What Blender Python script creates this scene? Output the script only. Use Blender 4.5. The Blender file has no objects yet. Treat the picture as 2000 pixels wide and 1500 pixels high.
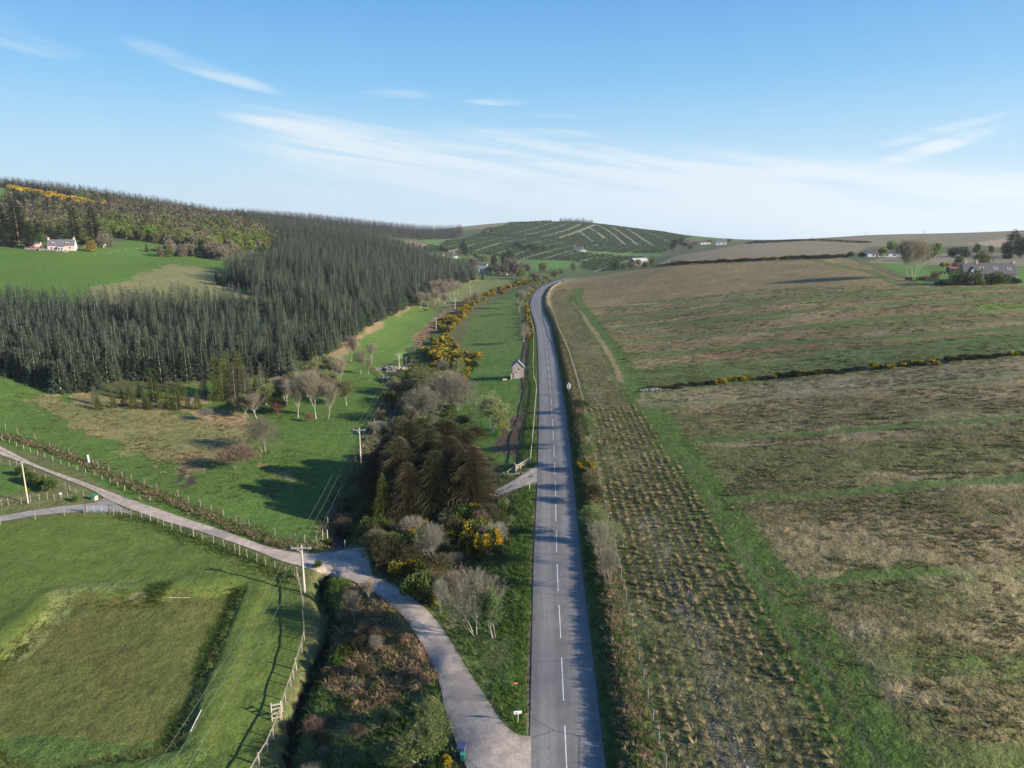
import bpy, math, random
import numpy as np
from mathutils import Vector

# ------------------------------------------------------------------ camera, sky, sun
scene = bpy.context.scene
COL = scene.collection
FPX = 1376.0                      # focal length in pixels of a 2000 px wide frame
PITCH = math.radians(12.7)
CAMZ = 40.0
cam_data = bpy.data.cameras.new('camera')
cam = bpy.data.objects.new('camera', cam_data)
COL.objects.link(cam)
cam.location = (0, 0, CAMZ)
cam.rotation_euler = (math.pi / 2 - PITCH, 0, 0)
cam_data.sensor_width = 36.0
cam_data.lens = 36.0 * FPX / 2000.0
cam_data.clip_start = 0.5
cam_data.clip_end = 30000
scene.camera = cam

SUN_EL = math.radians(21)
SUN_AZ = math.radians(111)        # clockwise from +Y
sd = bpy.data.lights.new('sun', 'SUN')
sd.energy = 5.0
sd.angle = math.radians(0.53)
sd.color = (1.0, 0.89, 0.74)
sun = bpy.data.objects.new('sun', sd)
COL.objects.link(sun)
sdir = Vector((math.sin(SUN_AZ) * math.cos(SUN_EL), math.cos(SUN_AZ) * math.cos(SUN_EL), math.sin(SUN_EL)))
sun.rotation_euler = sdir.to_track_quat('Z', 'Y').to_euler()
sun.location = (60, -40, 90)

scene.view_settings.view_transform = 'Standard'
scene.view_settings.look = 'None'
scene.view_settings.exposure = 1.28
scene.view_settings.gamma = 1.0

world = bpy.data.worlds.new("World")
scene.world = world
world.use_nodes = True


def build_world():
    nt = world.node_tree
    nt.nodes.clear()
    N = nt.nodes.new
    L = nt.links.new
    out = N('ShaderNodeOutputWorld')
    bg = N('ShaderNodeBackground')
    bg.inputs['Strength'].default_value = 0.066
    sky = N('ShaderNodeTexSky')
    sky.sky_type = 'NISHITA'
    sky.sun_disc = False
    sky.sun_elevation = SUN_EL
    sky.sun_rotation = SUN_AZ
    sky.air_density = 1.25
    sky.dust_density = 0.0
    sky.ozone_density = 3.0
    sky.altitude = 300

    def math_(op, a, b=None, c=None):
        n = N('ShaderNodeMath')
        n.operation = op
        for i, v in enumerate((a, b, c)):
            if v is None:
                continue
            if isinstance(v, (int, float)):
                n.inputs[i].default_value = v
            else:
                L(v, n.inputs[i])
        return n.outputs[0]

    def smooth(v, a, b):
        n = N('ShaderNodeMapRange')
        n.interpolation_type = 'SMOOTHSTEP'
        n.inputs['From Min'].default_value = a
        n.inputs['From Max'].default_value = b
        L(v, n.inputs['Value'])
        return n.outputs[0]
    tc = N('ShaderNodeTexCoord')
    sep = N('ShaderNodeSeparateXYZ')
    L(tc.outputs['Generated'], sep.inputs[0])
    X, Y, Z = sep.outputs
    el = math_('ARCSINE', Z)                       # elevation, radians
    az = math_('ARCTAN2', X, Y)
    # cirrus: noise stretched along the wind
    comb = N('ShaderNodeCombineXYZ')
    v1 = math_('ADD', math_('MULTIPLY', az, 2.2), math_('MULTIPLY', el, 5.0))
    v2 = math_('ADD', math_('MULTIPLY', el, 24.0), math_('MULTIPLY', az, 3.3))
    L(v1, comb.inputs[0])
    L(v2, comb.inputs[1])
    n1 = N('ShaderNodeTexNoise')
    n1.inputs['Scale'].default_value = 1.6
    n1.inputs['Detail'].default_value = 8
    n1.inputs['Roughness'].default_value = 0.62
    n1.inputs['Distortion'].default_value = 0.5
    L(comb.outputs[0], n1.inputs['Vector'])
    n2 = N('ShaderNodeTexNoise')
    n2.inputs['Scale'].default_value = 0.55
    n2.inputs['Detail'].default_value = 3
    L(comb.outputs[0], n2.inputs['Vector'])
    noise = n1.outputs['Fac']
    # main band: centre line drops from left to right
    # (pixel 520,240 -> az -.36 el .155 ; pixel 1600,345 -> az .42 el .068)
    line = math_('SUBTRACT', 0.104, math_('MULTIPLY', az, 0.10))
    wob = math_('MULTIPLY', math_('SUBTRACT', n2.outputs['Fac'], 0.5), 0.05)
    dist = math_('ADD', math_('SUBTRACT', el, line), wob)              # + above the line
    band = math_('MULTIPLY', smooth(dist, 0.030, -0.010), smooth(dist, -0.11, -0.02))
    band = math_('MULTIPLY', band, smooth(az, -0.42, -0.22))
    bandn = math_('MULTIPLY', band, math_('ADD', 0.25, math_('MULTIPLY', smooth(noise, 0.40, 0.60), 0.75)))
    low = math_('MULTIPLY', smooth(dist, -0.01, -0.07), smooth(az, -0.7, 0.45))
    low = math_('MULTIPLY', low, math_('ADD', 0.45, math_('MULTIPLY', smooth(n2.outputs['Fac'], .35, .65), 0.45)))

    def wisp(a0, e0, la, le, tilt, k=1.0):
        da = math_('SUBTRACT', az, a0)
        de = math_('SUBTRACT', math_('SUBTRACT', el, e0), math_('MULTIPLY', da, tilt))
        q = math_('ADD', math_('POWER', math_('DIVIDE', da, la), 2.0), math_('POWER', math_('DIVIDE', de, le), 2.0))
        m = smooth(q, 1.0, 0.0)
        return math_('MULTIPLY', math_('MULTIPLY', m, k), math_('ADD', .25, smooth(noise, 0.42, 0.62)))
    w = [wisp(-0.39, 0.186, 0.11, 0.012, -0.25, 1.2), wisp(-0.44, 0.203, 0.04, 0.010, -0.15), wisp(-0.02, 0.159, 0.055, 0.0055, -.02, 1.1),
         wisp(0.52, 0.089, 0.075, 0.012, 0.28, 1.3), wisp(0.52, 0.106, 0.09, 0.008, 0.22, .7), wisp(-0.27, 0.123, 0.12, 0.009, -0.10, 1.2), wisp(0.06, 0.142, 0.05, 0.004, -.05, .7),
         wisp(-0.56, 0.192, 0.06, 0.012, -0.1, .5), wisp(0.04, 0.121, 0.10, 0.007, -0.04, 1.0), wisp(.348, .142, .04, .004, 0, .4), wisp(-.15, .167, .06, .007, 0, .45), wisp(-.6, .22, .06, .02, -.3, .35)]
    tot = w[0]
    for q in w[1:]:
        tot = math_('ADD', tot, q)
    cover = math_('ADD', math_('ADD', math_('MULTIPLY', bandn, 0.95), math_('MULTIPLY', low, 0.55)), math_('MULTIPLY', tot, 0.5))
    # thin veil everywhere low down
    veil = smooth(el, 0.20, -0.02)
    cover = math_('ADD', cover, math_('MULTIPLY', veil, 0.34))
    cover = math_('MINIMUM', cover, 0.93)
    mix = N('ShaderNodeMix')
    mix.data_type = 'RGBA'
    L(cover, mix.inputs['Factor'])
    # clear spring sky: bluer and paler than the raw model
    gam = N('ShaderNodeHueSaturation')
    gam.inputs['Saturation'].default_value = 1.0
    L(sky.outputs[0], gam.inputs['Color'])
    grad = N('ShaderNodeValToRGB')
    cr = grad.color_ramp
    cr.elements[0].position = 0.0; cr.elements[0].color = (.40, .74, 1.0, 1)
    cr.elements[1].position = 1.0; cr.elements[1].color = (.045, .23, .70, 1)
    for ps, cc in ((.25, (.20, .57, .95, 1)), (.55, (.09, .38, .86, 1))):
        e_ = cr.elements.new(ps); e_.color = cc
    L(smooth(el, 0.0, 0.55), grad.inputs[0])
    sc_ = N('ShaderNodeVectorMath'); sc_.operation = 'SCALE'; sc_.inputs['Scale'].default_value = 6.0
    L(grad.outputs[0], sc_.inputs[0])
    m0 = N('ShaderNodeMix'); m0.data_type = 'RGBA'; m0.inputs['Factor'].default_value = .85
    L(gam.outputs[0], m0.inputs['A']); L(sc_.outputs[0], m0.inputs['B'])
    L(m0.outputs['Result'], mix.inputs['A'])
    mix.inputs['B'].default_value = (5.0, 5.7, 6.1, 1)
    L(mix.outputs['Result'], bg.inputs['Color'])
    L(bg.outputs[0], out.inputs['Surface'])


build_world()

# ------------------------------------------------------------------ numbers
rng = np.random.default_rng(7)
CP, SP = math.cos(PITCH), math.sin(PITCH)


def px_point(px, py, d):
    """world point seen at a photo position, d metres ahead of the camera"""
    u = (np.asarray(px, float) - 1000) / FPX
    v = (np.asarray(py, float) - 750) / FPX
    d = np.asarray(d, float)
    return d * u, d * (CP - v * SP), CAMZ - d * (SP + v * CP)


def to_px(x, y, z):
    dz = z - CAMZ
    d = y * CP - dz * SP
    up = y * SP + dz * CP
    d = np.maximum(d, 1e-3)
    return 1000 + FPX * x / d, 750 - FPX * up / d, d


def hash2(ix, iy, seed):
    with np.errstate(over='ignore'):
        n = ix.astype(np.int64) * 374761393 + iy.astype(np.int64) * 668265263 + seed * 974634777
        n = (n ^ (n >> 13)) * 1274126177
        n = n ^ (n >> 16)
    return (n & 0xFFFFFF).astype(np.float64) / 0xFFFFFF


def vnoise(x, y, s, seed=0):
    x = np.asarray(x, float) / s + 1000.5
    y = np.asarray(y, float) / s + 1000.5
    ix, iy = np.floor(x), np.floor(y)
    fx, fy = x - ix, y - iy
    fx = fx * fx * (3 - 2 * fx)
    fy = fy * fy * (3 - 2 * fy)
    a, b = hash2(ix, iy, seed), hash2(ix + 1, iy, seed)
    c, d = hash2(ix, iy + 1, seed), hash2(ix + 1, iy + 1, seed)
    return a + (b - a) * fx + (c - a) * fy + (a - b - c + d) * fx * fy


def fbm(x, y, s, oct=4, seed=0):
    t, amp, tot = 0, 1.0, 0
    for i in range(oct):
        t = t + amp * vnoise(x, y, s / 2 ** i, seed + i * 17)
        tot += amp
        amp *= 0.55
    return t / tot


def sstep(v, a, b):
    t = np.clip((v - a) / (b - a), 0, 1)
    return t * t * (3 - 2 * t)


# ------------------------------------------------------------------ terrain heights
# (photo x, photo y, height)  for near ground;  (photo x, photo y, None, distance) for far ground
CTRL = [
 # main road
 (1107,1500,0),(1098,1290,0),(1091,1170,0),(1086,1000,0),(1083,900,0),(1079,820,0),(1075,760,0),(1070,700,.3),
 (1062,640,.6),(1048,600,1),(1048,580,1.8),(1067,559,3),(1099,547,4.5),
 # left edge of road / bank
 (1035,1490,0),(1035,1200,0),(1040,1000,0),(1040,850,-.3),(1035,740,-.5),(1030,640,-.2),(1028,590,.2),
 # lane
 (950,1450,-.1),(860,1300,-.8),(800,1200,-1.8),(720,1120,-3),(650,1095,-3.2),(560,1085,-3.2),(400,1032,-2.8),(250,985,-2.4),(100,920,-1.6),(0,882,-1),
 # paddock
 (300,1150,-3),(0,1150,-2.6),(0,1480,-3),(300,1480,-3.8),(500,1350,-4),(560,1200,-3.8),(-200,1300,-2.5),(200,1060,-2.8),
 (620,1300,-4),(600,1480,-4.2),(720,1300,-3),(720,1480,-3.2),(820,1450,-2),(820,1320,-2),
 # wedge between lane and road
 (900,1120,-2.4),(980,1100,-.8),(960,1300,-.9),(900,1200,-2.0),(800,1080,-3.2),(950,1000,-1.8),(1000,930,-.6),
 # stream belt and paddock by the hut
 (700,1000,-4.4),(760,900,-4.5),(850,900,-3.6),(960,860,-2),(1010,800,-1),(900,760,-3),(800,760,-4.4),(1000,690,-1.5),(930,680,-3),
 (930,640,-3),(850,640,-4),(980,600,-1.5),(960,575,-1.5),(900,600,-2.5),
 # meadow
 (300,900,-3.2),(550,1000,-4),(450,860,-3.5),(600,860,-4),(650,770,-4),(750,700,-4),(150,850,-2),(830,600,-3),(980,560,-1),(0,780,.5),
 (800,620,-3.4),(0,830,-.6),(-200,800,2),
 # front of plantation
 (150,770,-.6),(0,722,3),(300,790,-2.2),(560,735,-3),(700,650,-2.2),(800,600,-2),(930,545,0),
 # under near plantation, up to the back edge
 (200,680,2.5),(400,680,.5),(50,597,None,270),(250,604,None,272),(420,602,None,278),(560,594,None,292),(-200,600,None,250),(600,640,1),
 (100,650,5.5),
 # upper left field
 (120,487,None,378),(60,520,None,335),(250,520,None,350),(450,555,None,325),(430,525,None,365),(300,498,None,400),(0,484,None,380),(-200,470,None,400),
 (200,560,None,303),(350,570,None,305),
 # wooded hill
 (100,450,None,480),(300,465,None,470),(450,480,None,460),(20,380,None,700),(0,425,None,560),(0,363,None,900),(-200,330,None,950),(130,375,None,910),(250,392,None,950),
 (350,407,None,980),(450,425,None,1000),(300,430,None,650),(400,440,None,620),(200,415,None,640),
 # far plantation block
 (600,433,None,1050),(700,442,None,1150),(800,452,None,1250),(880,465,None,1250),(600,500,None,470),(600,455,None,720),(750,482,None,660),
 (700,550,None,400),(850,508,None,620),(650,592,None,325),(560,560,None,345),(520,520,None,390),(750,520,None,500),(850,545,None,500),
 (800,470,None,850),
 # valley middle distance
 (1000,540,None,560),(950,530,None,640),(880,505,None,800),(1100,525,None,720),(1050,515,None,760),(1250,512,None,760),(1200,528,None,620),
 (900,490,None,900),(1050,490,None,930),(1180,492,None,950),(830,480,None,1000),(1280,500,None,850),
 # plantation hill
 (870,468,None,1150),(950,456,None,1250),(950,475,None,1080),(1050,466,None,1180),(1150,472,None,1150),(1250,480,None,1100),
 (1020,438,None,1480),(1080,434,None,1520),(1160,437,None,1500),(1230,446,None,1480),(1300,454,None,1450),(1400,466,None,1380),(1340,472,None,1150),
 (950,448,None,1600),
 (870,447,None,2300),(950,438,None,2400),(1030,434,None,2500),(800,460,None,2400),(1250,475,None,2400),(1450,490,None,2400),
 # right field
 (1250,1200,.9),(1300,1450,.8),(1500,1500,1.6),(2000,1480,3.5),(1500,1000,3),(1200,900,.9),(2000,1000,5.5),(1750,800,7),(2000,700,12),(1500,700,5.5),
 (1200,700,1.4),(1500,600,11),(2000,600,15.5),(1130,570,3.4),(1300,600,6),(1300,552,10),(1500,532,16),(1150,625,2),(1120,640,1),
 (1150,545,None,475),(1300,522,None,440),(1450,513,None,420),(1600,506,None,400),(1700,512,None,370),(1800,552,None,285),(1930,550,None,282),(2000,552,None,275),(2200,560,None,260),
 # beyond the crest
 (1730,503,None,440),(1850,498,None,480),(1960,508,None,400),(2100,500,None,420),
 (1350,517,None,500),(1500,508,None,480),(1400,492,None,700),(1550,486,None,700),(1300,502,None,740),(1450,476,None,900),(1600,472,None,950),(1700,478,None,800),
 (1850,478,None,800),(2000,474,None,700),(2200,470,None,700),
 (1600,465.5,None,1300),(1700,459,None,1250),(1850,456,None,1250),(2000,450,None,1300),(2200,440,None,1300),
 (1600,480,None,2500),(2000,472,None,2500),(2200,470,None,2500),(-200,440,None,2600),(400,450,None,2600),
]
P_u, P_w, P_z = [], [], []
for c in CTRL:
    k = SP + (c[1] - 750) / FPX * CP
    d = c[3] if c[2] is None else (CAMZ - c[2]) / k
    x, y, z = px_point(c[0], c[1], d)
    P_u.append(math.atan2(x, y) * 2.2)
    P_w.append(math.log(math.hypot(x, y)) * 1.6)
    P_z.append(z)
for a in (-1.25, -0.9, 0.9, 1.25):
    for r in (25, 60, 6000):
        P_u.append(a * 2.2); P_w.append(math.log(r) * 1.6); P_z.append(0 if r < 100 else -190)
for a in (-.6, -.3, 0, .3, .6):
    P_u.append(a * 2.2); P_w.append(math.log(6500) * 1.6); P_z.append(-190)
P_u, P_w, P_z = map(np.array, (P_u, P_w, P_z))


def _tps(r2):
    return 0.5 * r2 * np.log(r2 + 1e-12)


_n = len(P_z)
_A = np.zeros((_n + 3, _n + 3))
_A[:_n, :_n] = _tps((P_u[:, None] - P_u) ** 2 + (P_w[:, None] - P_w) ** 2)
_A[:_n, :_n] += np.eye(_n) * 0.0012
_A[:_n, _n] = 1; _A[:_n, _n + 1] = P_u; _A[:_n, _n + 2] = P_w
_A[_n:, :_n] = _A[:_n, _n:].T
_sol = np.linalg.solve(_A, np.concatenate([P_z, [0, 0, 0]]))


def h0(x, y):
    x = np.asarray(x, float); y = np.asarray(y, float)
    shp = np.broadcast(x, y).shape
    x, y = (np.broadcast_to(q, shp).ravel() for q in (x, y))
    u = np.clip(np.arctan2(x, y), -1.3, 1.3) * 2.2
    w = np.log(np.clip(np.hypot(x, y), 30, 6500)) * 1.6
    out = np.empty(len(u))
    for i in range(0, len(u), 60000):
        s = slice(i, i + 60000)
        r2 = (u[s, None] - P_u) ** 2 + (w[s, None] - P_w) ** 2
        out[s] = _tps(r2) @ _sol[:_n] + _sol[_n] + _sol[_n + 1] * u[s] + _sol[_n + 2] * w[s]
    return out.reshape(shp)


_STEPS = np.exp(np.linspace(math.log(40), math.log(3200), 260))


def cast(px, py, hf):
    """where the view line through a photo position meets the ground"""
    px = np.atleast_1d(np.asarray(px, float)); py = np.atleast_1d(np.asarray(py, float))
    D = np.broadcast_to(_STEPS, (len(px), len(_STEPS)))
    x, y, z = px_point(px[:, None], py[:, None], D)
    below = z < hf(x, y)
    hit = below.any(1)
    i = np.where(hit, below.argmax(1), len(_STEPS) - 1)
    lo = _STEPS[np.maximum(i - 1, 0)]; hi = _STEPS[i]
    for _ in range(22):
        m = (lo + hi) / 2
        x, y, z = px_point(px, py, m)
        b = z < hf(x, y)
        hi = np.where(b, m, hi); lo = np.where(b, lo, m)
    x, y, z = px_point(px, py, hi)
    return np.stack([x, y, z], 1), hi


def densify(pts, n):
    pts = np.asarray(pts, float)
    s = np.concatenate([[0], np.cumsum(np.linalg.norm(np.diff(pts, axis=0), axis=1))])
    t = np.linspace(0, s[-1], n)
    return np.stack([np.interp(t, s, pts[:, k]) for k in range(pts.shape[1])], 1)


def smooth_line(pts, n):
    """Catmull-Rom through pts, n samples"""
    P = np.asarray(pts, float)
    P = np.vstack([2 * P[0] - P[1], P, 2 * P[-1] - P[-2]])
    out = []
    for i in range(1, len(P) - 2):
        for t in np.linspace(0, 1, 12, endpoint=False):
            a, b, c, d = P[i - 1], P[i], P[i + 1], P[i + 2]
            out.append(0.5 * (2 * b + (c - a) * t + (2 * a - 5 * b + 4 * c - d) * t * t + (3 * b - a - 3 * c + d) * t ** 3))
    out.append(P[-2])
    return densify(out, n)


def line_w(pts, n=60, hf=None):
    """photo polyline -> ground polyline (plan)"""
    q = smooth_line(pts, n)
    p, _ = cast(q[:, 0], q[:, 1], hf or h0)
    return p[:, :2]


def dist_line(x, y, L, want_side=False, maxseg=1e9):
    best = np.full(x.shape, 1e9); side = np.zeros(x.shape)
    for a, b in zip(L[:-1], L[1:]):
        dx, dy = b - a
        if dx * dx + dy * dy > maxseg * maxseg: continue
        l2 = dx * dx + dy * dy + 1e-9
        t = np.clip(((x - a[0]) * dx + (y - a[1]) * dy) / l2, 0, 1)
        d = np.hypot(x - a[0] - t * dx, y - a[1] - t * dy)
        m = d < best
        best = np.where(m, d, best)
        if want_side:
            side = np.where(m, np.sign((x - a[0]) * dy - (y - a[1]) * dx), side)
    return (best, side) if want_side else best


def in_poly(x, y, P):
    c = np.zeros(np.shape(x), bool)
    j = len(P) - 1
    for i in range(len(P)):
        (xi, yi), (xj, yj) = P[i], P[j]
        if yi != yj:
            c ^= ((yi > y) != (yj > y)) & (x < (xj - xi) * (y - yi) / (yj - yi) + xi)
        j = i
    return c


ROAD_PX = [(1111,1570),(1106,1470),(1098,1290),(1091,1170),(1087,1050),(1085.5,970),(1083.5,910),(1079,820),(1075,760),(1069.5,700),(1061,640),(1050,610),(1046.5,592),(1048.5,580),(1056,568),(1067,559),(1085,551.5),(1099,547),(1112,544.5)]
ROAD = line_w(ROAD_PX, 160)
# tail of the road runs on over the crest
_t = ROAD[-1] - ROAD[-4]; _t /= np.linalg.norm(_t)
ROAD = np.vstack([ROAD, [ROAD[-1] + _t * s for s in (3, 6, 9, 12)]])
ROAD = densify(smooth_line(densify(ROAD, 26), 200), 260)
STREAM = line_w([(792,690),(790,730),(772,790),(762,830),(745,870),(722,920),(700,975),(683,1010),(670,1040),(662,1058)], 40)
DITCH = line_w([(640,1118),(628,1160),(648,1205),(640,1260),(612,1325),(592,1370),(575,1430),(566,1520)], 40)
ARENA = cast(*zip(*[(120,1172),(262,1168),(300,1168),(462,1150),(330,1452),(60,1500),(-130,1400)]), h0)[0][:, :2]
RBANK = [(1300,1570),(1262,1490),(1240,1400),(1222,1300),(1205,1200),(1190,1110),(1172,1020),(1160,950),(1148,880),(1136,820),(1123,760),(1110,710),(1095,660),(1078,620),(1066,600)]


def offset_line(L, off):
    t = np.gradient(L, axis=0)
    t /= np.linalg.norm(t, axis=1)[:, None]
    nrm = np.stack([t[:, 1], -t[:, 0]], 1)            # right hand side
    return L + nrm * np.asarray(off).reshape(-1, 1)


RB = offset_line(ROAD, np.full(len(ROAD), 2.85 + 2.4))
# arena: signed depth inside
_ac = ARENA.mean(0)


def hgt(x, y):
    x = np.asarray(x, float); y = np.asarray(y, float)
    z = h0(x, y)
    zf = z.ravel().copy(); xf = np.broadcast_to(x, z.shape).ravel(); yf = np.broadcast_to(y, z.shape).ravel()
    r = np.hypot(xf, yf)
    # bank on the right of the road
    m = (r < 520) & (xf > -5) & (xf < 90)
    if m.any():
        d = dist_line(xf[m], yf[m], RB[::3])
        zf[m] += 0.75 * np.exp(-(d / 1.25) ** 2)
    m = (r < 260) & (xf < 5) & (xf > -60)
    if m.any():
        d = dist_line(xf[m], yf[m], STREAM)
        zf[m] -= 1.3 * np.exp(-(d / 1.6) ** 2)
        d = dist_line(xf[m], yf[m], DITCH)
        zf[m] -= 1.6 * np.exp(-(d / 0.95) ** 2)
    m = (r < 150) & (xf < -10)
    if m.any():
        q = dist_line(xf[m], yf[m], np.vstack([ARENA, ARENA[:1]]))
        ins = in_poly(xf[m], yf[m], ARENA)
        s = np.where(ins, -q, q)
        zf[m] += -0.8 * sstep(s, 1.5, -0.5) + 0.18 * np.exp(-((s - 2.6) / 1.2) ** 2)
    return zf.reshape(z.shape)


def G(px, py):
    """ground point under a photo position"""
    p, d = cast([px], [py], hgt)
    return Vector(p[0]), float(d[0])


# ------------------------------------------------------------------ mesh helpers
def mesh_np(name, V, F, C=None, smooth=False, extra=None, M=None):
    """triangles or quads -> mesh (F: (m,3) or (m,4))"""
    V = np.asarray(V, np.float32); F = np.asarray(F, np.int32)
    me = bpy.data.meshes.new(name)
    k = F.shape[1]
    me.vertices.add(len(V)); me.vertices.foreach_set('co', V.ravel())
    me.loops.add(F.size); me.loops.foreach_set('vertex_index', F.ravel())
    me.polygons.add(len(F))
    me.polygons.foreach_set('loop_start', np.arange(0, F.size, k, dtype=np.int32))
    me.polygons.foreach_set('loop_total', np.full(len(F), k, np.int32))
    if smooth:
        me.polygons.foreach_set('use_smooth', np.ones(len(F), bool))
    else:
        me.polygons.foreach_set('use_smooth', np.zeros(len(F), bool))
    if M is not None:
        me.polygons.foreach_set('material_index', np.asarray(M, np.int32))
    me.update(calc_edges=True)
    if C is not None:
        a = me.color_attributes.new('Col', 'FLOAT_COLOR', 'POINT')
        a.data.foreach_set('color', np.hstack([np.asarray(C, np.float32), np.ones((len(V), 1), np.float32)]).ravel())
    for nm, arr in (extra or {}).items():
        arr = np.asarray(arr, np.float32)
        if arr.ndim == 1:
            a = me.attributes.new(nm, 'FLOAT', 'POINT'); a.data.foreach_set('value', arr)
        else:
            a = me.color_attributes.new(nm, 'FLOAT_COLOR', 'POINT')
            a.data.foreach_set('color', np.hstack([arr, np.ones((len(V), 1), np.float32)]).ravel())
    return me


def obj(name, me, mat=None, parent=None, loc=None, rz=0):
    o = bpy.data.objects.new(name, me)
    COL.objects.link(o)
    if mat is not None and me is not None and not me.materials:
        for m in (mat if isinstance(mat, (list, tuple)) else [mat]):
            me.materials.append(m)
    if parent is not None:
        o.parent = parent
    if loc is not None:
        o.location = loc
    if rz:
        o.rotation_euler = (0, 0, rz)
    return o


def tag(o, label=None, cat=None, group=None, kind=None):
    if label: o['label'] = label
    if cat: o['category'] = cat
    if group: o['group'] = group
    if kind: o['kind'] = kind
    return o


def thing(name, label, cat, loc, rz=0, group=None):
    o = obj(name, None, None, None, loc, rz)
    return tag(o, label, cat, group)


def copy_tree(src, loc, rz=0, scale=None, label=None, group=None):
    c = src.copy(); COL.objects.link(c)
    c.location = loc; c.rotation_euler = (0, 0, rz)
    if scale is not None:
        c.scale = scale if hasattr(scale, '__len__') else (scale,) * 3
    if label: c['label'] = label
    if group: c['group'] = group
    for ch in [k for k in src.children]:
        d = ch.copy(); COL.objects.link(d); d.parent = c
        for g in [k for k in ch.children]:
            e = g.copy(); COL.objects.link(e); e.parent = d
    return c


class MB:
    """collects simple solids (quads/tris) into one mesh"""
    def __init__(s):
        s.v = []; s.f = []

    def add(s, V, F):
        b = len(s.v)
        s.v += [tuple(p) for p in V]
        s.f += [tuple(i + b for i in q) for q in F]

    def box(s, c, size, rz=0, tilt=None):
        hx, hy, hz = (q / 2 for q in size)
        ca, sa = math.cos(rz), math.sin(rz)
        V = []
        for dz in (-hz, hz):
            for dx, dy in ((-hx, -hy), (hx, -hy), (hx, hy), (-hx, hy)):
                V.append((c[0] + dx * ca - dy * sa, c[1] + dx * sa + dy * ca, c[2] + dz))
        s.add(V, [(3, 2, 1, 0), (4, 5, 6, 7), (0, 1, 5, 4), (1, 2, 6, 5), (2, 3, 7, 6), (3, 0, 4, 7)])

    def tube(s, p0, p1, r0, r1=None, n=6, cap=True):
        r1 = r0 if r1 is None else r1
        p0, p1 = Vector(p0), Vector(p1)
        d = (p1 - p0)
        if d.length < 1e-6: return
        d.normalize()
        a = d.orthogonal().normalized(); b = d.cross(a)
        V = [p0 + (a * math.cos(t) + b * math.sin(t)) * r0 for t in [2 * math.pi * i / n for i in range(n)]]
        V += [p1 + (a * math.cos(t) + b * math.sin(t)) * r1 for t in [2 * math.pi * i / n for i in range(n)]]
        F = [(i, (i + 1) % n, (i + 1) % n + n, i + n) for i in range(n)]
        if cap:
            F += [tuple(range(n - 1, -1, -1)), tuple(range(n, 2 * n))]
        s.add(V, F)

    def prism(s, pts, ext):
        """planar polygon pts extruded by vector ext"""
        n = len(pts)
        V = [Vector(p) for p in pts] + [Vector(p) + Vector(ext) for p in pts]
        s.add(V, [tuple(range(n - 1, -1, -1)), tuple(range(n, 2 * n))] + [(i, (i + 1) % n, (i + 1) % n + n, i + n) for i in range(n)])

    def build(s, name, mat, parent=None, bevel=0):
        me = bpy.data.meshes.new(name)
        me.from_pydata([tuple(p) for p in s.v], [], s.f)
        me.validate()
        import bmesh
        bm = bmesh.new(); bm.from_mesh(me)
        bmesh.ops.recalc_face_normals(bm, faces=bm.faces)
        if bevel:
            bmesh.ops.bevel(bm, geom=bm.edges[:], offset=bevel, segments=1, affect='EDGES')
        bm.to_mesh(me); bm.free()
        return obj(name, me, mat, parent)


# ------------------------------------------------------------------ materials
def principled(name, col, rough=0.85, noise=0.0, nscale=3.0, metal=0.0, spec=0.3, bump=0.0, bscale=None, col2=None, stretch=None):
    m = bpy.data.materials.new(name)
    m.use_nodes = True
    nt = m.node_tree; b = nt.nodes['Principled BSDF']
    b.inputs['Roughness'].default_value = rough
    b.inputs['Metallic'].default_value = metal
    b.inputs['Specular IOR Level'].default_value = spec
    tc = nt.nodes.new('ShaderNodeTexCoord')
    vec = tc.outputs['Object']
    if stretch:
        mp = nt.nodes.new('ShaderNodeMapping'); mp.inputs['Scale'].default_value = stretch
        nt.links.new(vec, mp.inputs['Vector']); vec = mp.outputs[0]
    if noise or col2:
        n = nt.nodes.new('ShaderNodeTexNoise'); n.inputs['Scale'].default_value = nscale; n.inputs['Detail'].default_value = 6
        nt.links.new(vec, n.inputs['Vector'])
        mr = nt.nodes.new('ShaderNodeMapRange'); mr.inputs['From Min'].default_value = 0.3; mr.inputs['From Max'].default_value = 0.7
        nt.links.new(n.outputs['Fac'], mr.inputs['Value'])
        mx = nt.nodes.new('ShaderNodeMix'); mx.data_type = 'RGBA'
        c2 = col2 or tuple(max(0, c * (1 - noise)) for c in col)
        c1 = tuple(min(1, c * (1 + noise)) for c in col) if not col2 else col
        mx.inputs['A'].default_value = (*c1, 1); mx.inputs['B'].default_value = (*c2, 1)
        nt.links.new(mr.outputs[0], mx.inputs['Factor'])
        nt.links.new(mx.outputs['Result'], b.inputs['Base Color'])
    else:
        b.inputs['Base Color'].default_value = (*col, 1)
    if bump:
        n2 = nt.nodes.new('ShaderNodeTexNoise'); n2.inputs['Scale'].default_value = bscale or nscale * 4; n2.inputs['Detail'].default_value = 5
        nt.links.new(vec, n2.inputs['Vector'])
        bp = nt.nodes.new('ShaderNodeBump'); bp.inputs['Strength'].default_value = bump; bp.inputs['Distance'].default_value = 0.05
        nt.links.new(n2.outputs['Fac'], bp.inputs['Height']); nt.links.new(bp.outputs[0], b.inputs['Normal'])
    return m


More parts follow.
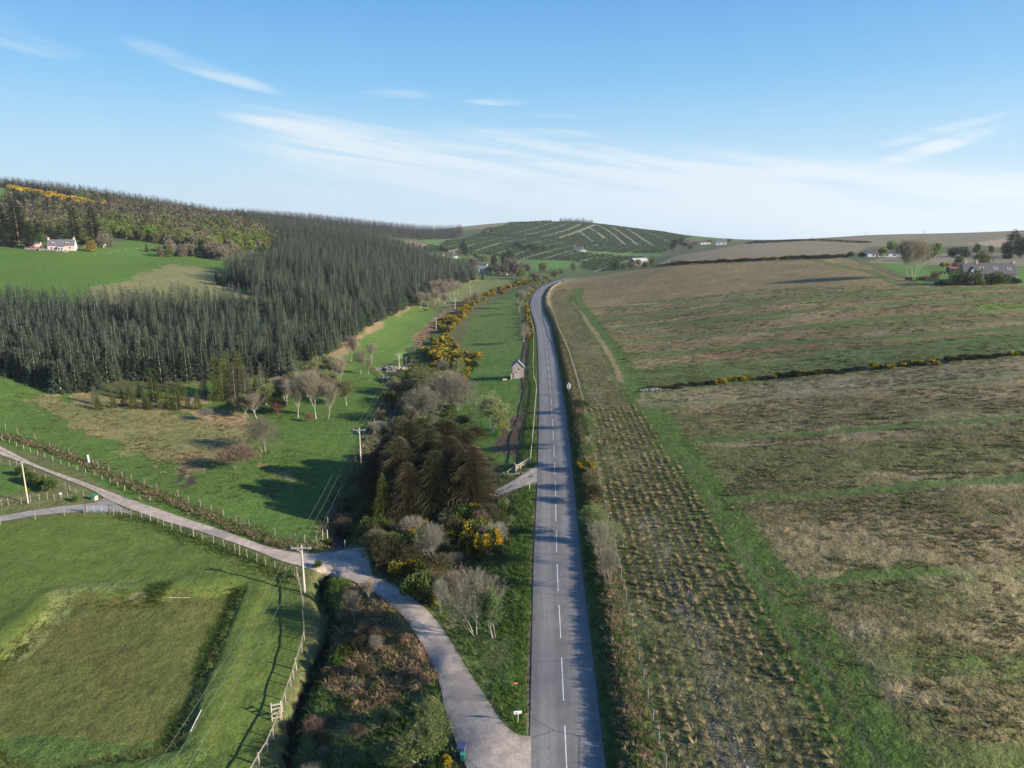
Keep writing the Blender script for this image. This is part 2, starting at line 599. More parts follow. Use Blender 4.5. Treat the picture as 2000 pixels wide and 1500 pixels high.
def plant_mat(name, transl=0.3, var=0.25, huevar=0.02):
    """surface colour comes from the plant's own colour attribute, varied a little per plant"""
    m = bpy.data.materials.new(name)
    m.use_nodes = True
    nt = m.node_tree; nt.nodes.clear()
    N = nt.nodes.new; L = nt.links.new
    out = N('ShaderNodeOutputMaterial')
    at = N('ShaderNodeAttribute'); at.attribute_name = 'Col'
    oi = N('ShaderNodeObjectInfo')
    hs = N('ShaderNodeHueSaturation')
    mv = N('ShaderNodeMapRange'); mv.inputs['To Min'].default_value = 1 - var; mv.inputs['To Max'].default_value = 1 + var
    L(oi.outputs['Random'], mv.inputs['Value']); L(mv.outputs[0], hs.inputs['Value'])
    mh = N('ShaderNodeMapRange'); mh.inputs['To Min'].default_value = 0.5 - huevar; mh.inputs['To Max'].default_value = 0.5 + huevar
    mm = N('ShaderNodeMath'); mm.operation = 'FRACT'
    m2 = N('ShaderNodeMath'); m2.operation = 'MULTIPLY'; m2.inputs[1].default_value = 7.31
    L(oi.outputs['Random'], m2.inputs[0]); L(m2.outputs[0], mm.inputs[0]); L(mm.outputs[0], mh.inputs['Value']); L(mh.outputs[0], hs.inputs['Hue'])
    L(at.outputs['Color'], hs.inputs['Color'])
    df = N('ShaderNodeBsdfDiffuse'); L(hs.outputs[0], df.inputs['Color'])
    if transl > 0:
        tr = N('ShaderNodeBsdfTranslucent'); L(hs.outputs[0], tr.inputs['Color'])
        mx = N('ShaderNodeMixShader'); mx.inputs[0].default_value = transl
        L(df.outputs[0], mx.inputs[1]); L(tr.outputs[0], mx.inputs[2]); L(mx.outputs[0], out.inputs['Surface'])
    else:
        L(df.outputs[0], out.inputs['Surface'])
    return m


M_LEAF = plant_mat('foliage', 0.3)
M_WOOD = plant_mat('bark', 0.0, 0.15, 0.0)
M_TUFT = plant_mat('dry_grass', 0.3, 0.0, 0.0)

# ------------------------------------------------------------------ ground sheet
def build_ground():
    radii = [3, 8, 14, 20, 26, 32]
    r = 36.0
    while r < 7000:
        radii.append(r)
        r += min(max(r * r / 26000, 0.11), 0.0065 * r)
    radii = np.array(radii)
    a_in = np.linspace(-0.72, 0.72, 1000)
    a_out = np.linspace(0.72, 2 * math.pi - 0.72, 90)[1:-1]
    ang = np.concatenate([a_in, a_out])
    na, nr = len(ang), len(radii)
    A, R = np.meshgrid(ang, radii)
    X = (R * np.sin(A)).ravel(); Y = (R * np.cos(A)).ravel()
    Z = hgt(X, Y)
    rr = R.ravel()
    inner = (np.abs(np.where(A > math.pi, A - 2 * math.pi, A)).ravel() < 0.73)
    near = inner & (rr < 700)
    drd = np.full(len(X), 99.0)
    drd[near] = dist_line(X[near], Y[near], ROAD[::3])
    for k in ('lane', 'fork', 'access'):
        for e in SURF_EDGES[k]:
            m = near & (rr < 220)
            drd[m] = np.minimum(drd[m], np.maximum(dist_line(X[m], Y[m], e) - 1.2, 0) + 2.9)
    for k in ('lane', 'fork', 'access'):
        m = near & (rr < 220)
        idx = np.where(m)[0]
        ins = in_poly(X[idx], Y[idx], np.vstack([SURF_EDGES[k][0], SURF_EDGES[k][1][::-1]]))
        drd[idx[ins]] = 0
    keep = sstep(drd, 3.0, 4.5)
    # colours
    cA = np.tile(np.array([.075, .105, .032]), (len(X), 1))
    cB = np.tile(np.array([.13, .115, .05]), (len(X), 1))
    ro = np.full(len(X), 0.5)
    jx = (fbm(X, Y, 6, 3, 5) - .5); jy = (fbm(X, Y, 6, 3, 9) - .5)
    j2x = (vnoise(X, Y, 0.8, 3) - .5); j2y = (vnoise(X, Y, 0.8, 4) - .5)
    jl = (fbm(X, Y, 40, 3, 15) - .5)

    def paint(m, a, b, rg):
        m = m[:, None] if m.ndim == 1 else m
        nonlocal cA, cB, ro
        cA = cA * (1 - m) + np.array(a) * m
        cB = cB * (1 - m) + np.array(b) * m
        ro = ro * (1 - m[:, 0]) + rg * m[:, 0]

    def poly(pts, a, b, rg=0.5, jit=2.5, alpha=1.0, rmin=0, rmax=1e5):
        P = cast([p[0] for p in pts], [p[1] for p in pts], hgt)[0][:, :2]
        sel = inner & (rr > rmin) & (rr < rmax)
        xs = X[sel] + jx[sel] * jit * 2 + j2x[sel] * min(jit, 1.0); ys = Y[sel] + jy[sel] * jit * 2 + j2y[sel] * min(jit, 1.0)
        m = np.zeros(len(X)); m[sel] = in_poly(xs, ys, P) * alpha
        paint(m, a, b, rg)

    def strip(pts, w, a, b, rg=0.4, jit=1.0, alpha=1.0, n=24, patchy=0.0, rmin=0):
        L = line_w(pts, n, hgt)
        mn, mx = L.min(0) - w * 3 - 8, L.max(0) + w * 3 + 8
        sel = inner & (rr > rmin) & (X > mn[0]) & (X < mx[0]) & (Y > mn[1]) & (Y < mx[1])
        xs = X[sel] + jx[sel] * jit * 2; ys = Y[sel] + jy[sel] * jit * 2
        d = dist_line(xs, ys, L, maxseg=130) + j2x[sel] * 0.8
        m = np.zeros(len(X)); mm = sstep(d, w * .65, w * .38) * alpha
        if patchy:
            mm = mm * (1 - patchy + patchy * sstep(fbm(X[sel], Y[sel], 9, 3, 31), .35, .6))
        m[sel] = mm
        paint(m, a, b, rg)
    GREEN = (.08, .122, .022); GREEN2 = (.13, .165, .038); DGREEN = (.035, .085, .018)
    TAN = (.24, .18, .09); BROWN = (.13, .095, .06); FIELD = (.118, .10, .040); FIELD2 = (.245, .182, .092)
    # --- far country
    poly([(-900,335),(0,345),(880,452),(2900,420),(2900,600),(-900,600)], (.065, .085, .035), (.10, .10, .05), .3, 8, rmin=420)
    poly([(800,470),(905,462),(900,470),(870,478),(820,486),(800,480)], (.085, .14, .04), (.10, .14, .05), .3, 6, rmin=650)
    poly([(780,462),(870,443),(950,436),(1060,425),(1100,440),(960,455)], (.13, .125, .06), (.16, .145, .07), .15, 8, rmin=1500)
    poly([(700,470),(820,468),(870,475),(1010,500),(1130,512),(1240,515),(1300,505),(1060,560),(940,560),(850,520)], (.06, .10, .03), (.10, .115, .05), .4, 8, rmin=500)
    # plantation hill: forest floor between the rows
    poly([(820,487),(870,470),(935,456),(1010,430),(1160,430),(1300,452),(1360,462),(1310,480),(1300,492),(1210,515),(1180,532),(1130,520),(1010,508),(960,500),(880,495)], (.065, .09, .035), (.09, .115, .045), .6, 5, rmin=600)
    poly([(790,470),(850,470),(858,478),(830,488),(800,484)], (.20, .13, .10), (.15, .10, .07), .6, 8, rmin=600)
    poly([(1230,444),(1300,450),(1440,468),(1440,476),(1360,466),(1290,454)], (.06, .125, .03), (.07, .12, .03), .2, 6, rmin=900)
    poly([(1011,508),(1125,511),(1140,516),(1095,527),(1044,527)], (.06, .14, .032), (.07, .15, .035), .2, 5, rmin=500)
    poly([(1130,489),(1290,495),(1300,499),(1180,497),(1135,493)], (.075, .15, .03), (.075, .14, .03), .2, 5, rmin=600)
    poly([(830,473),(900,462),(862,468),(850,480)], (.08, .15, .04), (.07, .14, .03), .2, 5, rmin=700)
    for pts, w in HILL_TRACKS:
        strip(pts, w * .62, (.25, .22, .12), (.20, .19, .10), .3, 1.2, .9, 12, rmin=620)
    # --- left hill
    poly([(-900,420),(-900,330),(0,366),(55,383),(80,400),(0,425)], (.06, .13, .03), (.09, .14, .04), .25, 6, rmin=450)
    poly([(-900,480),(0,478),(90,490),(180,482),(240,470),(330,468),(345,478),(300,486),(430,510),(448,525),(560,592),(400,640),(-900,660)], GREEN, (.065, .145, .026), .25, 4, rmin=240, rmax=520)
    poly([(170,562),(240,552),(290,530),(330,515),(430,527),(455,555),(560,592),(520,640),(150,640)], (.19, .17, .08), (.13, .145, .055), .6, 5, rmin=240, rmax=420)
    poly([(330,495),(440,505),(450,520),(420,528),(330,510)], (.07, .14, .03), GREEN, .3, 4, rmin=300, rmax=520)
    # --- plantation floors
    poly([(-400,590),(0,595),(200,604),(400,608),(560,590),(450,556),(425,548),(460,505),(560,480),(480,425),(600,425),(700,455),(780,482),(850,508),(930,545),(850,566),(800,596),(700,650),(620,705),(560,733),(400,745),(240,770),(130,765),(0,722),(-400,620)],
         (.04, .06, .02), (.09, .085, .04), .7, 3, rmin=170)
    # --- meadow
    poly([(-300,640),(0,725),(130,768),(240,772),(400,750),(560,737),(640,740),(700,715),(745,725),(765,770),(750,800),(722,847),(700,890),(663,976),(640,1040),(600,1075),(525,1062),(400,1022),(255,968),(150,925),(0,860),(-300,780)],
         GREEN, (.062, .125, .028), .55, 2, rmax=330)
    poly([(60,770),(170,785),(240,800),(420,812),(500,835),(480,862),(520,890),(440,900),(330,905),(250,880),(150,850),(70,810)], TAN, (.115, .135, .045), 1.0, 7, .85, rmax=330)
    poly([(130,768),(240,775),(400,770),(400,805),(180,800)], (.25, .19, .10), (.15, .14, .06), .9, 3, rmax=330)
    poly([(390,800),(480,810),(490,835),(430,835),(385,822)], (.27, .18, .10), TAN, .9, 3, rmax=330)
    poly([(330,890),(400,885),(385,935),(340,915)], (.22, .15, .08), (.10, .09, .04), 1, 3, rmax=330)
    poly([(500,900),(560,915),(570,945),(520,935)], (.24, .17, .09), (.12, .13, .04), 1, 3, .8, rmax=330)
    for rut in ([(335,945),(350,938),(358,925),(350,918)], [(345,952),(362,945),(378,930)], [(352,955),(372,946),(382,934)]):
        strip(rut, 0.8, (.06, .045, .03), (.05, .04, .03), .3, .2)
    # valley strip by the plantation
    poly([(560,745),(600,715),(640,700),(700,652),(800,598),(846,598),(850,612),(822,650),(800,680),(775,702),(745,718),(700,720),(640,742)], (.065, .155, .026), GREEN2, .3, 3, rmax=460)
    for l in ([(620,712),(660,695),(700,655)], [(712,650),(730,640),(745,630)], [(770,615),(795,600),(800,592)], [(905,560),(930,548),(945,548)]):
        strip(l, 5, (.30, .22, .12), TAN, .8, 2, .9)
    poly([(862,570),(930,548),(990,545),(1005,556),(960,572),(905,590),(880,600),(850,600)], (.10, .15, .045), (.15, .14, .06), .6, 5, rmin=330, rmax=640)
    poly([(812,660),(845,625),(880,600),(930,575),(985,560),(1015,553),(1035,552),(1010,560),(950,580),(880,612),(850,640),(830,672),(812,680)], (.27, .16, .085), (.16, .14, .06), .9, 4, rmin=230, rmax=640)
    # belt along the stream
    poly([(745,725),(765,770),(750,800),(722,850),(700,890),(663,976),(640,1045),(600,1075),(720,1072),(755,1130),(840,1190),(870,1240),(1030,1440),(1040,1300),(1042,1100),(1045,960),(960,985),(1035,905),(1040,850),(960,870),(900,830),(900,770),(925,700),(880,690),(860,640),(800,680)],
         (.04, .085, .02), (.085, .095, .035), .7, 2, rmax=330)
    # pasture between gorse and road
    poly([(900,720),(905,660),(925,620),(955,595),(1000,572),(1034,562),(1030,590),(1036,640),(1042,700),(1040,760),(1036,850),(1035,905),(980,905),(930,880),(900,850),(880,790)],
         (.05, .14, .024), GREEN2, .45, 2, rmax=480)
    poly([(905,700),(912,650),(935,615),(965,597),(1000,582),(1022,590),(1018,640),(1016,690)], (.115, .155, .045), GREEN, .7, 4, .7, rmax=480)
    strip([(1027,600),(1028,640),(1029,690),(1030,740),(1030,800),(1026,850),(1020,900)], 3.2, (.10, .07, .045), (.07, .055, .035), .8, .8)
    poly([(1000,815),(1038,790),(1034,900),(960,880),(985,850)], (.12, .078, .052), (.09, .075, .04), .8, 2, rmax=330)
    poly([(890,870),(960,890),(965,930),(920,920)], (.07, .12, .035), (.16, .13, .08), .9, 2, .7, rmax=330)
    # verge left of the main road
    strip([(1024,1490),(1026,1400),(1028,1290),(1031,1170),(1034,1050),(1037,970),(1040,940)], 2.6, (.06, .14, .02), GREEN, .6, .4)
    strip([(1036,905),(1046,820),(1046,760),(1044,700),(1040,650)], 1.8, (.07, .15, .025), GREEN, .6, .4)
    strip(offset_px(-3.05), .65, (.21, .15, .10), (.16, .12, .08), .4, .15)
    # paddock
    poly([(-900,1018),(0,1022),(75,1012),(150,1004),(225,1003),(300,1015),(390,1042),(480,1075),(540,1098),(580,1120),(592,1200),(596,1260),(575,1330),(550,1400),(500,1520),(300,1700),(-900,1700)],
         (.078, .11, .022), (.09, .12, .028), .35, .6, rmax=200)
    poly([(130,1172),(262,1170),(462,1160),(330,1452),(60,1470),(-130,1400)], (.085, .096, .025), (.10, .104, .031), .5, 3, rmax=200)
    poly([(210,1170),(250,1180),(225,1290),(180,1360),(90,1350),(110,1230)], (.12, .085, .028), (.09, .095, .03), .6, 7, .35, rmax=200)
    poly([(255,1150),(300,1150),(290,1175),(245,1178)], (.17, .14, .085), (.12, .115, .05), .6, 2, .8, rmax=200)
    strip([(110,1160),(118,1180),(80,1240),(30,1290)], 2.2, (.19, .19, .08), (.10, .14, .035), .9, .6, .8)
    strip([(130,1150),(200,1148),(250,1140)], 2.4, (.11, .15, .04), (.15, .15, .06), .9, .6, .8)
    poly([(-900,1440),(100,1448),(330,1458),(400,1500),(420,1700),(-900,1700)], (.055, .105, .024), (.09, .12, .035), .8, 2, .8, rmax=200)
    # lawn left of the fork
    poly([(-900,880),(0,905),(60,925),(150,955),(200,970),(150,975),(100,985),(0,1000),(-900,1000)], (.065, .13, .024), (.085, .125, .03), .4, .6, rmax=230)
    poly([(0,968),(60,960),(120,945),(180,965),(150,982),(60,992),(0,998)], (.15, .12, .06), (.075, .12, .03), .8, .6, rmax=230)
    # right hand fields
    poly([(1066,560),(1100,549),(1150,541),(1300,519),(1450,511),(1640,504),(1750,540),(1800,556),(2300,556),(2600,700),(2600,1700),(1290,1700),(1222,1300),(1190,1120),(1160,950),(1136,820),(1105,690),(1085,640),(1063,600)],
         FIELD, FIELD2, 1.0, 1.2, rmax=560)
    poly([(1260,800),(1600,790),(2300,740),(2600,1700),(1700,1700),(1500,1200)], (.082, .086, .030), (.165, .13, .065), 1.0, 5, .8, rmax=260)
    poly([(1080,590),(1130,580),(1210,720),(1240,790),(1150,790),(1110,690)], (.10, .11, .045), (.20, .165, .085), 1.0, 1.5, rmax=430)
    poly([(1140,790),(1245,790),(1300,870),(1400,1010),(1480,1180),(1590,1350),(1680,1700),(1290,1700),(1222,1300),(1190,1120),(1160,950)], (.10, .105, .038), (.16, .135, .065), 1.0, 1, rmax=230)
    strip([(1268,1010),(1300,1100),(1345,1200),(1385,1320),(1430,1460),(1440,1520)], 2.6, (.20, .17, .14), (.14, .12, .08), .9, 1.0, .7, patchy=.6)
    # olive and straw bands running with the work of the field
    FP_ = cast(*zip(*[(1150,600),(1350,575),(1600,560),(1800,560),(2300,562),(2600,700),(2600,1700),(1770,1640),(1640,1340),(1530,1170),(1440,1010),(1350,880),(1290,800),(1255,765),(1200,680)]), hgt)[0][:, :2]
    e0, e1 = cast([1245, 2000], [697, 640], hgt)[0][:, :2]; ud = (e1 - e0) / np.linalg.norm(e1 - e0)
    sel = np.where(inner & (rr < 420) & (X > 5))[0]; sel = sel[in_poly(X[sel], Y[sel], FP_)]
    ca_, cb_ = X[sel] * ud[0] + Y[sel] * ud[1], -X[sel] * ud[1] + Y[sel] * ud[0]
    nb_ = fbm(ca_ * .22, cb_, 9, 4, 301)
    m = np.zeros(len(X)); m[sel] = sstep(nb_, .47, .60) * .8
    paint(m, (.078, .098, .030), (.14, .14, .05), .9)
    nb_ = fbm(ca_ * .3 + 90, cb_, 7, 4, 307)
    m = np.zeros(len(X)); m[sel] = sstep(nb_, .56, .68) * .45
    paint(m, (.24, .19, .105), (.33, .26, .15), 1.0)
    # tramlines and grass strips
    for pts, w, al in FIELD_STRIPS:
        strip(pts, w, (.055, .112, .022), (.09, .12, .035), .6, 1.0, al, 24, .2)
    strip([(1130,565),(1124,585),(1150,622),(1200,690),(1243,765),(1290,830),(1350,920),(1420,1030),(1510,1170),(1620,1330),(1760,1560)], 6.6, (.056, .112, .018), (.085, .12, .03), .7, .6, .95, 60)
    strip([(1118,590),(1140,618),(1188,690),(1215,745)], 1.6, (.26, .19, .12), TAN, .6, .5, .8)
    strip([(1290,830),(1350,912),(1430,1040),(1520,1180),(1630,1345),(1775,1580)], .7, (.11, .10, .05), BROWN, .6, .3, .4, 60)
    poly([(1210,735),(1300,715),(1500,705),(2300,640),(2300,690),(1500,742),(1250,765)], (.055, .115, .024), (.10, .12, .04), .7, 3, .85, rmax=330)
    poly([(1230,755),(1350,765),(1340,800),(1260,800)], (.06, .115, .024), (.10, .12, .04), .7, 2, .85, rmax=330)
    poly([(1890,596),(2300,580),(2300,600),(1990,608),(1900,610)], (.12, .20, .03), GREEN2, .5, 5, .8, rmax=330)
    poly([(1400,688),(1480,680),(1590,672),(1600,676),(1420,696),(1330,706)], (.26, .11, .055), (.16, .12, .06), .7, 3, .75, rmax=330)
    poly([(1560,740),(1680,755),(1700,765),(1540,772)], (.26, .24, .23), FIELD, .7, 3, .3, rmax=330)
    poly([(1540,1030),(1700,1010),(2300,1030),(2300,1120),(1700,1115),(1560,1100)], (.25, .19, .11), FIELD2, 1.0, 6, .5, rmax=330)
    poly([(1250,765),(1600,742),(2300,690),(2300,725),(1600,775),(1260,795)], (.27, .22, .14), (.14, .135, .06), 1.0, 3, .6, rmax=330)
    # beyond the crest
    poly([(1278,518),(1320,500),(1380,490),(1440,478),(1560,472),(1700,483),(1650,500),(1500,510)], (.155, .13, .082), (.20, .165, .10), .7, 5, rmin=460, rmax=1100)
    poly([(1500,476),(1580,470),(1640,462),(1850,452),(2600,440),(2600,478),(1700,482)], (.135, .12, .07), (.17, .145, .085), .6, 8, rmin=700, rmax=3500)
    poly([(1890,476),(1960,465),(2060,466),(2050,480),(1950,484)], (.32, .26, .18), FIELD2, .4, 8, rmin=600, rmax=3500)
    poly([(1700,508),(1830,520),(2300,528),(2300,556),(1800,556)], (.07, .15, .03), (.09, .16, .04), .3, 2, rmin=270, rmax=420)
    poly([(1760,495),(2300,490),(2300,515),(1850,520),(1700,512)], (.20, .16, .12), (.13, .13, .07), .6, 4, rmin=290, rmax=620)
    # right verge
    strip(list(RBANK), 5.2, (.05, .085, .025), (.09, .09, .04), .7, .4, n=80)
    # stony bed of the stream, near-black strip along the ditch
    strip([(790,730),(772,790),(762,830),(745,870),(722,920),(700,975),(683,1010),(668,1045),(655,1078)], 1.7, (.05, .045, .04), (.11, .105, .11), .9, .3)
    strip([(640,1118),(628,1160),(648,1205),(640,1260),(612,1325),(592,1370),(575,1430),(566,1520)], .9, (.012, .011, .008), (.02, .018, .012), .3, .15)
    # wind in the colours: broad patches
    mod = 0.86 + 0.28 * fbm(X, Y, 18, 4, 77)
    cA *= mod[:, None]; cB *= mod[:, None]
    # small relief, away from roads
    relief = (fbm(X, Y, 1.1, 3, 41) - .5) * 0.30 * ro + (fbm(X, Y, 7, 3, 42) - .5) * .5
    Z = Z + relief * keep * np.clip(40 / np.maximum(rr, 1) + .3, 0, 1) * (rr > 30)
    me_faces = []
    i = np.arange(nr - 1)[:, None] * na + np.arange(na)[None, :]
    nxt = np.arange(nr - 1)[:, None] * na + (np.arange(na)[None, :] + 1) % na
    F = np.stack([i, i + na, nxt + na, nxt], -1).reshape(-1, 4)
    # close the hub
    me = mesh_np('ground', np.stack([X, Y, Z], 1), F[:, ::-1], None, True, {'colA': cA, 'colB': cB, 'rough': ro})
    m = bpy.data.materials.new('ground')
    m.use_nodes = True
    nt = m.node_tree; b = nt.nodes['Principled BSDF']; N = nt.nodes.new; L = nt.links.new
    b.inputs['Roughness'].default_value = 0.95; b.inputs['Specular IOR Level'].default_value = 0.1
    at = []
    for nm in ('colA', 'colB', 'rough'):
        a = N('ShaderNodeAttribute'); a.attribute_name = nm; at.append(a)
    geo = N('ShaderNodeNewGeometry')

    def noise(scale, detail=5, rough=.6, dist=0):
        n = N('ShaderNodeTexNoise'); n.inputs['Scale'].default_value = scale; n.inputs['Detail'].default_value = detail
        n.inputs['Roughness'].default_value = rough; n.inputs['Distortion'].default_value = dist
        L(geo.outputs['Position'], n.inputs['Vector']); return n.outputs['Fac']

    def mr(v, a, b_, c=0, d=1):
        n = N('ShaderNodeMapRange'); n.inputs['From Min'].default_value = a; n.inputs['From Max'].default_value = b_
        n.inputs['To Min'].default_value = c; n.inputs['To Max'].default_value = d
        L(v, n.inputs['Value']); return n.outputs[0]

    def mth(op, a, b_):
        n = N('ShaderNodeMath'); n.operation = op
        for k, v in enumerate((a, b_)):
            if isinstance(v, (int, float)): n.inputs[k].default_value = v
            else: L(v, n.inputs[k])
        return n.outputs[0]
    nl = noise(0.35, 6, .65, .4); ns = noise(2.2, 6, .7); nm_ = noise(0.06, 5, .6)
    f = mth('ADD', mth('MULTIPLY', nl, .45), mth('ADD', mth('MULTIPLY', ns, .4), mth('MULTIPLY', nm_, .3)))
    fac = mr(f, .46, .70)
    mx = N('ShaderNodeMix'); mx.data_type = 'RGBA'
    L(fac, mx.inputs['Factor']); L(at[0].outputs['Color'], mx.inputs['A']); L(at[1].outputs['Color'], mx.inputs['B'])
    fine = mr(noise(4.5, 4, .7), .3, .7, .0, 1.0)
    hs = N('ShaderNodeHueSaturation')
    mid = mth('MULTIPLY', mth('SUBTRACT', mr(noise(.55, 5, .7, .3), .32, .68), .5), mth('ADD', mth('MULTIPLY', at[2].outputs['Fac'], .35), .32))
    v = mth('ADD', mth('ADD', 1.0, mid), mth('MULTIPLY', mth('SUBTRACT', fine, .5), mth('MULTIPLY', mth('ADD', at[2].outputs['Fac'], .5), .85)))
    L(v, hs.inputs['Value']); L(mx.outputs['Result'], hs.inputs['Color'])
    L(hs.outputs[0], b.inputs['Base Color'])
    bh = mth('ADD', mth('MULTIPLY', noise(1.3, 5, .65), .6), mth('MULTIPLY', noise(5, 3, .6), .25))
    bp = N('ShaderNodeBump'); bp.inputs['Distance'].default_value = 0.5
    L(mth('ADD', mth('MULTIPLY', at[2].outputs['Fac'], .6), .38), bp.inputs['Strength']); L(bh, bp.inputs['Height']); L(bp.outputs[0], b.inputs['Normal'])
    o = obj('ground', me, m)
    o['kind'] = 'structure'
    return o


def offset_px(off):
    """photo positions of a line parallel to the road (for painting strips)"""
    L = offset_line(ROAD, np.full(len(ROAD), off))
    L = L[(L[:, 1] > 46) & (L[:, 1] < 260)][::6]
    z = hgt(L[:, 0], L[:, 1])
    px, py, d = to_px(L[:, 0], L[:, 1], z)
    return list(zip(px, py))


HILL_TRACKS = [
 ([(962,455),(1010,442),(1054,430)], 5), ([(998,457),(1045,446),(1086,433)], 5), ([(1026,460),(1075,448),(1118,434)], 6), ([(1054,464),(1100,452),(1144,434)], 7),
 ([(1092,465),(1130,452),(1170,436)], 10), ([(936,452),(985,440),(1025,431)], 4), ([(1100,500),(1150,488),(1210,480)], 5), ([(1180,505),(1220,496),(1262,484)], 4), ([(1150,500),(1190,490),(1235,481)], 4), ([(868,485),(915,472),(962,462)], 5), ([(876,493),(940,474),(992,464)], 6), ([(928,491),(980,474),(1028,467)], 7),
 ([(970,496),(1020,480),(1064,470)], 6), ([(1006,498),(1050,484),(1098,474)], 6), ([(1020,506),(1070,492),(1130,477)], 6), ([(1064,506),(1110,492),(1170,478)], 5),
 ([(1134,512),(1160,504),(1188,500)], 5), ([(1150,445),(1172,458),(1191,475)], 6), ([(1167,439),(1195,456),(1221,478)], 6), ([(1188,439),(1215,456),(1248,480)], 6),
 ([(1218,443),(1245,460),(1278,482)], 6), ([(1130,452),(1145,462),(1158,472)], 5), ([(1250,448),(1285,462),(1310,474)], 4), ([(1160,532),(1190,520),(1230,508)], 5),
 ([(955,456),(1000,458),(1060,468),(1150,476),(1240,484)], 5),
]
FIELD_STRIPS = [
 ([(1188,603),(1300,593),(1400,584),(1500,574)], 4.5, .6), ([(1188,622),(1300,611),(1500,593),(1700,577),(1900,562)], 5, .85),
 ([(1200,643),(1350,630),(1500,616),(1670,600),(2000,575),(2300,556)], 5, .9), ([(1224,667),(1350,657),(1500,646),(1760,620),(2000,604),(2300,585)], 4.5, .9),
 ([(1245,697),(1400,683),(1500,672),(1790,656),(2000,640),(2400,610)], 5, .95),
 ([(1290,790),(1400,786),(1500,778),(1700,762),(2000,733),(2400,700)], 2.6, .85), ([(1370,862),(1500,852),(1640,842),(2000,812),(2400,775)], 2.6, .95),
 ([(1440,975),(1600,965),(1800,948),(2000,932),(2400,900)], 2.8, .95), ([(1530,1130),(1700,1125),(2000,1108),(2400,1090)], 2.2, .8),
 ([(1600,1310),(1800,1300),(2000,1290),(2400,1270)], 2.2, .5), ([(1700,1470),(2000,1480),(2400,1460)], 2.5, .6),
 ([(1590,508),(1650,522),(1700,530),(1760,556),(1850,568),(2000,560),(2200,560)], 5, .8), ([(1190,580),(1300,566),(1500,548),(1700,540)], 4, .35),
]
SURF_PX = {
 'lane': ([(0,872),(75,910),(150,937),(255,976),(360,1012),(450,1042),(525,1069),(590,1081),(650,1078),(714,1071),(708,1095),(707,1116),(755,1137),(800,1164),(839,1197),(875,1245),(911,1305),(950,1365),(980,1410),(1008,1434),(1037,1440)],
          [(0,889),(60,910),(120,934),(180,958),(216,979),(300,1012),(390,1039),(480,1069),(540,1093),(590,1108),(620,1118),(644,1125),(692,1137),(749,1170),(788,1206),(824,1260),(854,1320),(872,1395),(899,1470),(930,1520),(1037,1570)]),
 'fork': ([(-150,1015),(0,1007),(60,998),(120,989),(180,983),(205,972)], [(-150,1034),(0,1019),(75,1007),(150,1001),(225,1000),(262,1006)]),
 'access': ([(1052,907),(1010,934),(985,948),(956,964),(930,980),(905,1000)], [(1052,943),(1022,951),(995,961),(965,974),(944,986),(914,1005)]),
}
# the lane runs on to the left, outside the frame
SURF_EDGES = {}
for k, (a, b) in SURF_PX.items():
    la, lb = line_w(a, 260 if k == 'lane' else 60, hgt), line_w(b, 260 if k == 'lane' else 60, hgt)
    if k == 'lane':
        da = la[0] - la[3]; da /= np.linalg.norm(da)
        la = np.vstack([la[0] + da * 60, la]); lb = np.vstack([lb[0] + da * 60, lb])
    SURF_EDGES[k] = (la, lb)

build_ground()


# ------------------------------------------------------------------ roads
def ribbon(name, A, B, ncross, off, mat, uv=True):
    n = len(A)
    t = np.linspace(0, 1, ncross)
    P = A[:, None, :] * (1 - t[None, :, None]) + B[:, None, :] * t[None, :, None]
    X, Y = P[..., 0].ravel(), P[..., 1].ravel()
    rr = np.hypot(X, Y)
    Z = hgt(X, Y) + off + 0.0005 * np.maximum(rr - 60, 0)
    i = np.arange(n - 1)[:, None] * ncross + np.arange(ncross - 1)[None, :]
    F = np.stack([i, i + 1, i + 1 + ncross, i + ncross], -1).reshape(-1, 4)
    s = np.concatenate([[0], np.cumsum(np.linalg.norm(np.diff((A + B) / 2, axis=0), axis=1))])
    ex = {'across': np.tile(t, n), 'along': np.repeat(s, ncross)}
    V = np.stack([X, Y, Z], 1)
    nrm = np.cross(V[F[0, 1]] - V[F[0, 0]], V[F[0, 2]] - V[F[0, 0]])
    if nrm[2] < 0: F = F[:, ::-1]
    o = obj(name, mesh_np(name, V, F, None, True, ex), mat)
    o['kind'] = 'structure'
    return o


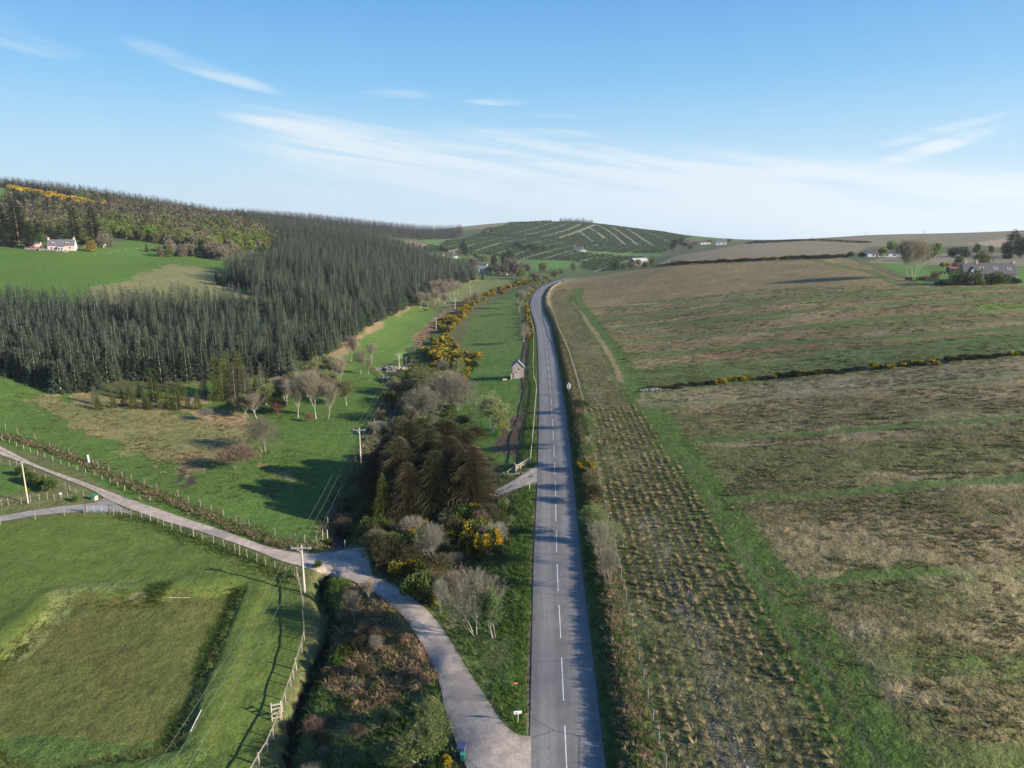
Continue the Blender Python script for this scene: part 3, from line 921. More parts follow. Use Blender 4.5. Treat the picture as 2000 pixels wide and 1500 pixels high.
def road_mat(name, base, dark, edge, tracks):
    m = bpy.data.materials.new(name)
    m.use_nodes = True
    nt = m.node_tree; b = nt.nodes['Principled BSDF']; N = nt.nodes.new; L = nt.links.new
    b.inputs['Roughness'].default_value = 0.8; b.inputs['Specular IOR Level'].default_value = 0.3
    geo = N('ShaderNodeNewGeometry')
    at = N('ShaderNodeAttribute'); at.attribute_name = 'across'
    al = N('ShaderNodeAttribute'); al.attribute_name = 'along'

    def noise(s, d=5, vec=None, r=.6):
        n = N('ShaderNodeTexNoise'); n.inputs['Scale'].default_value = s; n.inputs['Detail'].default_value = d; n.inputs['Roughness'].default_value = r
        L(vec or geo.outputs['Position'], n.inputs['Vector']); return n.outputs['Fac']

    def mth(op, a, c=0.0, e=None):
        n = N('ShaderNodeMath'); n.operation = op
        for k, v in enumerate((a, c, e)):
            if v is None: continue
            if isinstance(v, (int, float)): n.inputs[k].default_value = v
            else: L(v, n.inputs[k])
        return n.outputs[0]

    def mr(v, a, b_, c=0, d=1):
        n = N('ShaderNodeMapRange'); n.interpolation_type = 'SMOOTHSTEP'
        for k, q in zip(('From Min', 'From Max', 'To Min', 'To Max'), (a, b_, c, d)): n.inputs[k].default_value = q
        L(v, n.inputs['Value']); return n.outputs[0]

    def mix(f, a, c):
        n = N('ShaderNodeMix'); n.data_type = 'RGBA'; L(f, n.inputs['Factor'])
        for k, v in (('A', a), ('B', c)):
            if isinstance(v, tuple): n.inputs[k].default_value = (*v, 1)
            else: L(v, n.inputs[k])
        return n.outputs['Result']
    cv = N('ShaderNodeCombineXYZ'); L(mth('MULTIPLY', at.outputs['Fac'], 9.0), cv.inputs[0]); L(mth('MULTIPLY', al.outputs['Fac'], .04), cv.inputs[1])
    streak = noise(1.4, 4, cv.outputs[0])
    col = mix(mr(noise(.25, 6), .35, .65), base, dark)
    if tracks == 'lanes':
        # worn wheel paths: paler, slightly brown
        u = mth('MULTIPLY', mth('ABSOLUTE', mth('SUBTRACT', at.outputs['Fac'], .5), 0), 2)
        w = mr(mth('ABSOLUTE', mth('SUBTRACT', u, .5), 0), .34, .12)
        col = mix(mth('MULTIPLY', w, .65), col, tuple(c * 1.35 for c in base))
        col = mix(mth('MULTIPLY', mr(streak, .35, .7), .45), col, tuple(c * .72 for c in base))
        e = mth('MAXIMUM', mr(at.outputs['Fac'], .06, .0), mr(at.outputs['Fac'], .93, 1.0))
        col = mix(mth('MULTIPLY', e, mr(noise(2.5), .4, .6)), col, edge)
        col = mix(mth('MULTIPLY', mr(noise(.5, 6, None, .7), .45, .7), .35), col, tuple(c * .7 for c in dark))
        # thin transverse cracks
        cn = N('ShaderNodeTexVoronoi'); cn.feature = 'DISTANCE_TO_EDGE'; cn.inputs['Scale'].default_value = 1
        c2 = N('ShaderNodeCombineXYZ'); L(mth('MULTIPLY', at.outputs['Fac'], .35), c2.inputs[0]); L(mth('ADD', mth('MULTIPLY', al.outputs['Fac'], .10), mth('MULTIPLY', noise(1.5), .05)), c2.inputs[1])
        L(c2.outputs[0], cn.inputs['Vector'])
        col = mix(mth('MULTIPLY', mr(cn.outputs['Distance'], .006, .002), .7), col, (.07, .07, .07))
    else:
        col = mix(mth('MULTIPLY', mr(streak, .4, .65), .55), col, tuple(c * .8 for c in dark))
        e = mth('MAXIMUM', mr(at.outputs['Fac'], .16, .0), mr(at.outputs['Fac'], .84, 1.0))
        col = mix(mth('MULTIPLY', e, mr(noise(.9), .38, .6)), col, edge)
        if tracks == 'farm':
            c = mr(mth('ABSOLUTE', mth('SUBTRACT', at.outputs['Fac'], .5), 0), .13, .04)
            g = mth('MULTIPLY', mth('MULTIPLY', c, mr(noise(1.1), .42, .55)), mr(al.outputs['Fac'], 105, 90))
            col = mix(g, col, (.075, .10, .035))
        col = mix(mth('MULTIPLY', mr(noise(.12, 4), .56, .62), .6), col, (.13, .12, .115))
        col = mix(mth('MULTIPLY', mr(noise(.9, 6, None, .7), .42, .66), .6), col, tuple(c * .62 for c in dark))
    sp = noise(9, 3, None, .8)
    hs = N('ShaderNodeHueSaturation'); L(col, hs.inputs['Color']); L(mr(sp, .25, .75, .72, 1.28), hs.inputs['Value'])
    L(hs.outputs[0], b.inputs['Base Color'])
    bp = N('ShaderNodeBump'); bp.inputs['Strength'].default_value = .35 if tracks == 'lanes' else .6; bp.inputs['Distance'].default_value = .04
    L(noise(6, 5), bp.inputs['Height']); L(bp.outputs[0], b.inputs['Normal'])
    return m


HALF = 2.87
M_ROAD = road_mat('asphalt', (.175, .163, .15), (.145, .136, .128), (.17, .14, .11), 'lanes')
M_LANE = road_mat('worn_gravel_lane', (.45, .365, .29), (.35, .29, .235), (.20, .16, .115), 'farm')
M_FORK = road_mat('grey_gravel', (.28, .255, .23), (.22, .20, .185), (.17, .145, .10), 'plain')
ribbon('road', offset_line(ROAD, np.full(len(ROAD), -HALF)), offset_line(ROAD, np.full(len(ROAD), HALF)), 9, .045, M_ROAD)
ribbon('gravel_lane', *SURF_EDGES['lane'], 17, .06, M_LANE)
ribbon('driveway', *SURF_EDGES['fork'], 7, .026, M_FORK)
ribbon('access_track', *SURF_EDGES['access'], 7, .026, M_LANE)

# centre line dashes: 6 m marks, 3 m gaps
M_PAINT = principled('road_paint', (.58, .58, .56), .6, .3, 3.0)
rs = np.concatenate([[0], np.cumsum(np.linalg.norm(np.diff(ROAD, axis=0), axis=1))])
i0 = int(np.argmin(np.abs(ROAD[:, 1] - 55.7 * 40 / 42)))
s0 = rs[i0] % 9.35 - 9.35
V, F = [], []
s = s0
while s < rs[-1] - 10:
    ss = np.linspace(max(s, 0), max(s + 6.2, 0), 7)
    if ss[-1] > ss[0] + .5:
        cx = np.interp(ss, rs, ROAD[:, 0]); cy = np.interp(ss, rs, ROAD[:, 1])
        c = np.stack([cx, cy], 1)
        A, B = offset_line(c, np.full(7, -.05 - .03)), offset_line(c, np.full(7, .01))
        for q in range(7):
            for p in (A[q], B[q]):
                z = float(hgt(p[0], p[1])) + .045 + .008 + .0005 * max(math.hypot(*p) - 60, 0) + .00004 * math.hypot(*p)
                V.append((p[0], p[1], z))
        b = len(V) - 14
        for q in range(6):
            F.append((b + 2 * q, b + 2 * q + 1, b + 2 * q + 3, b + 2 * q + 2))
    s += 9.35
o = obj('road_marking', mesh_np('road_marking', V, F), M_PAINT)
o['kind'] = 'structure'


# ------------------------------------------------------------------ plants: shapes
def tris_tubes(segs, n=5):
    V, F = [], []
    for p0, p1, r0, r1 in segs:
        p0, p1 = np.asarray(p0, float), np.asarray(p1, float)
        d = p1 - p0
        l = np.linalg.norm(d)
        if l < 1e-6: continue
        d /= l
        a = np.cross(d, [0, 0, 1.0] if abs(d[2]) < .9 else [1.0, 0, 0]); a /= np.linalg.norm(a)
        b = np.cross(d, a)
        t = np.arange(n) * 2 * math.pi / n
        ring = np.cos(t)[:, None] * a + np.sin(t)[:, None] * b
        o = len(V)
        V += list(p0 + ring * r0) + list(p1 + ring * r1)
        for i in range(n):
            j = (i + 1) % n
            F += [(o + i, o + j, o + n + j), (o + i, o + n + j, o + n + i)]
    return np.array(V), np.array(F)


def col_noise(n, c, v, r):
    c = np.asarray(c, float)
    return np.clip(c * (1 + (r.random((n, 1)) - .5) * 2 * v) * (1 + (r.random((n, 3)) - .5) * .12), 0, 1)


def tri_cloud(r, P, size, c0, c1=None, mix=None, up=0.0, long=1.0, dirs=None):
    """one small triangle per point"""
    n = len(P)
    d1 = r.normal(size=(n, 3)) if dirs is None else dirs + r.normal(size=(n, 3)) * .35
    d1[:, 2] += up
    d1 /= np.linalg.norm(d1, axis=1)[:, None]
    d2 = np.cross(d1, r.normal(size=(n, 3))); d2 /= np.linalg.norm(d2, axis=1)[:, None]
    s = (np.asarray(size) * (0.6 + 0.8 * r.random(n)))[:, None]
    V = np.stack([P - d2 * s * .5 - d1 * s * .3 * long, P + d2 * s * .5 - d1 * s * .3 * long, P + d1 * s * .8 * long], 1).reshape(-1, 3)
    F = np.arange(3 * n).reshape(-1, 3)
    C = col_noise(n, c0, .28, r)
    if c1 is not None:
        m = (r.random(n) < mix if np.isscalar(mix) else mix)
        C[m] = col_noise(int(m.sum()), c1, .25, r)
    return V, F, np.repeat(C, 3, 0)


def join(*parts):
    V, F, C = [], [], []
    o = 0
    for v, f, c in parts:
        if len(v) == 0: continue
        V.append(v); F.append(f + o); C.append(np.broadcast_to(c, (len(v), 3)) if np.ndim(c) == 1 else c)
        o += len(v)
    return np.concatenate(V), np.concatenate(F), np.concatenate(C)


def conifer(seed, H, R, base=.1, step=.6, nb=6, side=2, col=(.04, .06, .03), tip=(.08, .11, .05), droop=.25, wid=.3, bark=(.3, .27, .24),
            tr=None, power=.85, gap=0.0, n=5, leader=True, rise=0.0):
    r = np.random.default_rng(seed)
    tr = tr or H * .011
    bend = r.normal(size=2) * H * .006
    segs = []
    k = 5
    for i in range(k):
        z0, z1 = H * i / k, H * (i + 1) / k
        f0, f1 = (i / k) ** 2, ((i + 1) / k) ** 2
        segs.append(((bend[0] * f0, bend[1] * f0, z0), (bend[0] * f1, bend[1] * f1, z1), tr * (1 - i / k * .9) , tr * (1 - (i + 1) / k * .9) + .005))
    tv, tf = tris_tubes(segs, n)
    tc = col_noise(len(tv), bark, .15, r)
    V, F, C = [], [], []

    def tri(a, b, c, ca, cb, cc):
        o = len(V); V.extend((a, b, c)); F.append((o, o + 1, o + 2)); C.extend((ca, cb, cc))
    z = H * base
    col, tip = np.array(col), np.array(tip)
    while z < H * .985:
        t = (z / H - base) / (1 - base)
        rad = R * (1 - t) ** power * (0.75 + .4 * r.random())
        a0 = r.random() * 6.28
        for q in range(nb):
            if r.random() < gap: continue
            a = a0 + q * 2 * math.pi / nb + r.normal() * .22
            L = rad * (0.6 + .55 * r.random()) + .12
            d = np.array([math.cos(a), math.sin(a), 0]); s = np.array([-d[1], d[0], 0])
            zz = z + r.normal() * step * .25
            cx = np.array([bend[0], bend[1], 0]) * (z / H) ** 2
            dr = (droop - t * (droop + rise)) * L
            p0 = cx + np.array([0, 0, zz]); p2 = cx + d * L + np.array([0, 0, zz - dr])
            pm = (p0 * .45 + p2 * .55) + np.array([0, 0, .04 * L])
            w = wid * (.5 + .5 * (1 - t)) * (.6 + .6 * r.random())
            br = .75 + .5 * r.random()
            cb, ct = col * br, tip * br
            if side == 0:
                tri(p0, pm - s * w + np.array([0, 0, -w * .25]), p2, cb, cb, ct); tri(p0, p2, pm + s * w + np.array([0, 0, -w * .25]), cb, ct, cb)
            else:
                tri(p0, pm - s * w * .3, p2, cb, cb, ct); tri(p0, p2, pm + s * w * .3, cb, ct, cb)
                for j in range(side):
                    f = (j + .6) / (side + .3)
                    pc = p0 + (p2 - p0) * f
                    l2 = L * .42 * (1 - f * .55) * (.7 + .6 * r.random())
                    for sg in (-1, 1):
                        dd = d * .75 + s * sg * .8
                        pe = pc + dd * l2 + np.array([0, 0, -l2 * (.25 + .4 * r.random())])
                        ws = np.array([0, 0, 1.0]) * w * .35 + d * w * .55
                        tri(pc - ws * .5, pc + ws * .5, pe, cb, cb, ct)
        z += step * (.8 + .4 * r.random()) * (1 - .35 * t)
    return (tv, tf, tc), (np.array(V), np.array(F), np.array(C))


def lumps(r, n, H, W, base, nl=9, shell=.55, flat=1.0):
    """points through a lumpy crown"""
    cz = base * H + (1 - base) * H / 2
    hz = (1 - base) * H / 2
    L = r.normal(size=(nl, 3)); L /= np.linalg.norm(L, axis=1)[:, None]
    L *= r.random((nl, 1)) ** .5 * .62
    rad = .34 + .26 * r.random(nl)
    k = r.integers(0, nl, n)
    d = r.normal(size=(n, 3)); d /= np.linalg.norm(d, axis=1)[:, None]
    rr = (shell + (1 - shell) * r.random(n)) ** .6
    P = L[k] + d * (rad[k] * rr)[:, None]
    P[:, 0] *= W / 2; P[:, 1] *= W / 2; P[:, 2] = cz + P[:, 2] * hz * 1.05 * flat
    P[:, 2] = np.maximum(P[:, 2], .05)
    return P


def leafy(seed, H, W, base=.15, n=500, size=.5, c0=(.06, .1, .03), c1=(.1, .15, .04), mix=.4, bark=(.12, .1, .08), nl=10, tr=None, limbs=6, shell=.5, up=0, long=1.0):
    r = np.random.default_rng(seed)
    P = lumps(r, n, H, W, base, nl, shell)
    crown = tri_cloud(r, P, size, c0, c1, mix, up, long)
    tr = tr or H * .02
    segs = [((0, 0, -.3), (0, 0, H * (base + .2)), tr, tr * .7)]
    for i in range(limbs):
        q = P[r.integers(0, n)]
        segs.append(((0, 0, H * (base * .8 + .12 * r.random())), tuple(q * .9), tr * .5, tr * .12))
    tv, tf = tris_tubes(segs, 5)
    return (tv, tf, col_noise(len(tv), bark, .15, r)), crown


def bare(seed, H, W, stems=1, lean=0.0, trunk=.22, twigs=2500, tw=.03, twl=.09, leaves=0, lsize=.16, tcol=(.16, .13, .10), bark=(.28, .25, .21), lcol=(.13, .2, .05),
         tr=None, depth=4, spread=.55, up=.35, split=3, leafmix=None):
    """leafless or just budding tree: limbs grown by branching, many thin twigs"""
    r = np.random.default_rng(seed)
    tr = tr or H * .02
    segs, ends = [], []

    def grow(p, d, L, rad, lev):
        k = 3 if lev < 2 else 2
        for i in range(k):
            d2 = d + r.normal(size=3) * (.10 + .05 * lev); d2[2] += .06 * up
            d2 /= np.linalg.norm(d2)
            q = p + d2 * L / k
            r1 = rad * (1 - .28 / k * (i + 1) * 1.2)
            segs.append((p, q, rad, r1, lev)); p, d, rad = q, d2, r1
            if lev >= 1: ends.append((p, d, lev))
            if i < k - 1 and 0 < lev < depth and r.random() < .8:
                s = r.normal(size=3); s -= d * s.dot(d); s /= np.linalg.norm(s)
                nd = d * .7 + s * spread * 1.1 + np.array([0, 0, up * .5]); nd /= np.linalg.norm(nd)
                grow(p, nd, L * .55, rad * .5, lev + 1)
        if lev < depth:
            m = split if lev else split + 2
            a0 = r.random() * 6.28
            u = np.cross(d, [0.3, .2, 1]); u /= np.linalg.norm(u); v = np.cross(d, u)
            for i in range(m):
                a = a0 + i * 2 * math.pi / m + r.normal() * .3
                nd = d * (.75 if lev else .65) + (u * math.cos(a) + v * math.sin(a)) * spread * (.7 + .6 * r.random()) + np.array([0, 0, up * .6])
                nd /= np.linalg.norm(nd)
                grow(p, nd, L * (.66 + .2 * r.random()) if lev else L * 1.1, rad * .62, lev + 1)
    for s in range(stems):
        a = s * 6.28 / max(stems, 1) + r.random()
        o = .04 * H if stems > 1 else 0
        d = np.array([math.cos(a) * (.45 if stems > 1 else 0) + lean, math.sin(a) * (.45 if stems > 1 else 0), 1.0]); d /= np.linalg.norm(d)
        grow(np.array([math.cos(a) * o, math.sin(a) * o, -.15]), d, H * trunk, tr * (1 if stems == 1 else .75), 0)
    E = np.array([e[0] for e in ends]); D = np.array([e[1] for e in ends])
    # fit the envelope
    c = (E[:, :2].max(0) + E[:, :2].min(0)) / 2 * (1 if abs(lean) < .01 else 0)
    sx = (W * .46) / max(np.percentile(np.hypot(E[:, 0] - c[0], E[:, 1] - c[1]), 94), 1e-3)
    sz = (H * .93) / np.percentile(E[:, 2], 98.5)
    S = np.array([sx, sx, sz])

    def fit(p):
        f = min(max(p[2] / (H * .3), 0), 1)
        return (np.asarray(p) - np.array([c[0] * f, c[1] * f, 0])) * S
    big = [(fit(a), fit(b), r0, r1) for a, b, r0, r1, l in segs if l <= 2]
    sml = [(fit(a), fit(b), max(r0, tw * .5), max(r1, tw * .35)) for a, b, r0, r1, l in segs if l > 2]
    tv, tf = tris_tubes(big, 5)
    tcl = col_noise(len(tv), bark, .2, r)
    parts = []
    if sml:
        v, f = tris_tubes(sml, 3); parts.append((v, f, col_noise(len(v), np.array(bark) * .5 + np.array(tcol) * .5, .2, r)))
    E = np.array([fit(e) for e in E]); lv = np.array([e[2] for e in ends])
    w = np.where(lv >= 2, 1.0, .15); w /= w.sum()
    k = r.choice(len(E), twigs, p=w)
    base = E[k] + r.normal(size=(twigs, 3)) * H * .018
    out = base - np.array([0, 0, H * .42]); out[:, 2] *= .6; out /= np.linalg.norm(out, axis=1)[:, None] + 1e-6
    d = D[k] * .6 + out * .55 + r.normal(size=(twigs, 3)) * .5; d[:, 2] += up * .8
    d /= np.linalg.norm(d, axis=1)[:, None]
    l = (H * twl * (.4 + .9 * r.random(twigs)))[:, None]
    s = np.cross(d, r.normal(size=(twigs, 3))); s /= np.linalg.norm(s, axis=1)[:, None]
    v = np.stack([base - s * tw, base + s * tw, base + d * l], 1).reshape(-1, 3)
    parts.append((v, np.arange(3 * twigs).reshape(-1, 3), np.repeat(col_noise(twigs, tcol, .25, r), 3, 0)))
    if leaves:
        q = r.integers(0, twigs, leaves)
        p = base[q] + d[q] * l[q] * r.random((leaves, 1)) + r.normal(size=(leaves, 3)) * .08
        parts.append(tri_cloud(r, p, lsize, lcol, leafmix, .3 if leafmix else None))
    return (tv, tf, tcl), join(*parts)


def gorse(seed, H, W, n=700, size=.22, flower=.4, fcol=(.62, .43, .02), c0=(.04, .06, .02), c1=(.08, .095, .032), side=None):
    r = np.random.default_rng(seed)
    nl = 9
    L = np.stack([(r.random(nl) - .5) * W * .62, (r.random(nl) - .5) * W * .62, H * (.25 + .35 * r.random(nl))], 1)
    rad = np.minimum(W, H * 1.4) * (.20 + .14 * r.random(nl))
    k = r.integers(0, nl, n)
    d = r.normal(size=(n, 3)); d[:, 2] = np.abs(d[:, 2]) * 1.1 - .25; d /= np.linalg.norm(d, axis=1)[:, None]
    P = L[k] + d * (rad[k] * (.6 + .45 * r.random(n)))[:, None]
    P[:, 2] = np.maximum(P[:, 2] * (H * .97 / max(P[:, 2].max(), .1)), .05)
    fo = tri_cloud(r, P, size, c0, c1, .35, .6, 1.5, d)
    parts = {'foliage': fo}
    if flower:
        fm = (vnoise(P[:, 0] * 3 + seed * 7, P[:, 1] * 3 + P[:, 2] * 2, W * .55, seed) > 1 - flower) & (P[:, 2] > H * .22)
        fp = P[fm] + d[fm] * size * .5
        fp = np.repeat(fp, 2, 0) + r.normal(size=(len(fp) * 2, 3)) * size * .5
        if len(fp):
            parts['blossom'] = tri_cloud(r, fp, size * .7, fcol, (.50, .33, .015), .35, .3, 1.0)
    return parts


def cull_down(p):
    return p


# ------------------------------------------------------------------ plant kinds: (part, mesh) lists
def to_me(name, vfc):
    return mesh_np(name, *vfc)


KIND = {}


def reg(kind, H, W, parts):
    """parts: {'trunk': (V,F,C), 'crown': (V,F,C)}"""
    KIND.setdefault(kind, []).append((H, W, {k: to_me(k, v) for k, v in parts.items()}, parts))


def reg_tree(kind, H, W, tc):
    reg(kind, H, W, {'trunk': tc[0], 'crown': tc[1]})


MATS = {'trunk': M_WOOD, 'crown': M_LEAF, 'foliage': M_LEAF, 'blossom': M_LEAF, 'stems': M_WOOD}
_cnt = {}


def plant(kind, name, cat, x, y, H, W=None, label=None, group=None, rz=None, var=None, sink=.05, lean=None):
    vs = KIND[kind]
    i = _cnt.get(kind, 0); _cnt[kind] = i + 1
    h, w, ms, _ = vs[(i if var is None else var) % len(vs)]
    z = float(hgt(x, y)) - sink
    o = obj(name, None, None, None, (x, y, z), (rng.random() * 6.28) if rz is None else rz)
    s = H / h
    sx = s if W is None else W / w
    o.scale = (sx, sx, s)
    if lean: o.rotation_euler[0], o.rotation_euler[1] = lean
    tag(o, label, cat, group)
    for p, me in ms.items():
        c = bpy.data.objects.new(p, me); COL.objects.link(c); c.parent = o
        if not me.materials: me.materials.append(MATS[p])
    return o


def at_px(px, py, top=None):
    p, d = G(px, py)
    if top is None: return p.x, p.y, d
    v = (750 - top) / FPX
    zt = p.y * (v * CP - SP) / (CP + v * SP) + CAMZ
    return p.x, p.y, d, zt - p.z


def plant_px(kind, name, cat, px, py, top, wpx=None, **k):
    x, y, d, H = at_px(px, py, top)
    return plant(kind, name, cat, x, y, H, None if wpx is None else wpx * d / FPX, **k)


def stuff_mesh(name, kinds, pos, Hs, Ws=None, kindidx=None, rots=None, mat=M_LEAF, tint=None):
    """many plants as one mesh. kinds: list of (H, W, (V,F,C))"""
    n = len(pos)
    r = np.random.default_rng(n + 5)
    ki = r.integers(0, len(kinds), n) if kindidx is None else kindidx
    rot = r.random(n) * 6.283 if rots is None else rots
    Vs, Fs, Cs = [], [], []
    o = 0
    for k, (h, w, (V, F, C)) in enumerate(kinds):
        m = np.where(ki == k)[0]
        if not len(m): continue
        s = Hs[m] / h
        sx = s if Ws is None else Ws[m] / w
        ca, sa = np.cos(rot[m])[:, None], np.sin(rot[m])[:, None]
        X = (V[None, :, 0] * ca - V[None, :, 1] * sa) * sx[:, None] + pos[m, 0][:, None]
        Y = (V[None, :, 0] * sa + V[None, :, 1] * ca) * sx[:, None] + pos[m, 1][:, None]
        Z = V[None, :, 2] * s[:, None] + pos[m, 2][:, None]
        Vs.append(np.stack([X, Y, Z], -1).reshape(-1, 3))
        Fs.append((F[None] + (np.arange(len(m)) * len(V))[:, None, None]).reshape(-1, 3) + o)
        br = (.68 + .64 * r.random((len(m), 1, 1)))
        if tint is not None: br = br * tint[m][:, None, :]
        Cs.append(np.clip(C[None] * br, 0, 1).reshape(-1, 3))
        o += len(m) * len(V)
    o_ = obj(name, mesh_np(name, np.concatenate(Vs), np.concatenate(Fs), np.concatenate(Cs)), mat)
    o_['kind'] = 'stuff'
    return o_


def scatter_poly(P, spacing, jitter=.4, r=None, rowdir=None):
    r = r or rng
    P = np.asarray(P)
    mn, mx = P.min(0), P.max(0)
    gx, gy = np.meshgrid(np.arange(mn[0], mx[0], spacing), np.arange(mn[1], mx[1], spacing))
    x = gx.ravel() + (r.random(gx.size) - .5) * 2 * jitter * spacing
    y = gy.ravel() + (r.random(gx.size) - .5) * 2 * jitter * spacing
    m = in_poly(x, y, P)
    return x[m], y[m]


def visible(x, y, z=None, mx=60, my=140):
    z = hgt(x, y) if z is None else z
    px, py, d = to_px(x, y, z)
    return (px > -mx) & (px < 2000 + mx) & (py < 1500 + my) & (y > 5)


def wpoly(pts):
    return cast([p[0] for p in pts], [p[1] for p in pts], hgt)[0][:, :2]


# ---- firs of the plantation
FIR_C = dict(col=(.032, .048, .028), tip=(.175, .23, .155))  # dark inner crown and bright cold tips put shade and highlights into the colour
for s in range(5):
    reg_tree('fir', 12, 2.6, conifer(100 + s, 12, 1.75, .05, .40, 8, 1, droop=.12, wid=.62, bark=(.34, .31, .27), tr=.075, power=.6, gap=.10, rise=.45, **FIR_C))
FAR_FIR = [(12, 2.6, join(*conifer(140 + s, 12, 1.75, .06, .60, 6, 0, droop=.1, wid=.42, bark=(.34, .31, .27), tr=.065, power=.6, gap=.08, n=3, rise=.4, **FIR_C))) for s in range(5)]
for s in range(4):
    reg_tree('young_spruce', 5, 3.0, conifer(200 + s, 5, 1.6, .03, .26, 9, 2, (.05, .07, .018), (.13, .15, .035), .15, .22, (.2, .16, .12), power=.9))
for s in range(4):
    reg_tree('spruce', 14, 6, conifer(220 + s, 14, 2.9, .04, .42, 9, 3, (.03, .045, .018), (.065, .085, .03), .30, .34, (.2, .16, .12), power=.8))
for s in range(4):
    reg_tree('brown_spruce', 16, 9, conifer(240 + s, 16, 5.6, .03, .26, 11, 6, ((.05, .045, .024), (.04, .045, .022), (.055, .046, .026), (.045, .045, .022))[s], ((.135, .125, .07), (.095, .112, .05), (.145, .128, .072), (.11, .118, .06))[s], .42, .22, (.09, .07, .055), power=.42, gap=.08))
for s in range(2):
    reg_tree('green_spruce', 13, 6.5, conifer(250 + s, 13, 3.3, .03, .34, 10, 5, (.045, .065, .015), (.13, .16, .035), .32, .26, (.17, .14, .11), power=.75, gap=.05))
for s in range(3):
    reg_tree('larch', 12, 5, conifer(260 + s, 12, 2.3, .05, .34, 8, 3, (.08, .10, .03), (.15, .18, .05), .28, .26, (.2, .17, .13), power=.5))
    reg_tree('grey_larch', 12, 4, conifer(265 + s, 12, 1.9, .05, .36, 8, 3, (.11, .10, .07), (.17, .16, .12), .3, .22, (.25, .22, .18), power=.55))
for s in range(3):
    reg_tree('old_fir', 24, 12, conifer(270 + s, 24, 6.2, .16, .8, 9, 4, (.022, .032, .018), (.055, .068, .032), .18, .7, (.2, .16, .12), power=.5, gap=.10))
# ---- bare and budding trees
for s in range(4):
    reg_tree('birch', 9, 5, bare(300 + s, 9, 4.6, 1, 0, .17, 3600, .018, .10, 0, tcol=(.23, .20, .145), bark=(.42, .40, .36), tr=.10, spread=.36, up=.75))
for s in range(2):
    reg_tree('budding_birch', 9, 6, bare(310 + s, 9, 6, 1, 0, .16, 2800, .022, .11, 1500, .24, (.20, .17, .11), (.42, .38, .33), (.15, .20, .05), tr=.12, spread=.45, up=.5))
for s in range(3):
    reg_tree('grey_tree', 9, 10, bare(320 + s, 9, 10, 3, 0, .20, 7500, .022, .085, 1500, .13, (.21, .185, .14), (.25, .23, .20), (.17, .20, .08), tr=.15, spread=.62, up=.3))
for s in range(2):
    reg_tree('budding_tree', 8, 9, bare(330 + s, 8, 9, 2, 0, .2, 4500, .020, .085, 6500, .17, (.19, .18, .11), (.34, .31, .27), (.15, .21, .06), tr=.16, spread=.62, up=.3, leafmix=(.20, .25, .09)))
for s in range(3):
    reg_tree('ash_bush', 8, 8, bare(340 + s, 8, 8, 4, 0, .24, 4200, .018, .085, 900, .13, (.24, .215, .17), (.30, .28, .24), (.15, .21, .06), tr=.08, spread=.42, up=.55))
for s in range(2):
    reg_tree('leafing_bush', 6, 5, bare(350 + s, 6, 5, 3, 0, .22, 1800, .016, .10, 4200, .13, (.20, .18, .12), (.4, .37, .32), (.12, .20, .045), tr=.07, spread=.45, up=.5))
for s in range(2):
    reg_tree('brown_bush', 5, 5.5, bare(360 + s, 5, 5.5, 5, 0, .22, 5200, .020, .12, 0, .1, (.20, .14, .10), (.2, .16, .12), tr=.06, spread=.55, up=.35, depth=3))
    reg_tree('red_bush', 4, 4.2, bare(365 + s, 4, 4.2, 5, 0, .2, 4200, .022, .12, 500, .14, (.21, .10, .07), (.2, .13, .1), (.18, .07, .05), tr=.05, spread=.5, up=.4, depth=3))
    reg_tree('dark_bush', 5, 7, bare(370 + s, 5, 7, 6, 0, .2, 7000, .022, .10, 4500, .13, (.10, .078, .055), (.14, .11, .09), (.07, .095, .03), tr=.06, spread=.6, up=.3, depth=3))
for s in range(2):
    reg_tree('windblown', 7, 5, bare(380 + s, 7, 5, 1, -.35, .3, 2600, .022, .10, 200, .13, (.26, .22, .18), (.42, .39, .35), tr=.13, spread=.5, up=.25))
reg_tree('willow', 15, 14, bare(390, 15, 14, 8, 0, .07, 7000, .03, .13, 2500, .25, (.34, .30, .20), (.36, .32, .26), (.20, .23, .10), tr=.16, spread=.40, up=.55))
# ---- far leafy / twiggy trees
for s in range(3):
    reg_tree('lime_tree', 9, 7, leafy(400 + s, 9, 7, .12, 900, .55, (.12, .17, .04), (.18, .23, .05), .45, (.3, .26, .2)))
    reg_tree('green_tree', 9, 8, leafy(410 + s, 9, 8, -.2, 1000, .55, (.05, .08, .025), (.09, .13, .04), .45))
    reg_tree('dark_tree', 10, 8, leafy(420 + s, 10, 8, -.2, 1000, .55, (.02, .032, .016), (.04, .055, .025), .35))
    reg_tree('brown_tree', 9, 7, leafy(430 + s, 9, 7, -.05, 1300, .36, (.155, .135, .095), (.21, .185, .135), .45, (.4, .36, .32), long=2.2, up=.5))
    reg_tree('olive_tree', 9, 7.5, leafy(440 + s, 9, 7.5, -.1, 1000, .5, (.11, .12, .045), (.15, .16, .06), .4))
reg_tree('red_tree', 8, 8, leafy(450, 8, 8, .1, 900, .5, (.16, .035, .04), (.22, .06, .06), .4))
reg_tree('gold_bush', 6, 6, leafy(455, 6, 6, .0, 1200, .4, (.16, .14, .03), (.26, .19, .04), .4, up=.6))
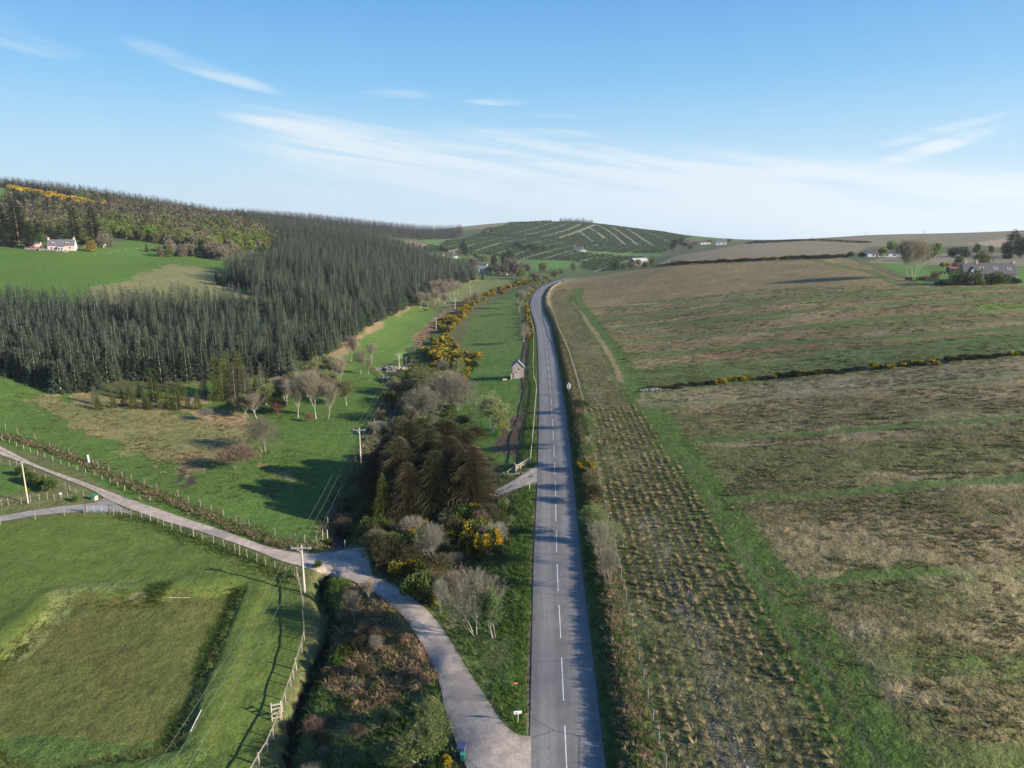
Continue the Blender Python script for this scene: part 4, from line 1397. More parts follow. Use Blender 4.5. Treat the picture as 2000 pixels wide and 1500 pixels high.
# ---- gorse
for s in range(5):
    reg('gorse', 2.2, 4, gorse(500 + s, 2.2, 4, 900, .24, .40))
    reg('gorse_bright', 2.2, 4, gorse(550 + s, 2.2, 4, 700, .30, .60, (.70, .42, .02)))
    reg('gorse_sparse', 2.4, 4, gorse(510 + s, 2.4, 4, 800, .26, .28))
for s in range(3):
    reg('broom', 3, 4.5, gorse(520 + s, 3, 4.5, 2600, .17, .30, (.68, .48, .014), (.06, .085, .02), (.10, .12, .035)))
    reg('green_shrub', 2.5, 3.5, gorse(530 + s, 2.5, 3.5, 1500, .18, 0, c0=(.05, .085, .022), c1=(.09, .13, .035)))
    reg('dark_shrub', 2.5, 4, gorse(540 + s, 2.5, 4, 1100, .24, 0, c0=(.035, .045, .02), c1=(.06, .065, .03)))

# ------------------------------------------------------------------ the plantation
NEAR_BLOCK = wpoly([(-160,700),(0,728),(60,748),(125,770),(175,768),(215,745),(260,742),(330,748),(400,742),(470,738),(540,738),(562,730),(618,708),(640,690),(700,654),(798,600),(850,572),(930,545)])
_far = [px_point(px, py, d) for px, py, d in [(925,536,590),(880,516,620),(840,505,640),(790,495,690),(740,480,770),(700,468,830),(640,455,900),(560,442,950),(500,434,970),(440,428,950),(500,440,700),(530,468,520),(540,500,420),(470,515,365),(432,548,332),(450,558,322),(500,575,305),(560,592,292),(420,603,278),(250,606,272),(50,599,270),(-160,602,252)]]
BLOCK = np.vstack([NEAR_BLOCK, [(p[0], p[1]) for p in _far]])
px_, py_ = [], []
for lo, hi, sp in ((0, 330, 2.75), (330, 560, 3.4), (560, 850, 4.5), (850, 1400, 6.2)):
    x, y = scatter_poly(BLOCK, sp, .33)
    r_ = np.hypot(x, y)
    m = (r_ >= lo) & (r_ < hi)
    px_.append(x[m]); py_.append(y[m])
X = np.concatenate(px_); Y = np.concatenate(py_)
Z = hgt(X, Y)
m = visible(X, Y, Z, 60)
# gaps where the trees failed
gapn = fbm(X, Y, 14, 2, 91)
m &= ~((gapn > .70) & (np.hypot(X, Y) < 400))
X, Y, Z = X[m], Y[m], Z[m] - .1
R_ = np.hypot(X, Y)
Hh = np.where(R_ < 340, .90, 1.0) * (10.6 + 3.5 * (fbm(X, Y, 40, 2, 92) - .5)) * (.72 + .48 * rng.random(len(X)))
edge = dist_line(X, Y, NEAR_BLOCK)
Hh *= np.where(edge < 6, .72 + .2 * rng.random(len(X)), 1)
Wd = 2.9 * (.85 + .35 * rng.random(len(X))) * np.where(edge < 5, 1.45, 1) * np.where(R_ > 850, 1.7, np.where(R_ > 560, 1.35, np.where(R_ > 330, 1.12, 1)))
vis_score = R_ + edge * 2.0
order = np.argsort(vis_score)
near300 = order[:300]
rest = order[300:]
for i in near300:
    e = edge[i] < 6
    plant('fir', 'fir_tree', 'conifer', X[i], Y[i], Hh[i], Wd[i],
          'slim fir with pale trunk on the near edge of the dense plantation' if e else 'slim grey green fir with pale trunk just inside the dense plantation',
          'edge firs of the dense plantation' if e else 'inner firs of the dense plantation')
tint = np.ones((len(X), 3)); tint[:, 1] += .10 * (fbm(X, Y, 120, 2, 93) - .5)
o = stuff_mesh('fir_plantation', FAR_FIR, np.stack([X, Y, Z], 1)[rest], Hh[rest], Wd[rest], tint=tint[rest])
tag(o, 'dense dark green conifer plantation covering the slope left of the valley', 'plantation')
print('firs', len(X))

# darker belt of conifers along the left skyline and the tail of the ridge
P = np.array([(p[0], p[1]) for p in [px_point(*q) for q in [(-60,352,930),(0,352,930),(130,362,940),(250,380,970),(350,395,1000),(450,412,1020),(480,418,1150),(600,424,1250),(750,440,1420),(900,455,1500),(908,466,1260),(860,470,1130),(790,470,1060),(700,455,1000),(600,443,960),(450,432,840),(350,416,800),(250,402,760),(130,382,770),(0,368,800),(-60,366,800)]]])
x, y = scatter_poly(P, 7.5, .45)
DARKC = [(11, 5, join(*conifer(160 + s, 11, 2.6, .1, 1.1, 6, 0, (.025, .035, .025), (.05, .062, .04), .1, .6, (.25, .22, .2), power=.5, n=3))) for s in range(3)]
o = stuff_mesh('ridge_forest', DARKC, np.stack([x, y, hgt(x, y)], 1), 9 + 5 * rng.random(len(x)), 5.0 + 3 * rng.random(len(x)))
tag(o, 'dark conifer forest along the skyline of the left ridge', 'forest')

# mixed wood on the left hill
P = np.array([(p[0], p[1]) for p in [px_point(*q) for q in [(-120,455,560),(-60,395,640),(60,396,650),(230,400,680),(90,378,800),(-60,360,850),(0,362,850),(130,372,850),(250,388,880),(350,402,900),(450,418,910),(480,430,740),(545,470,520),(520,485,450),(450,500,420),(440,506,402),(360,480,440),(240,466,450),(150,462,455),(0,470,440),(-120,470,440)]]])
x, y = scatter_poly(P, 6.2, .48)
z = hgt(x, y); m = visible(x, y, z, 40)
x, y, z = x[m], y[m], z[m]
r_ = np.hypot(x, y)
c = fbm(x, y, 45, 3, 201) + (rng.random(len(x)) - .5) * .35
WOODK = []
for s in range(3):
    WOODK.append((9, 8, join(*leafy(600 + s, 9, 8, -.1, 260, .85, (.10, .088, .055), (.145, .125, .082), .4, (.35, .3, .26), limbs=2, long=1.7, up=.4))))       # bare brown
for s in range(3):
    WOODK.append((9, 8, join(*leafy(605 + s, 9, 8, -.1, 260, .85, (.07, .10, .03), (.105, .14, .04), .4, (.3, .26, .2), limbs=2))))                        # fresh green
for s in range(2):
    WOODK.append((9, 8, join(*leafy(610 + s, 9, 8, -.1, 260, .85, (.075, .09, .035), (.11, .12, .05), .4, limbs=2))))                                      # olive
for s in range(2):
    WOODK.append((10, 5.5, join(*conifer(620 + s, 10, 2.6, .1, 1.0, 6, 0, (.028, .04, .026), (.055, .07, .04), .1, .55, (.25, .22, .2), power=.5, n=3))))   # conifer
zone = sstep(r_, 520, 800)
# brown higher up, green lower down
k = np.where(c + zone * .2 > .62, rng.integers(0, 3, len(x)), np.where(c < .455, rng.integers(3, 6, len(x)), rng.integers(6, 8, len(x))))
k = np.where((zone > .2) & (rng.random(len(x)) < .25 + .5 * zone), rng.integers(8, 10, len(x)), k)
near = np.argsort(r_ + 40 * rng.random(len(x)))[:110]
mask = np.ones(len(x), bool); mask[near] = False
hh = 6.5 + 4.0 * rng.random(len(x))
o = stuff_mesh('hillside_wood', WOODK, np.stack([x, y, z], 1)[mask], hh[mask], (6.5 + 3 * rng.random(len(x)))[mask], k[mask])
tag(o, 'mixed budding and leafless wood on the left hillside behind the cottage', 'wood')
LBL = {'brown_tree': ('bare brown tree at the lower edge of the hillside wood', 'leafless_tree'), 'lime_tree': ('fresh lime green tree at the lower edge of the hillside wood', 'leafy_tree'),
       'olive_tree': ('dull olive tree at the lower edge of the hillside wood', 'olive_green_tree'), 'dark_tree': ('dark evergreen at the lower edge of the hillside wood', 'evergreen_tree')}
for i in near:
    kd = 'brown_tree' if k[i] < 3 else 'lime_tree' if k[i] < 6 else 'olive_tree' if k[i] < 8 else 'dark_tree'
    plant(kd, LBL[kd][1], 'tree', x[i], y[i], hh[i], 6.5 + 2 * rng.random(), LBL[kd][0], 'lower edge of the hillside wood, ' + kd.replace('_', ' ') + 's')
# gorse patches up on the left hill
pts = []
for a, b, n in (((18,367,760),(48,372,750),10), ((50,372,750),(110,385,720),14), ((80,382,700),(160,396,700),18), ((150,394,700),(222,402,690),12), ((205,398,690),(226,403,690),5), ((292,421,640),(350,424,640),8)):
    for i in range(n):
        t = rng.random(); q = [a[j] + (b[j] - a[j]) * t for j in range(3)]
        p = px_point(q[0] + rng.normal() * 4, q[1], q[2] + rng.normal() * 14); pts.append((p[0], p[1]))
for p in pts:
    plant('gorse_bright', 'gorse_bush', 'bush', p[0], p[1], 4.5 + 2 * rng.random(), 7 + 5 * rng.random(), 'orange yellow gorse in the patch high on the left hill', 'gorse patch high on the left hill')
# rows of small trees on the plantation hill
rows_P = wpoly([(822,488),(870,471),(935,457),(1012,432),(1060,431),(1158,432),(1230,444),(1305,455),(1350,463),(1312,480),(1300,491),(1215,513),(1180,530),(1130,517),(1010,506),(960,499),(880,494)])
x, y = scatter_poly(rows_P, 4.2, .35)
dmin = np.full(len(x), 99.0)
for pts, w in HILL_TRACKS:
    dmin = np.minimum(dmin, dist_line(x, y, line_w(pts, 12, hgt), maxseg=130) - w * .42)
hm = dmin > .8
P2 = wpoly([(1011,507),(1125,510),(1140,516),(1095,528),(1044,528)]); P3 = wpoly([(1130,488),(1290,494),(1300,500),(1180,498),(1135,494)])
hm &= ~in_poly(x, y, P2) & ~in_poly(x, y, P3)
x, y = x[hm], y[hm]
SM = [(3, 3, leafy(640 + s, 3, 3, 0, 26, 1.3, (.055, .082, .036), (.09, .12, .055), .4, up=.5)[1]) for s in range(4)]
o = stuff_mesh('young_plantation', SM, np.stack([x, y, hgt(x, y)], 1), 1.3 + .8 * rng.random(len(x)), 2.6 + 1.0 * rng.random(len(x)))
tag(o, 'young dark green conifer plantation in blocks between pale tracks on the far hill', 'plantation')
# dark clump on the summit and hedge line down its left shoulder
for i, px in enumerate(np.linspace(1095, 1156, 16)):
    p = px_point(px, 432 + (px - 1095) * .04, 1500 + rng.normal() * 12)
    plant('spruce', 'evergreen_tree', 'tree', p[0], p[1], 7 + 5 * rng.random(), 7 + 3 * rng.random(), 'dark tree in the short row on top of the far hill', 'row of trees on the far hilltop')
for i in range(46):
    t = i / 45
    px, py = np.interp(t, [0, .55, 1], [936, 1012, 1076]), np.interp(t, [0, .55, 1], [456, 433, 429.5])
    p = cast([px], [py + 4], hgt)[0][0] if t < .5 else px_point(px, py, 1500)
    plant('lime_tree' if rng.random() < .35 else 'dark_tree', 'hedgerow_tree', 'tree', p[0], p[1], 4 + 2 * rng.random(), 6, 'small hedgerow tree down the left shoulder of the far hill', 'hedgerow on the shoulder of the far hill')


# ------------------------------------------------------------------ single trees and bushes
def many(kind, name, cat, rows, label, group=None):
    """rows: (px, base, top, width px [, label])"""
    for q in rows:
        plant_px(kind, name, cat, q[0], q[1], q[2], q[3] if len(q) > 3 else None, label=(q[4] if len(q) > 4 else label), group=None if len(q) > 4 else group)


many('birch', 'birch_tree', 'tree', [(582,816,735,44), (618,818,725,46), (640,818,747,40)], 'white stemmed leafless birch in the meadow group of three', 'three birches in the meadow')
many('birch', 'birch_tree', 'tree', [(705,730,681,30,'leafless birch leftmost of the pair by the rubble heap'), (727,712,669,24,'taller leafless birch right of its pair by the rubble heap'), (720,731,700,18,'small leafless birch between the pair by the rubble heap'),
     (684,706,656,32,'grey leafless birch against the plantation edge above the budding trees'), (665,752,700,34,'thin leafless birch behind the meadow birches'),
     (600,775,722,50,'leafless birch behind the meadow group of three'), (560,790,742,44,'leafless birch left behind the meadow group'),
     (503,818,768,40,'pale leafless birch beside the round grey bush'), (545,770,735,34,'leafless birch near the red brown bush')], '')
many('budding_birch', 'budding_birch_tree', 'tree', [(635,748,695,60,'olive green budding birch in front of the plantation'), (612,742,705,48,'olive green budding birch left of its taller neighbour'),
     (660,740,700,40,'budding birch at the right end of the thicket'), (677,792,742,48,'budding green birch right of the three meadow birches'), (478,815,770,46,'lime green budding birch by the orange bracken'),
     (520,790,752,44,'budding birch in the thicket left of the red bush'), (575,760,728,50,'olive budding birch deep in the thicket')], '')
many('brown_bush', 'leafless_bush', 'bush', [(462,806,778,40,'brown leafless bush at the left end of the thicket'), (500,805,770,44,'brown leafless bush beside the pale birch'), (465,918,868,74,'round grey brown bush standing alone in the meadow'),
     (660,775,745,36,'low brown bush behind the birches'), (640,765,738,36,'brown leafless bush in the thicket'), (540,760,738,40,'brown bush by the plantation edge')], '')
many('red_bush', 'red_bush', 'bush', [(544,810,779,34,'red brown bush left of the three birches'), (604,824,806,14,'small red brown bush below the meadow birches'), (830,610,603,8,'tiny dark red bush under the valley birches')], '')
many('grey_tree', 'leafless_tree', 'tree', [(516,882,812,72,'round grey green leafless tree alone in the meadow')], '')
many('ash_bush', 'leafless_bush', 'bush', [(405,823,798,38,'small whitish leafless bush above the tan grass')], '')
# thicket filler behind the birches
for i in range(16):
    px, py = 505 + rng.random() * 150, 0
    py = 775 - (px - 505) * .16 + rng.random() * 20
    plant_px(['budding_birch', 'brown_bush', 'birch', 'green_shrub'][i % 4], 'thicket_tree', 'tree', px, py, py - 22 - 18 * rng.random(), 34, label='low budding tree in the thicket in front of the plantation', group='thicket below the plantation')
# valley birches
_vb = [(822,602,570),(836,600,572),(848,596,566),(858,588,560),(868,592,556),(880,585,552),(890,584,550),(862,570,545),(846,575,548),(876,568,543),(828,590,575),(895,575,548),(855,560,542),(870,600,572)]
many('birch', 'birch_tree', 'tree', [(a, b, c, 24) for a, b, c in _vb], 'pinkish brown leafless birch in the valley group', 'leafless birches in the valley')
many('grey_tree', 'leafless_tree', 'tree', [(928,592,569,30,'grey leafless tree on the gorse belt'), (912,600,580,16,'small grey leafless tree on the gorse belt')], '')
many('windblown', 'windblown_tree', 'tree', [(1022,668,632,26,'lone windblown leafless tree above the hut field')], '')
many('birch', 'roadside_tree', 'tree', [(1016,610,588,20,'grey leafless tree at the fork of the far verge'), (1021,598,566,22,'taller grey leafless tree on the far left verge'), (1033,578,560,12,'small bare tree close to the road bend'), (1012,590,570,16,'bare tree left of the taller verge tree')], '')
# young spruces at the meadow edge
_ys = [(193,800,768,28),(222,796,762,24),(243,792,768,22),(262,798,757,28),(284,798,766,24),(300,782,716,34),(318,799,765,26),(330,790,745,26),(346,800,742,30),(352,782,738,26),(367,797,757,20),(386,800,760,26),(275,775,742,26),(292,800,772,20),(336,800,774,20),(252,780,752,22),(312,778,748,24),(235,778,750,22)]
many('young_spruce', 'young_spruce_tree', 'conifer', [q for q in _ys], 'young yellow green spruce in the clump at the meadow edge', 'young spruces at the meadow edge')
many('larch', 'larch_tree', 'conifer', [(425,782,690,44,'tall fresh green larch left of the larch clump'), (446,778,684,42,'tallest fresh green larch in the clump'), (470,776,683,44,'fresh green larch right of the tallest'), (437,782,700,36,'shorter larch in the middle of the clump')], '')
many('grey_larch', 'grey_larch_tree', 'conifer', [(400,778,704,26,'hairy grey conifer left of the larches'), (512,776,706,26,'thin hairy grey conifer right of the larches'), (480,780,712,44,'wide grey green conifer among the larches'), (460,782,706,40,'grey green conifer in front of the larches'), (186,790,752,24,'grey young conifer at the left end of the clump')], '')
many('spruce', 'spruce_tree', 'conifer', [(524,758,718,24,'small dark spruce at the plantation corner'), (500,770,735,24,'dark spruce beside the thin grey conifer'), (243,740,690,26,'dark spruce at the front of the plantation'), (425,556,528,16,'dark spruce at the tip of the upper field'), (437,557,528,16,'dark spruce right of its twin at the field tip'), (422,545,530,9,'small dark spruce at the field tip'),
     (287,492,474,12,'lone small dark conifer in the upper field'), (942,546,530,9,'small conifer on the slope under the white house')], '')
# the brown spruces by the access track
_bs = [(752,985,872,100),(800,955,822,110),(785,1000,852,104),(838,985,836,112),(872,945,818,104),(832,930,826,100),(882,990,850,104),(908,958,838,92),(762,925,850,92),(850,1012,878,96),(800,1024,900,84),(738,955,880,80),(860,905,832,80),(905,1005,880,84)]
many('brown_spruce', 'brown_spruce_tree', 'conifer', _bs, 'tall brown needled spruce in the dense clump beside the access track', 'brown spruces beside the access track')
many('brown_spruce', 'brown_spruce_tree', 'conifer', [(925,1000,868,110,'wide olive brown spruce leaning over the access track')], '')
many('green_spruce', 'green_spruce_tree', 'conifer', [(750,1030,922,66,'bright yellow green spruce in front of the brown clump'), (728,1010,940,44,'smaller green spruce left of the bright one'), (912,1000,895,60,'dark green spruce at the right of the brown clump')], '')
# broad trees north of the clump
many('grey_tree', 'leafless_tree', 'tree', [(824,822,752,88,'leaning pale stemmed leafless tree by the stream'), (872,790,724,84,'broad grey leafless tree left of its twin'), (897,802,734,74,'broad grey leafless tree right of its twin'), (850,788,735,70,'grey leafless tree behind the leaning one'), (862,735,702,34,'small grey leafless tree behind the broad ones')], '')
many('budding_tree', 'budding_tree', 'tree', [(960,842,770,88,'broad budding green tree beside the brown earth patch'), (824,772,717,76,'pale green budding tree behind the leafless trees'), (896,736,702,26,'white stemmed budding tree among the gorse')], '')
many('dark_bush', 'scrub_bush', 'bush', [(780,850,815,50,'dark scrub bush on the bank of the stream'), (930,858,832,46,'olive scrub bush below the budding tree'), (905,835,812,44,'brown scrub bush behind the spruces')], '')
# foreground
many('ash_bush', 'ash_tree', 'tree', [(928,1238,1116,130,'large many stemmed grey leafless tree between lane and road'), (862,1196,1136,44,'small grey leafless tree left of the large one'), (850,1100,1022,76,'grey leafless tree behind the gorse by the lane'),
     (849,1016,983,32,'small pale leafless tree below the brown spruces'), (803,1055,1006,52,'grey green leafless bush left of the yellow broom')], '')
many('leafing_bush', 'leafing_bush', 'bush', [(965,1248,1150,60,'bush with fresh green leaves at the right of the large grey tree'), (716,1052,1022,44,'fresh green shrub at the corner of the turning place'), (826,1490,1404,120,'wide fresh green bush at the foot of the rough ground'), (845,1420,1366,56,'grey green bush on the verge beside the lane'), (775,1500,1452,80,'low green bush beside the wide one')], '')
many('dark_bush', 'dark_thicket', 'bush', [(752,1106,1046,84,'dense dark brown thicket at the corner of the turning place'), (735,1075,1040,56,'dark thicket behind the corner of the turning place'), (800,1110,1062,70,'dark brown thicket under the broom')], '')
many('birch', 'dead_birch', 'tree', [(693,1220,1158,38,'white leafless birch in the brown bracken'), (722,1175,1130,30,'small white leafless birch on the edge of the lane')], '')
_br = [(905,1040,1000,60,'large yellow broom beside the access track'),(930,1060,1010,64,'large yellow broom at the right of its clump'),(952,1082,1036,50,'bright yellow broom at the lower right of the clump'),(885,1060,1018,50,'dark broom left of the large ones'),(918,1085,1040,50,'dark broom with few flowers below the large ones'),
 (834,1040,1016,30,'small yellow broom behind the grey tree'),(866,1034,1012,34,'yellow broom flowering above the grey tree'),(806,1088,1062,34,'orange broom in the dead bracken'),(786,1126,1094,44,'yellow broom on the bank of the lane'),(815,1132,1112,20,'small bright yellow broom at the lane edge'),
 (877,812,800,14,'small bright yellow broom above the brown spruces'),(920,852,836,40,'olive broom in the pasture corner'),(980,838,822,16,'orange broom beside the budding tree'),(906,868,845,22,'upright yellow broom behind the spruces'),(872,1508,1480,30,'bright yellow broom at the lower edge beside the bins'),
 (1140,915,896,34,'yellow gorse on the bank right of the road'),(1152,912,898,22,'orange gorse beside the yellow one right of the road')]
many('broom', 'broom_bush', 'bush', _br, '')
many('ash_bush', 'hedge_tree', 'tree', [(1178,1100,1018,64,'grey leafless hedge tree with lime tips right of the road'), (1190,1145,1068,44,'pale many stemmed hedge bush right of the road')], '')
many('leafing_bush', 'hedge_tree', 'tree', [(1158,1040,985,48,'lime green hedge tree right of the road'), (1192,1060,1015,44,'fresh green hedge bush behind the grey one'), (1150,872,812,40,'tall lime green hedge tree right of the road by the gorse'), (1146,905,862,36,'lower lime green hedge tree by the gorse')], '')
many('dark_bush', 'bank_bush', 'bush', [(1150,948,925,36,'brown bush on the bank below the gorse'), (1160,975,945,36,'dark brown bush on the bank right of the road'), (1130,830,806,30,'brown bush on the bank near the warning sign'), (1128,800,778,26,'small brown bush under the field fence'), (1143,800,782,20,'small dark bush near the field corner')], '')
# track-side shrubs at the left lawn
many('green_shrub', 'garden_shrub', 'bush', [(40,930,908,26,'left dark shrub on the lawn by the pole'), (58,944,920,28,'middle dark shrub on the lawn by the pole'), (80,952,930,26,'right dark shrub on the lawn near the track'), (98,962,932,28,'round green shrub nearest the track fork'), (148,980,966,12,'small dark bush by the water tub')], '')
many('green_shrub', 'green_shrub', 'bush', [(643,1066,1050,18,'round lime green shrub beside the culvert'), (620,1110,1096,20,'green shrub behind the utility pole')], '')

# filling of the belt: scrub between the named trees
for poly_, n, lab, grp in (([(745,1000),(720,1060),(716,1095),(756,1128),(805,1160),(850,1200),(880,1190),(890,1140),(960,1090),(975,1030),(930,1010),(850,1015)], 62, 'tangled scrub bush between the lane and the brown spruces', 'scrub between lane and brown spruces'),
                       ([(760,790),(800,740),(850,720),(920,730),(900,800),(880,840),(800,830),(770,860)], 40, 'low scrub under the leafless trees north of the brown spruces', 'scrub north of the brown spruces'),
                       ([(745,850),(770,790),(790,740),(775,735),(755,790),(725,860),(700,930),(672,1010),(662,1050),(700,1060),(715,1010),(725,940)], 34, 'low scrub on the stream bank beside the meadow fence', 'scrub along the stream'),
                       ([(640,1125),(700,1145),(770,1200),(830,1290),(850,1360),(800,1400),(700,1380),(620,1400),(650,1290),(660,1200)], 16, 'small leafless bush in the rough ground left of the lane', 'bushes in the rough ground'),
                       ([(610,1400),(800,1400),(860,1500),(820,1560),(590,1560)], 16, 'small bush at the near end of the rough ground', 'bushes at the near end of the rough ground'),
                       ([(930,1010),(1000,980),(1010,1080),(980,1180),(950,1130)], 10, 'small bush on the grass slope below the access track', 'bushes below the access track')):
    W_ = wpoly(poly_); c_ = 0
    mn, mx = W_.min(0), W_.max(0)
    while c_ < n:
        q = mn + (mx - mn) * rng.random(2)
        if not in_poly(np.array([q[0]]), np.array([q[1]]), W_)[0]: continue
        c_ += 1
        kd = ['dark_bush', 'ash_bush', 'brown_bush', 'green_shrub', 'leafing_bush', 'dark_bush', 'broom'][rng.integers(0, 7) if grp[0:5] == 'scrub' else rng.integers(0, 5)]
        H_ = (1.3 + 2.0 * rng.random()) * (.55 if 'rough' in grp or 'below' in grp else 1)
        plant(kd, 'scrub_bush', 'bush', q[0], q[1], H_, H_ * (1.0 + .5 * rng.random()), lab, grp)

# gorse belt between stream and pasture
belt = smooth_line([(905,706),(880,708),(872,690),(850,700),(862,672),(868,650),(882,630),(898,614),(918,600),(945,583),(985,566),(1015,558),(1045,551),(1075,547)], 60)
for q in range(130):
    t = rng.random() ** 1.25
    i = min(int(t * 59), 59); px, py = belt[i]
    w = np.interp(t, [0, .3, .6, 1], [30, 18, 9, 4])
    px += rng.normal() * w * .6; py += rng.normal() * w * .22
    x, y, d = at_px(px, py)
    plant('gorse' if rng.random() < .72 else 'gorse_sparse', 'gorse_bush', 'bush', x, y, 1.8 + 1.3 * rng.random(), 3.6 + 2.4 * rng.random(), 'yellow flowering gorse bush in the belt left of the pasture', 'gorse belt between stream and pasture')
for px, py in [(800,770),(812,752),(790,790),(845,760),(838,745),(855,722),(815,730),(870,745),(885,720),(905,728),(800,735),(900,700),(888,745),(925,700),(915,715)]:
    x, y, d = at_px(px + rng.normal() * 3, py)
    plant('gorse_sparse', 'gorse_bush', 'bush', x, y, 2 + rng.random(), 4.5 + 2 * rng.random(), 'dark gorse bush with few flowers near the stream', 'sparse gorse near the stream')
# gorse along the left verge of the far road
for i in range(34):
    t = i / 33
    py = 700 - 150 * t ** .8
    px = np.interp(py, [547, 552, 560, 568, 580, 592, 610, 640, 664, 700], [1086, 1068, 1050, 1040, 1032, 1027, 1031, 1036, 1040, 1042]) - 2 + rng.normal() * 1.2
    x, y, d = at_px(px, py)
    if py < 665:
        plant('gorse', 'gorse_bush', 'bush', x, y, 1.3 + .8 * rng.random(), 2.2 + rng.random(), 'small yellow gorse bush on the left verge at the bend', 'gorse on the left verge of the road')
# gorse hedge across the right field
for i in range(46):
    px = 1262 + 740 * (i + rng.random()) / 46
    py = np.interp(px, [1262, 1500, 1760, 2000], [762, 738, 714, 692]) + rng.normal() * 1.5
    hot = (1400 < px < 1460) or (1690 < px < 1840) or (1550 < px < 1580) or (1880 < px < 1900) or rng.random() < .12
    x, y, d = at_px(px, py)
    plant('gorse' if hot else 'dark_shrub', 'gorse_bush' if hot else 'heather_bush', 'bush', x, y, (.8 if hot else .55) + .5 * rng.random(), 2.2 + 1.3 * rng.random(),
          'orange yellow gorse in the bank across the right field' if hot else 'low dark heather clump in the bank across the right field', 'gorse in the field bank' if hot else 'dark clumps in the field bank')
many('dark_shrub', 'dark_shrub', 'bush', [(1552,736,722,26,'dark evergreen shrub halfway along the field bank'), (1876,708,696,14,'dark shrub between two gorse bushes on the field bank')], '')
# hedge along the crest of the right field
for i in range(44):
    px = 1290 + 360 * (i + rng.random() * .7) / 44
    py = np.interp(px, [1290, 1380, 1500, 1640], [520, 515, 509, 504])
    x, y, d = at_px(px, py)
    hot = 1490 < px < 1550 and rng.random() < .7
    plant('gorse' if hot else 'dark_shrub', 'gorse_bush' if hot else 'hedge_shrub', 'bush', x, y, 1.6 + 1.2 * rng.random(), 5 + 3 * rng.random(), 'yellow gorse in the hedge along the field crest' if hot else 'dark low shrub in the hedge along the field crest', 'gorse in the crest hedge' if hot else 'shrubs in the crest hedge')
# gorse hedge high on the right hill
for i in range(48):
    px = 1460 + 290 * (i + rng.random()) / 60
    d = 1000
    py = np.interp(px, [1460, 1560, 1600, 1660, 1760], [475, 470, 469, 472.5, 477])
    p = cast([px], [py + 1.2], hgt)[0][0]
    hot = px > 1560 and rng.random() < .6
    plant('gorse' if hot else 'dark_shrub', 'gorse_bush' if hot else 'hedge_shrub', 'bush', p[0], p[1], 2.4 + rng.random(), 8 + 4 * rng.random(), 'distant gorse bush in the hedge on the right hill' if hot else 'distant dark shrub in the hedge on the right hill', 'gorse in the hill hedge' if hot else 'shrubs in the hill hedge')
# round the two right-hand houses
many('willow', 'willow_tree', 'tree', [(1781,541,466,66,'large bare grey green willow at the corner of the right field')], '')
many('lime_tree', 'leafy_tree', 'tree', [(1825,512,470,26,'yellow green tree right of the willow'),(1742,500,468,28,'bright green tree behind the long low bungalow'),(1722,505,480,20,'small green tree left behind the bungalow'),(1905,512,495,22,'pale green tree behind the slate roofed house')], '')
many('olive_tree', 'olive_green_tree', 'tree', [(1812,508,473,22,'olive tree between willow and dark shrubs'),(1920,518,490,44,'broad olive tree behind the slate roofed house'),(1872,520,494,22,'thin olive tree left of the slate roofed house'),(1796,500,472,26,'olive tree behind the willow'),(1765,498,472,22,'olive tree behind the bungalow roof')], '')
many('dark_tree', 'evergreen_tree', 'tree', [(1860,502,482,36,'dark round evergreen left of the tall fir'),(1880,502,480,30,'dark evergreen in the shelter belt'),(1908,495,473,20,'dark pointed evergreen in the shelter belt'),(1935,494,478,14,'small dark evergreen near the tall fir'),(1962,505,472,30,'dark green rounded tree in front of the tall fir'),(1993,505,458,30,'dark tree at the right frame edge')], '')
many('old_fir', 'tall_fir', 'conifer', [(1976,500,447,46,'tall dark fir on the right skyline'), (2002,502,452,40,'tall dark fir at the right edge of the frame')], '')
many('green_tree', 'garden_tree', 'tree', [(1872,556,524,52,'left dark green bush before the slate roofed house'),(1905,556,524,52,'middle dark green bush before the slate roofed house'),(1935,555,525,54,'right olive bush before the slate roofed house'),(1885,556,530,30,'dark bush between the left and middle ones'),(1962,553,534,40,'low dark bush at the right of the house hedge'),(1985,553,540,30,'low dark bush at the frame edge by the house')], '')
many('brown_bush', 'leafless_bush', 'bush', [(1822,556,530,22,'bare brown bush at the field corner'),(1808,553,538,18,'small bare bush left of the field corner'),(1866,530,512,20,'bare bush left of the slate roofed house')], '')
many('gorse', 'gorse_bush', 'bush', [(1797,549,540,12,'single bright gorse bush under the willow'),(1845,524,512,18,'gorse bush left of the red roofed shed'),(1648,504,497,8,'gorse bush left of the bungalow')], '')
many('dark_shrub', 'hedge_shrub', 'bush', [(1660,503,491,18,'dark round shrub left of the bungalow'),(1684,504,492,18,'second dark shrub left of the bungalow'),(1607,506,497,12,'dark shrub on the crest left of the bungalow'),(1840,556,548,26,'dark low shrub along the garden edge'),(1855,558,548,26,'dark low shrub by the garden corner'),(1775,548,541,16,'dark shrub at the foot of the willow')], '')
# crest trees in the middle
many('green_tree', 'leafy_tree', 'tree', [(1200,528,503,26,'dark green round tree on the crest by the road'),(1322,518,507,36,'low wide olive bush on the crest')], '')
many('olive_tree', 'olive_green_tree', 'tree', [(1232,524,508,26,'grey olive bush right of the round green tree'),(1262,522,507,28,'grey bush before the far barn'),(1275,521,500,20,'olive tree right of the far barn'),(1245,520,503,20,'olive tree left of the far barn'),(1285,522,512,16,'small dark bush right of the barn'),(1218,526,514,20,'orange tinged bush on the crest')], '')
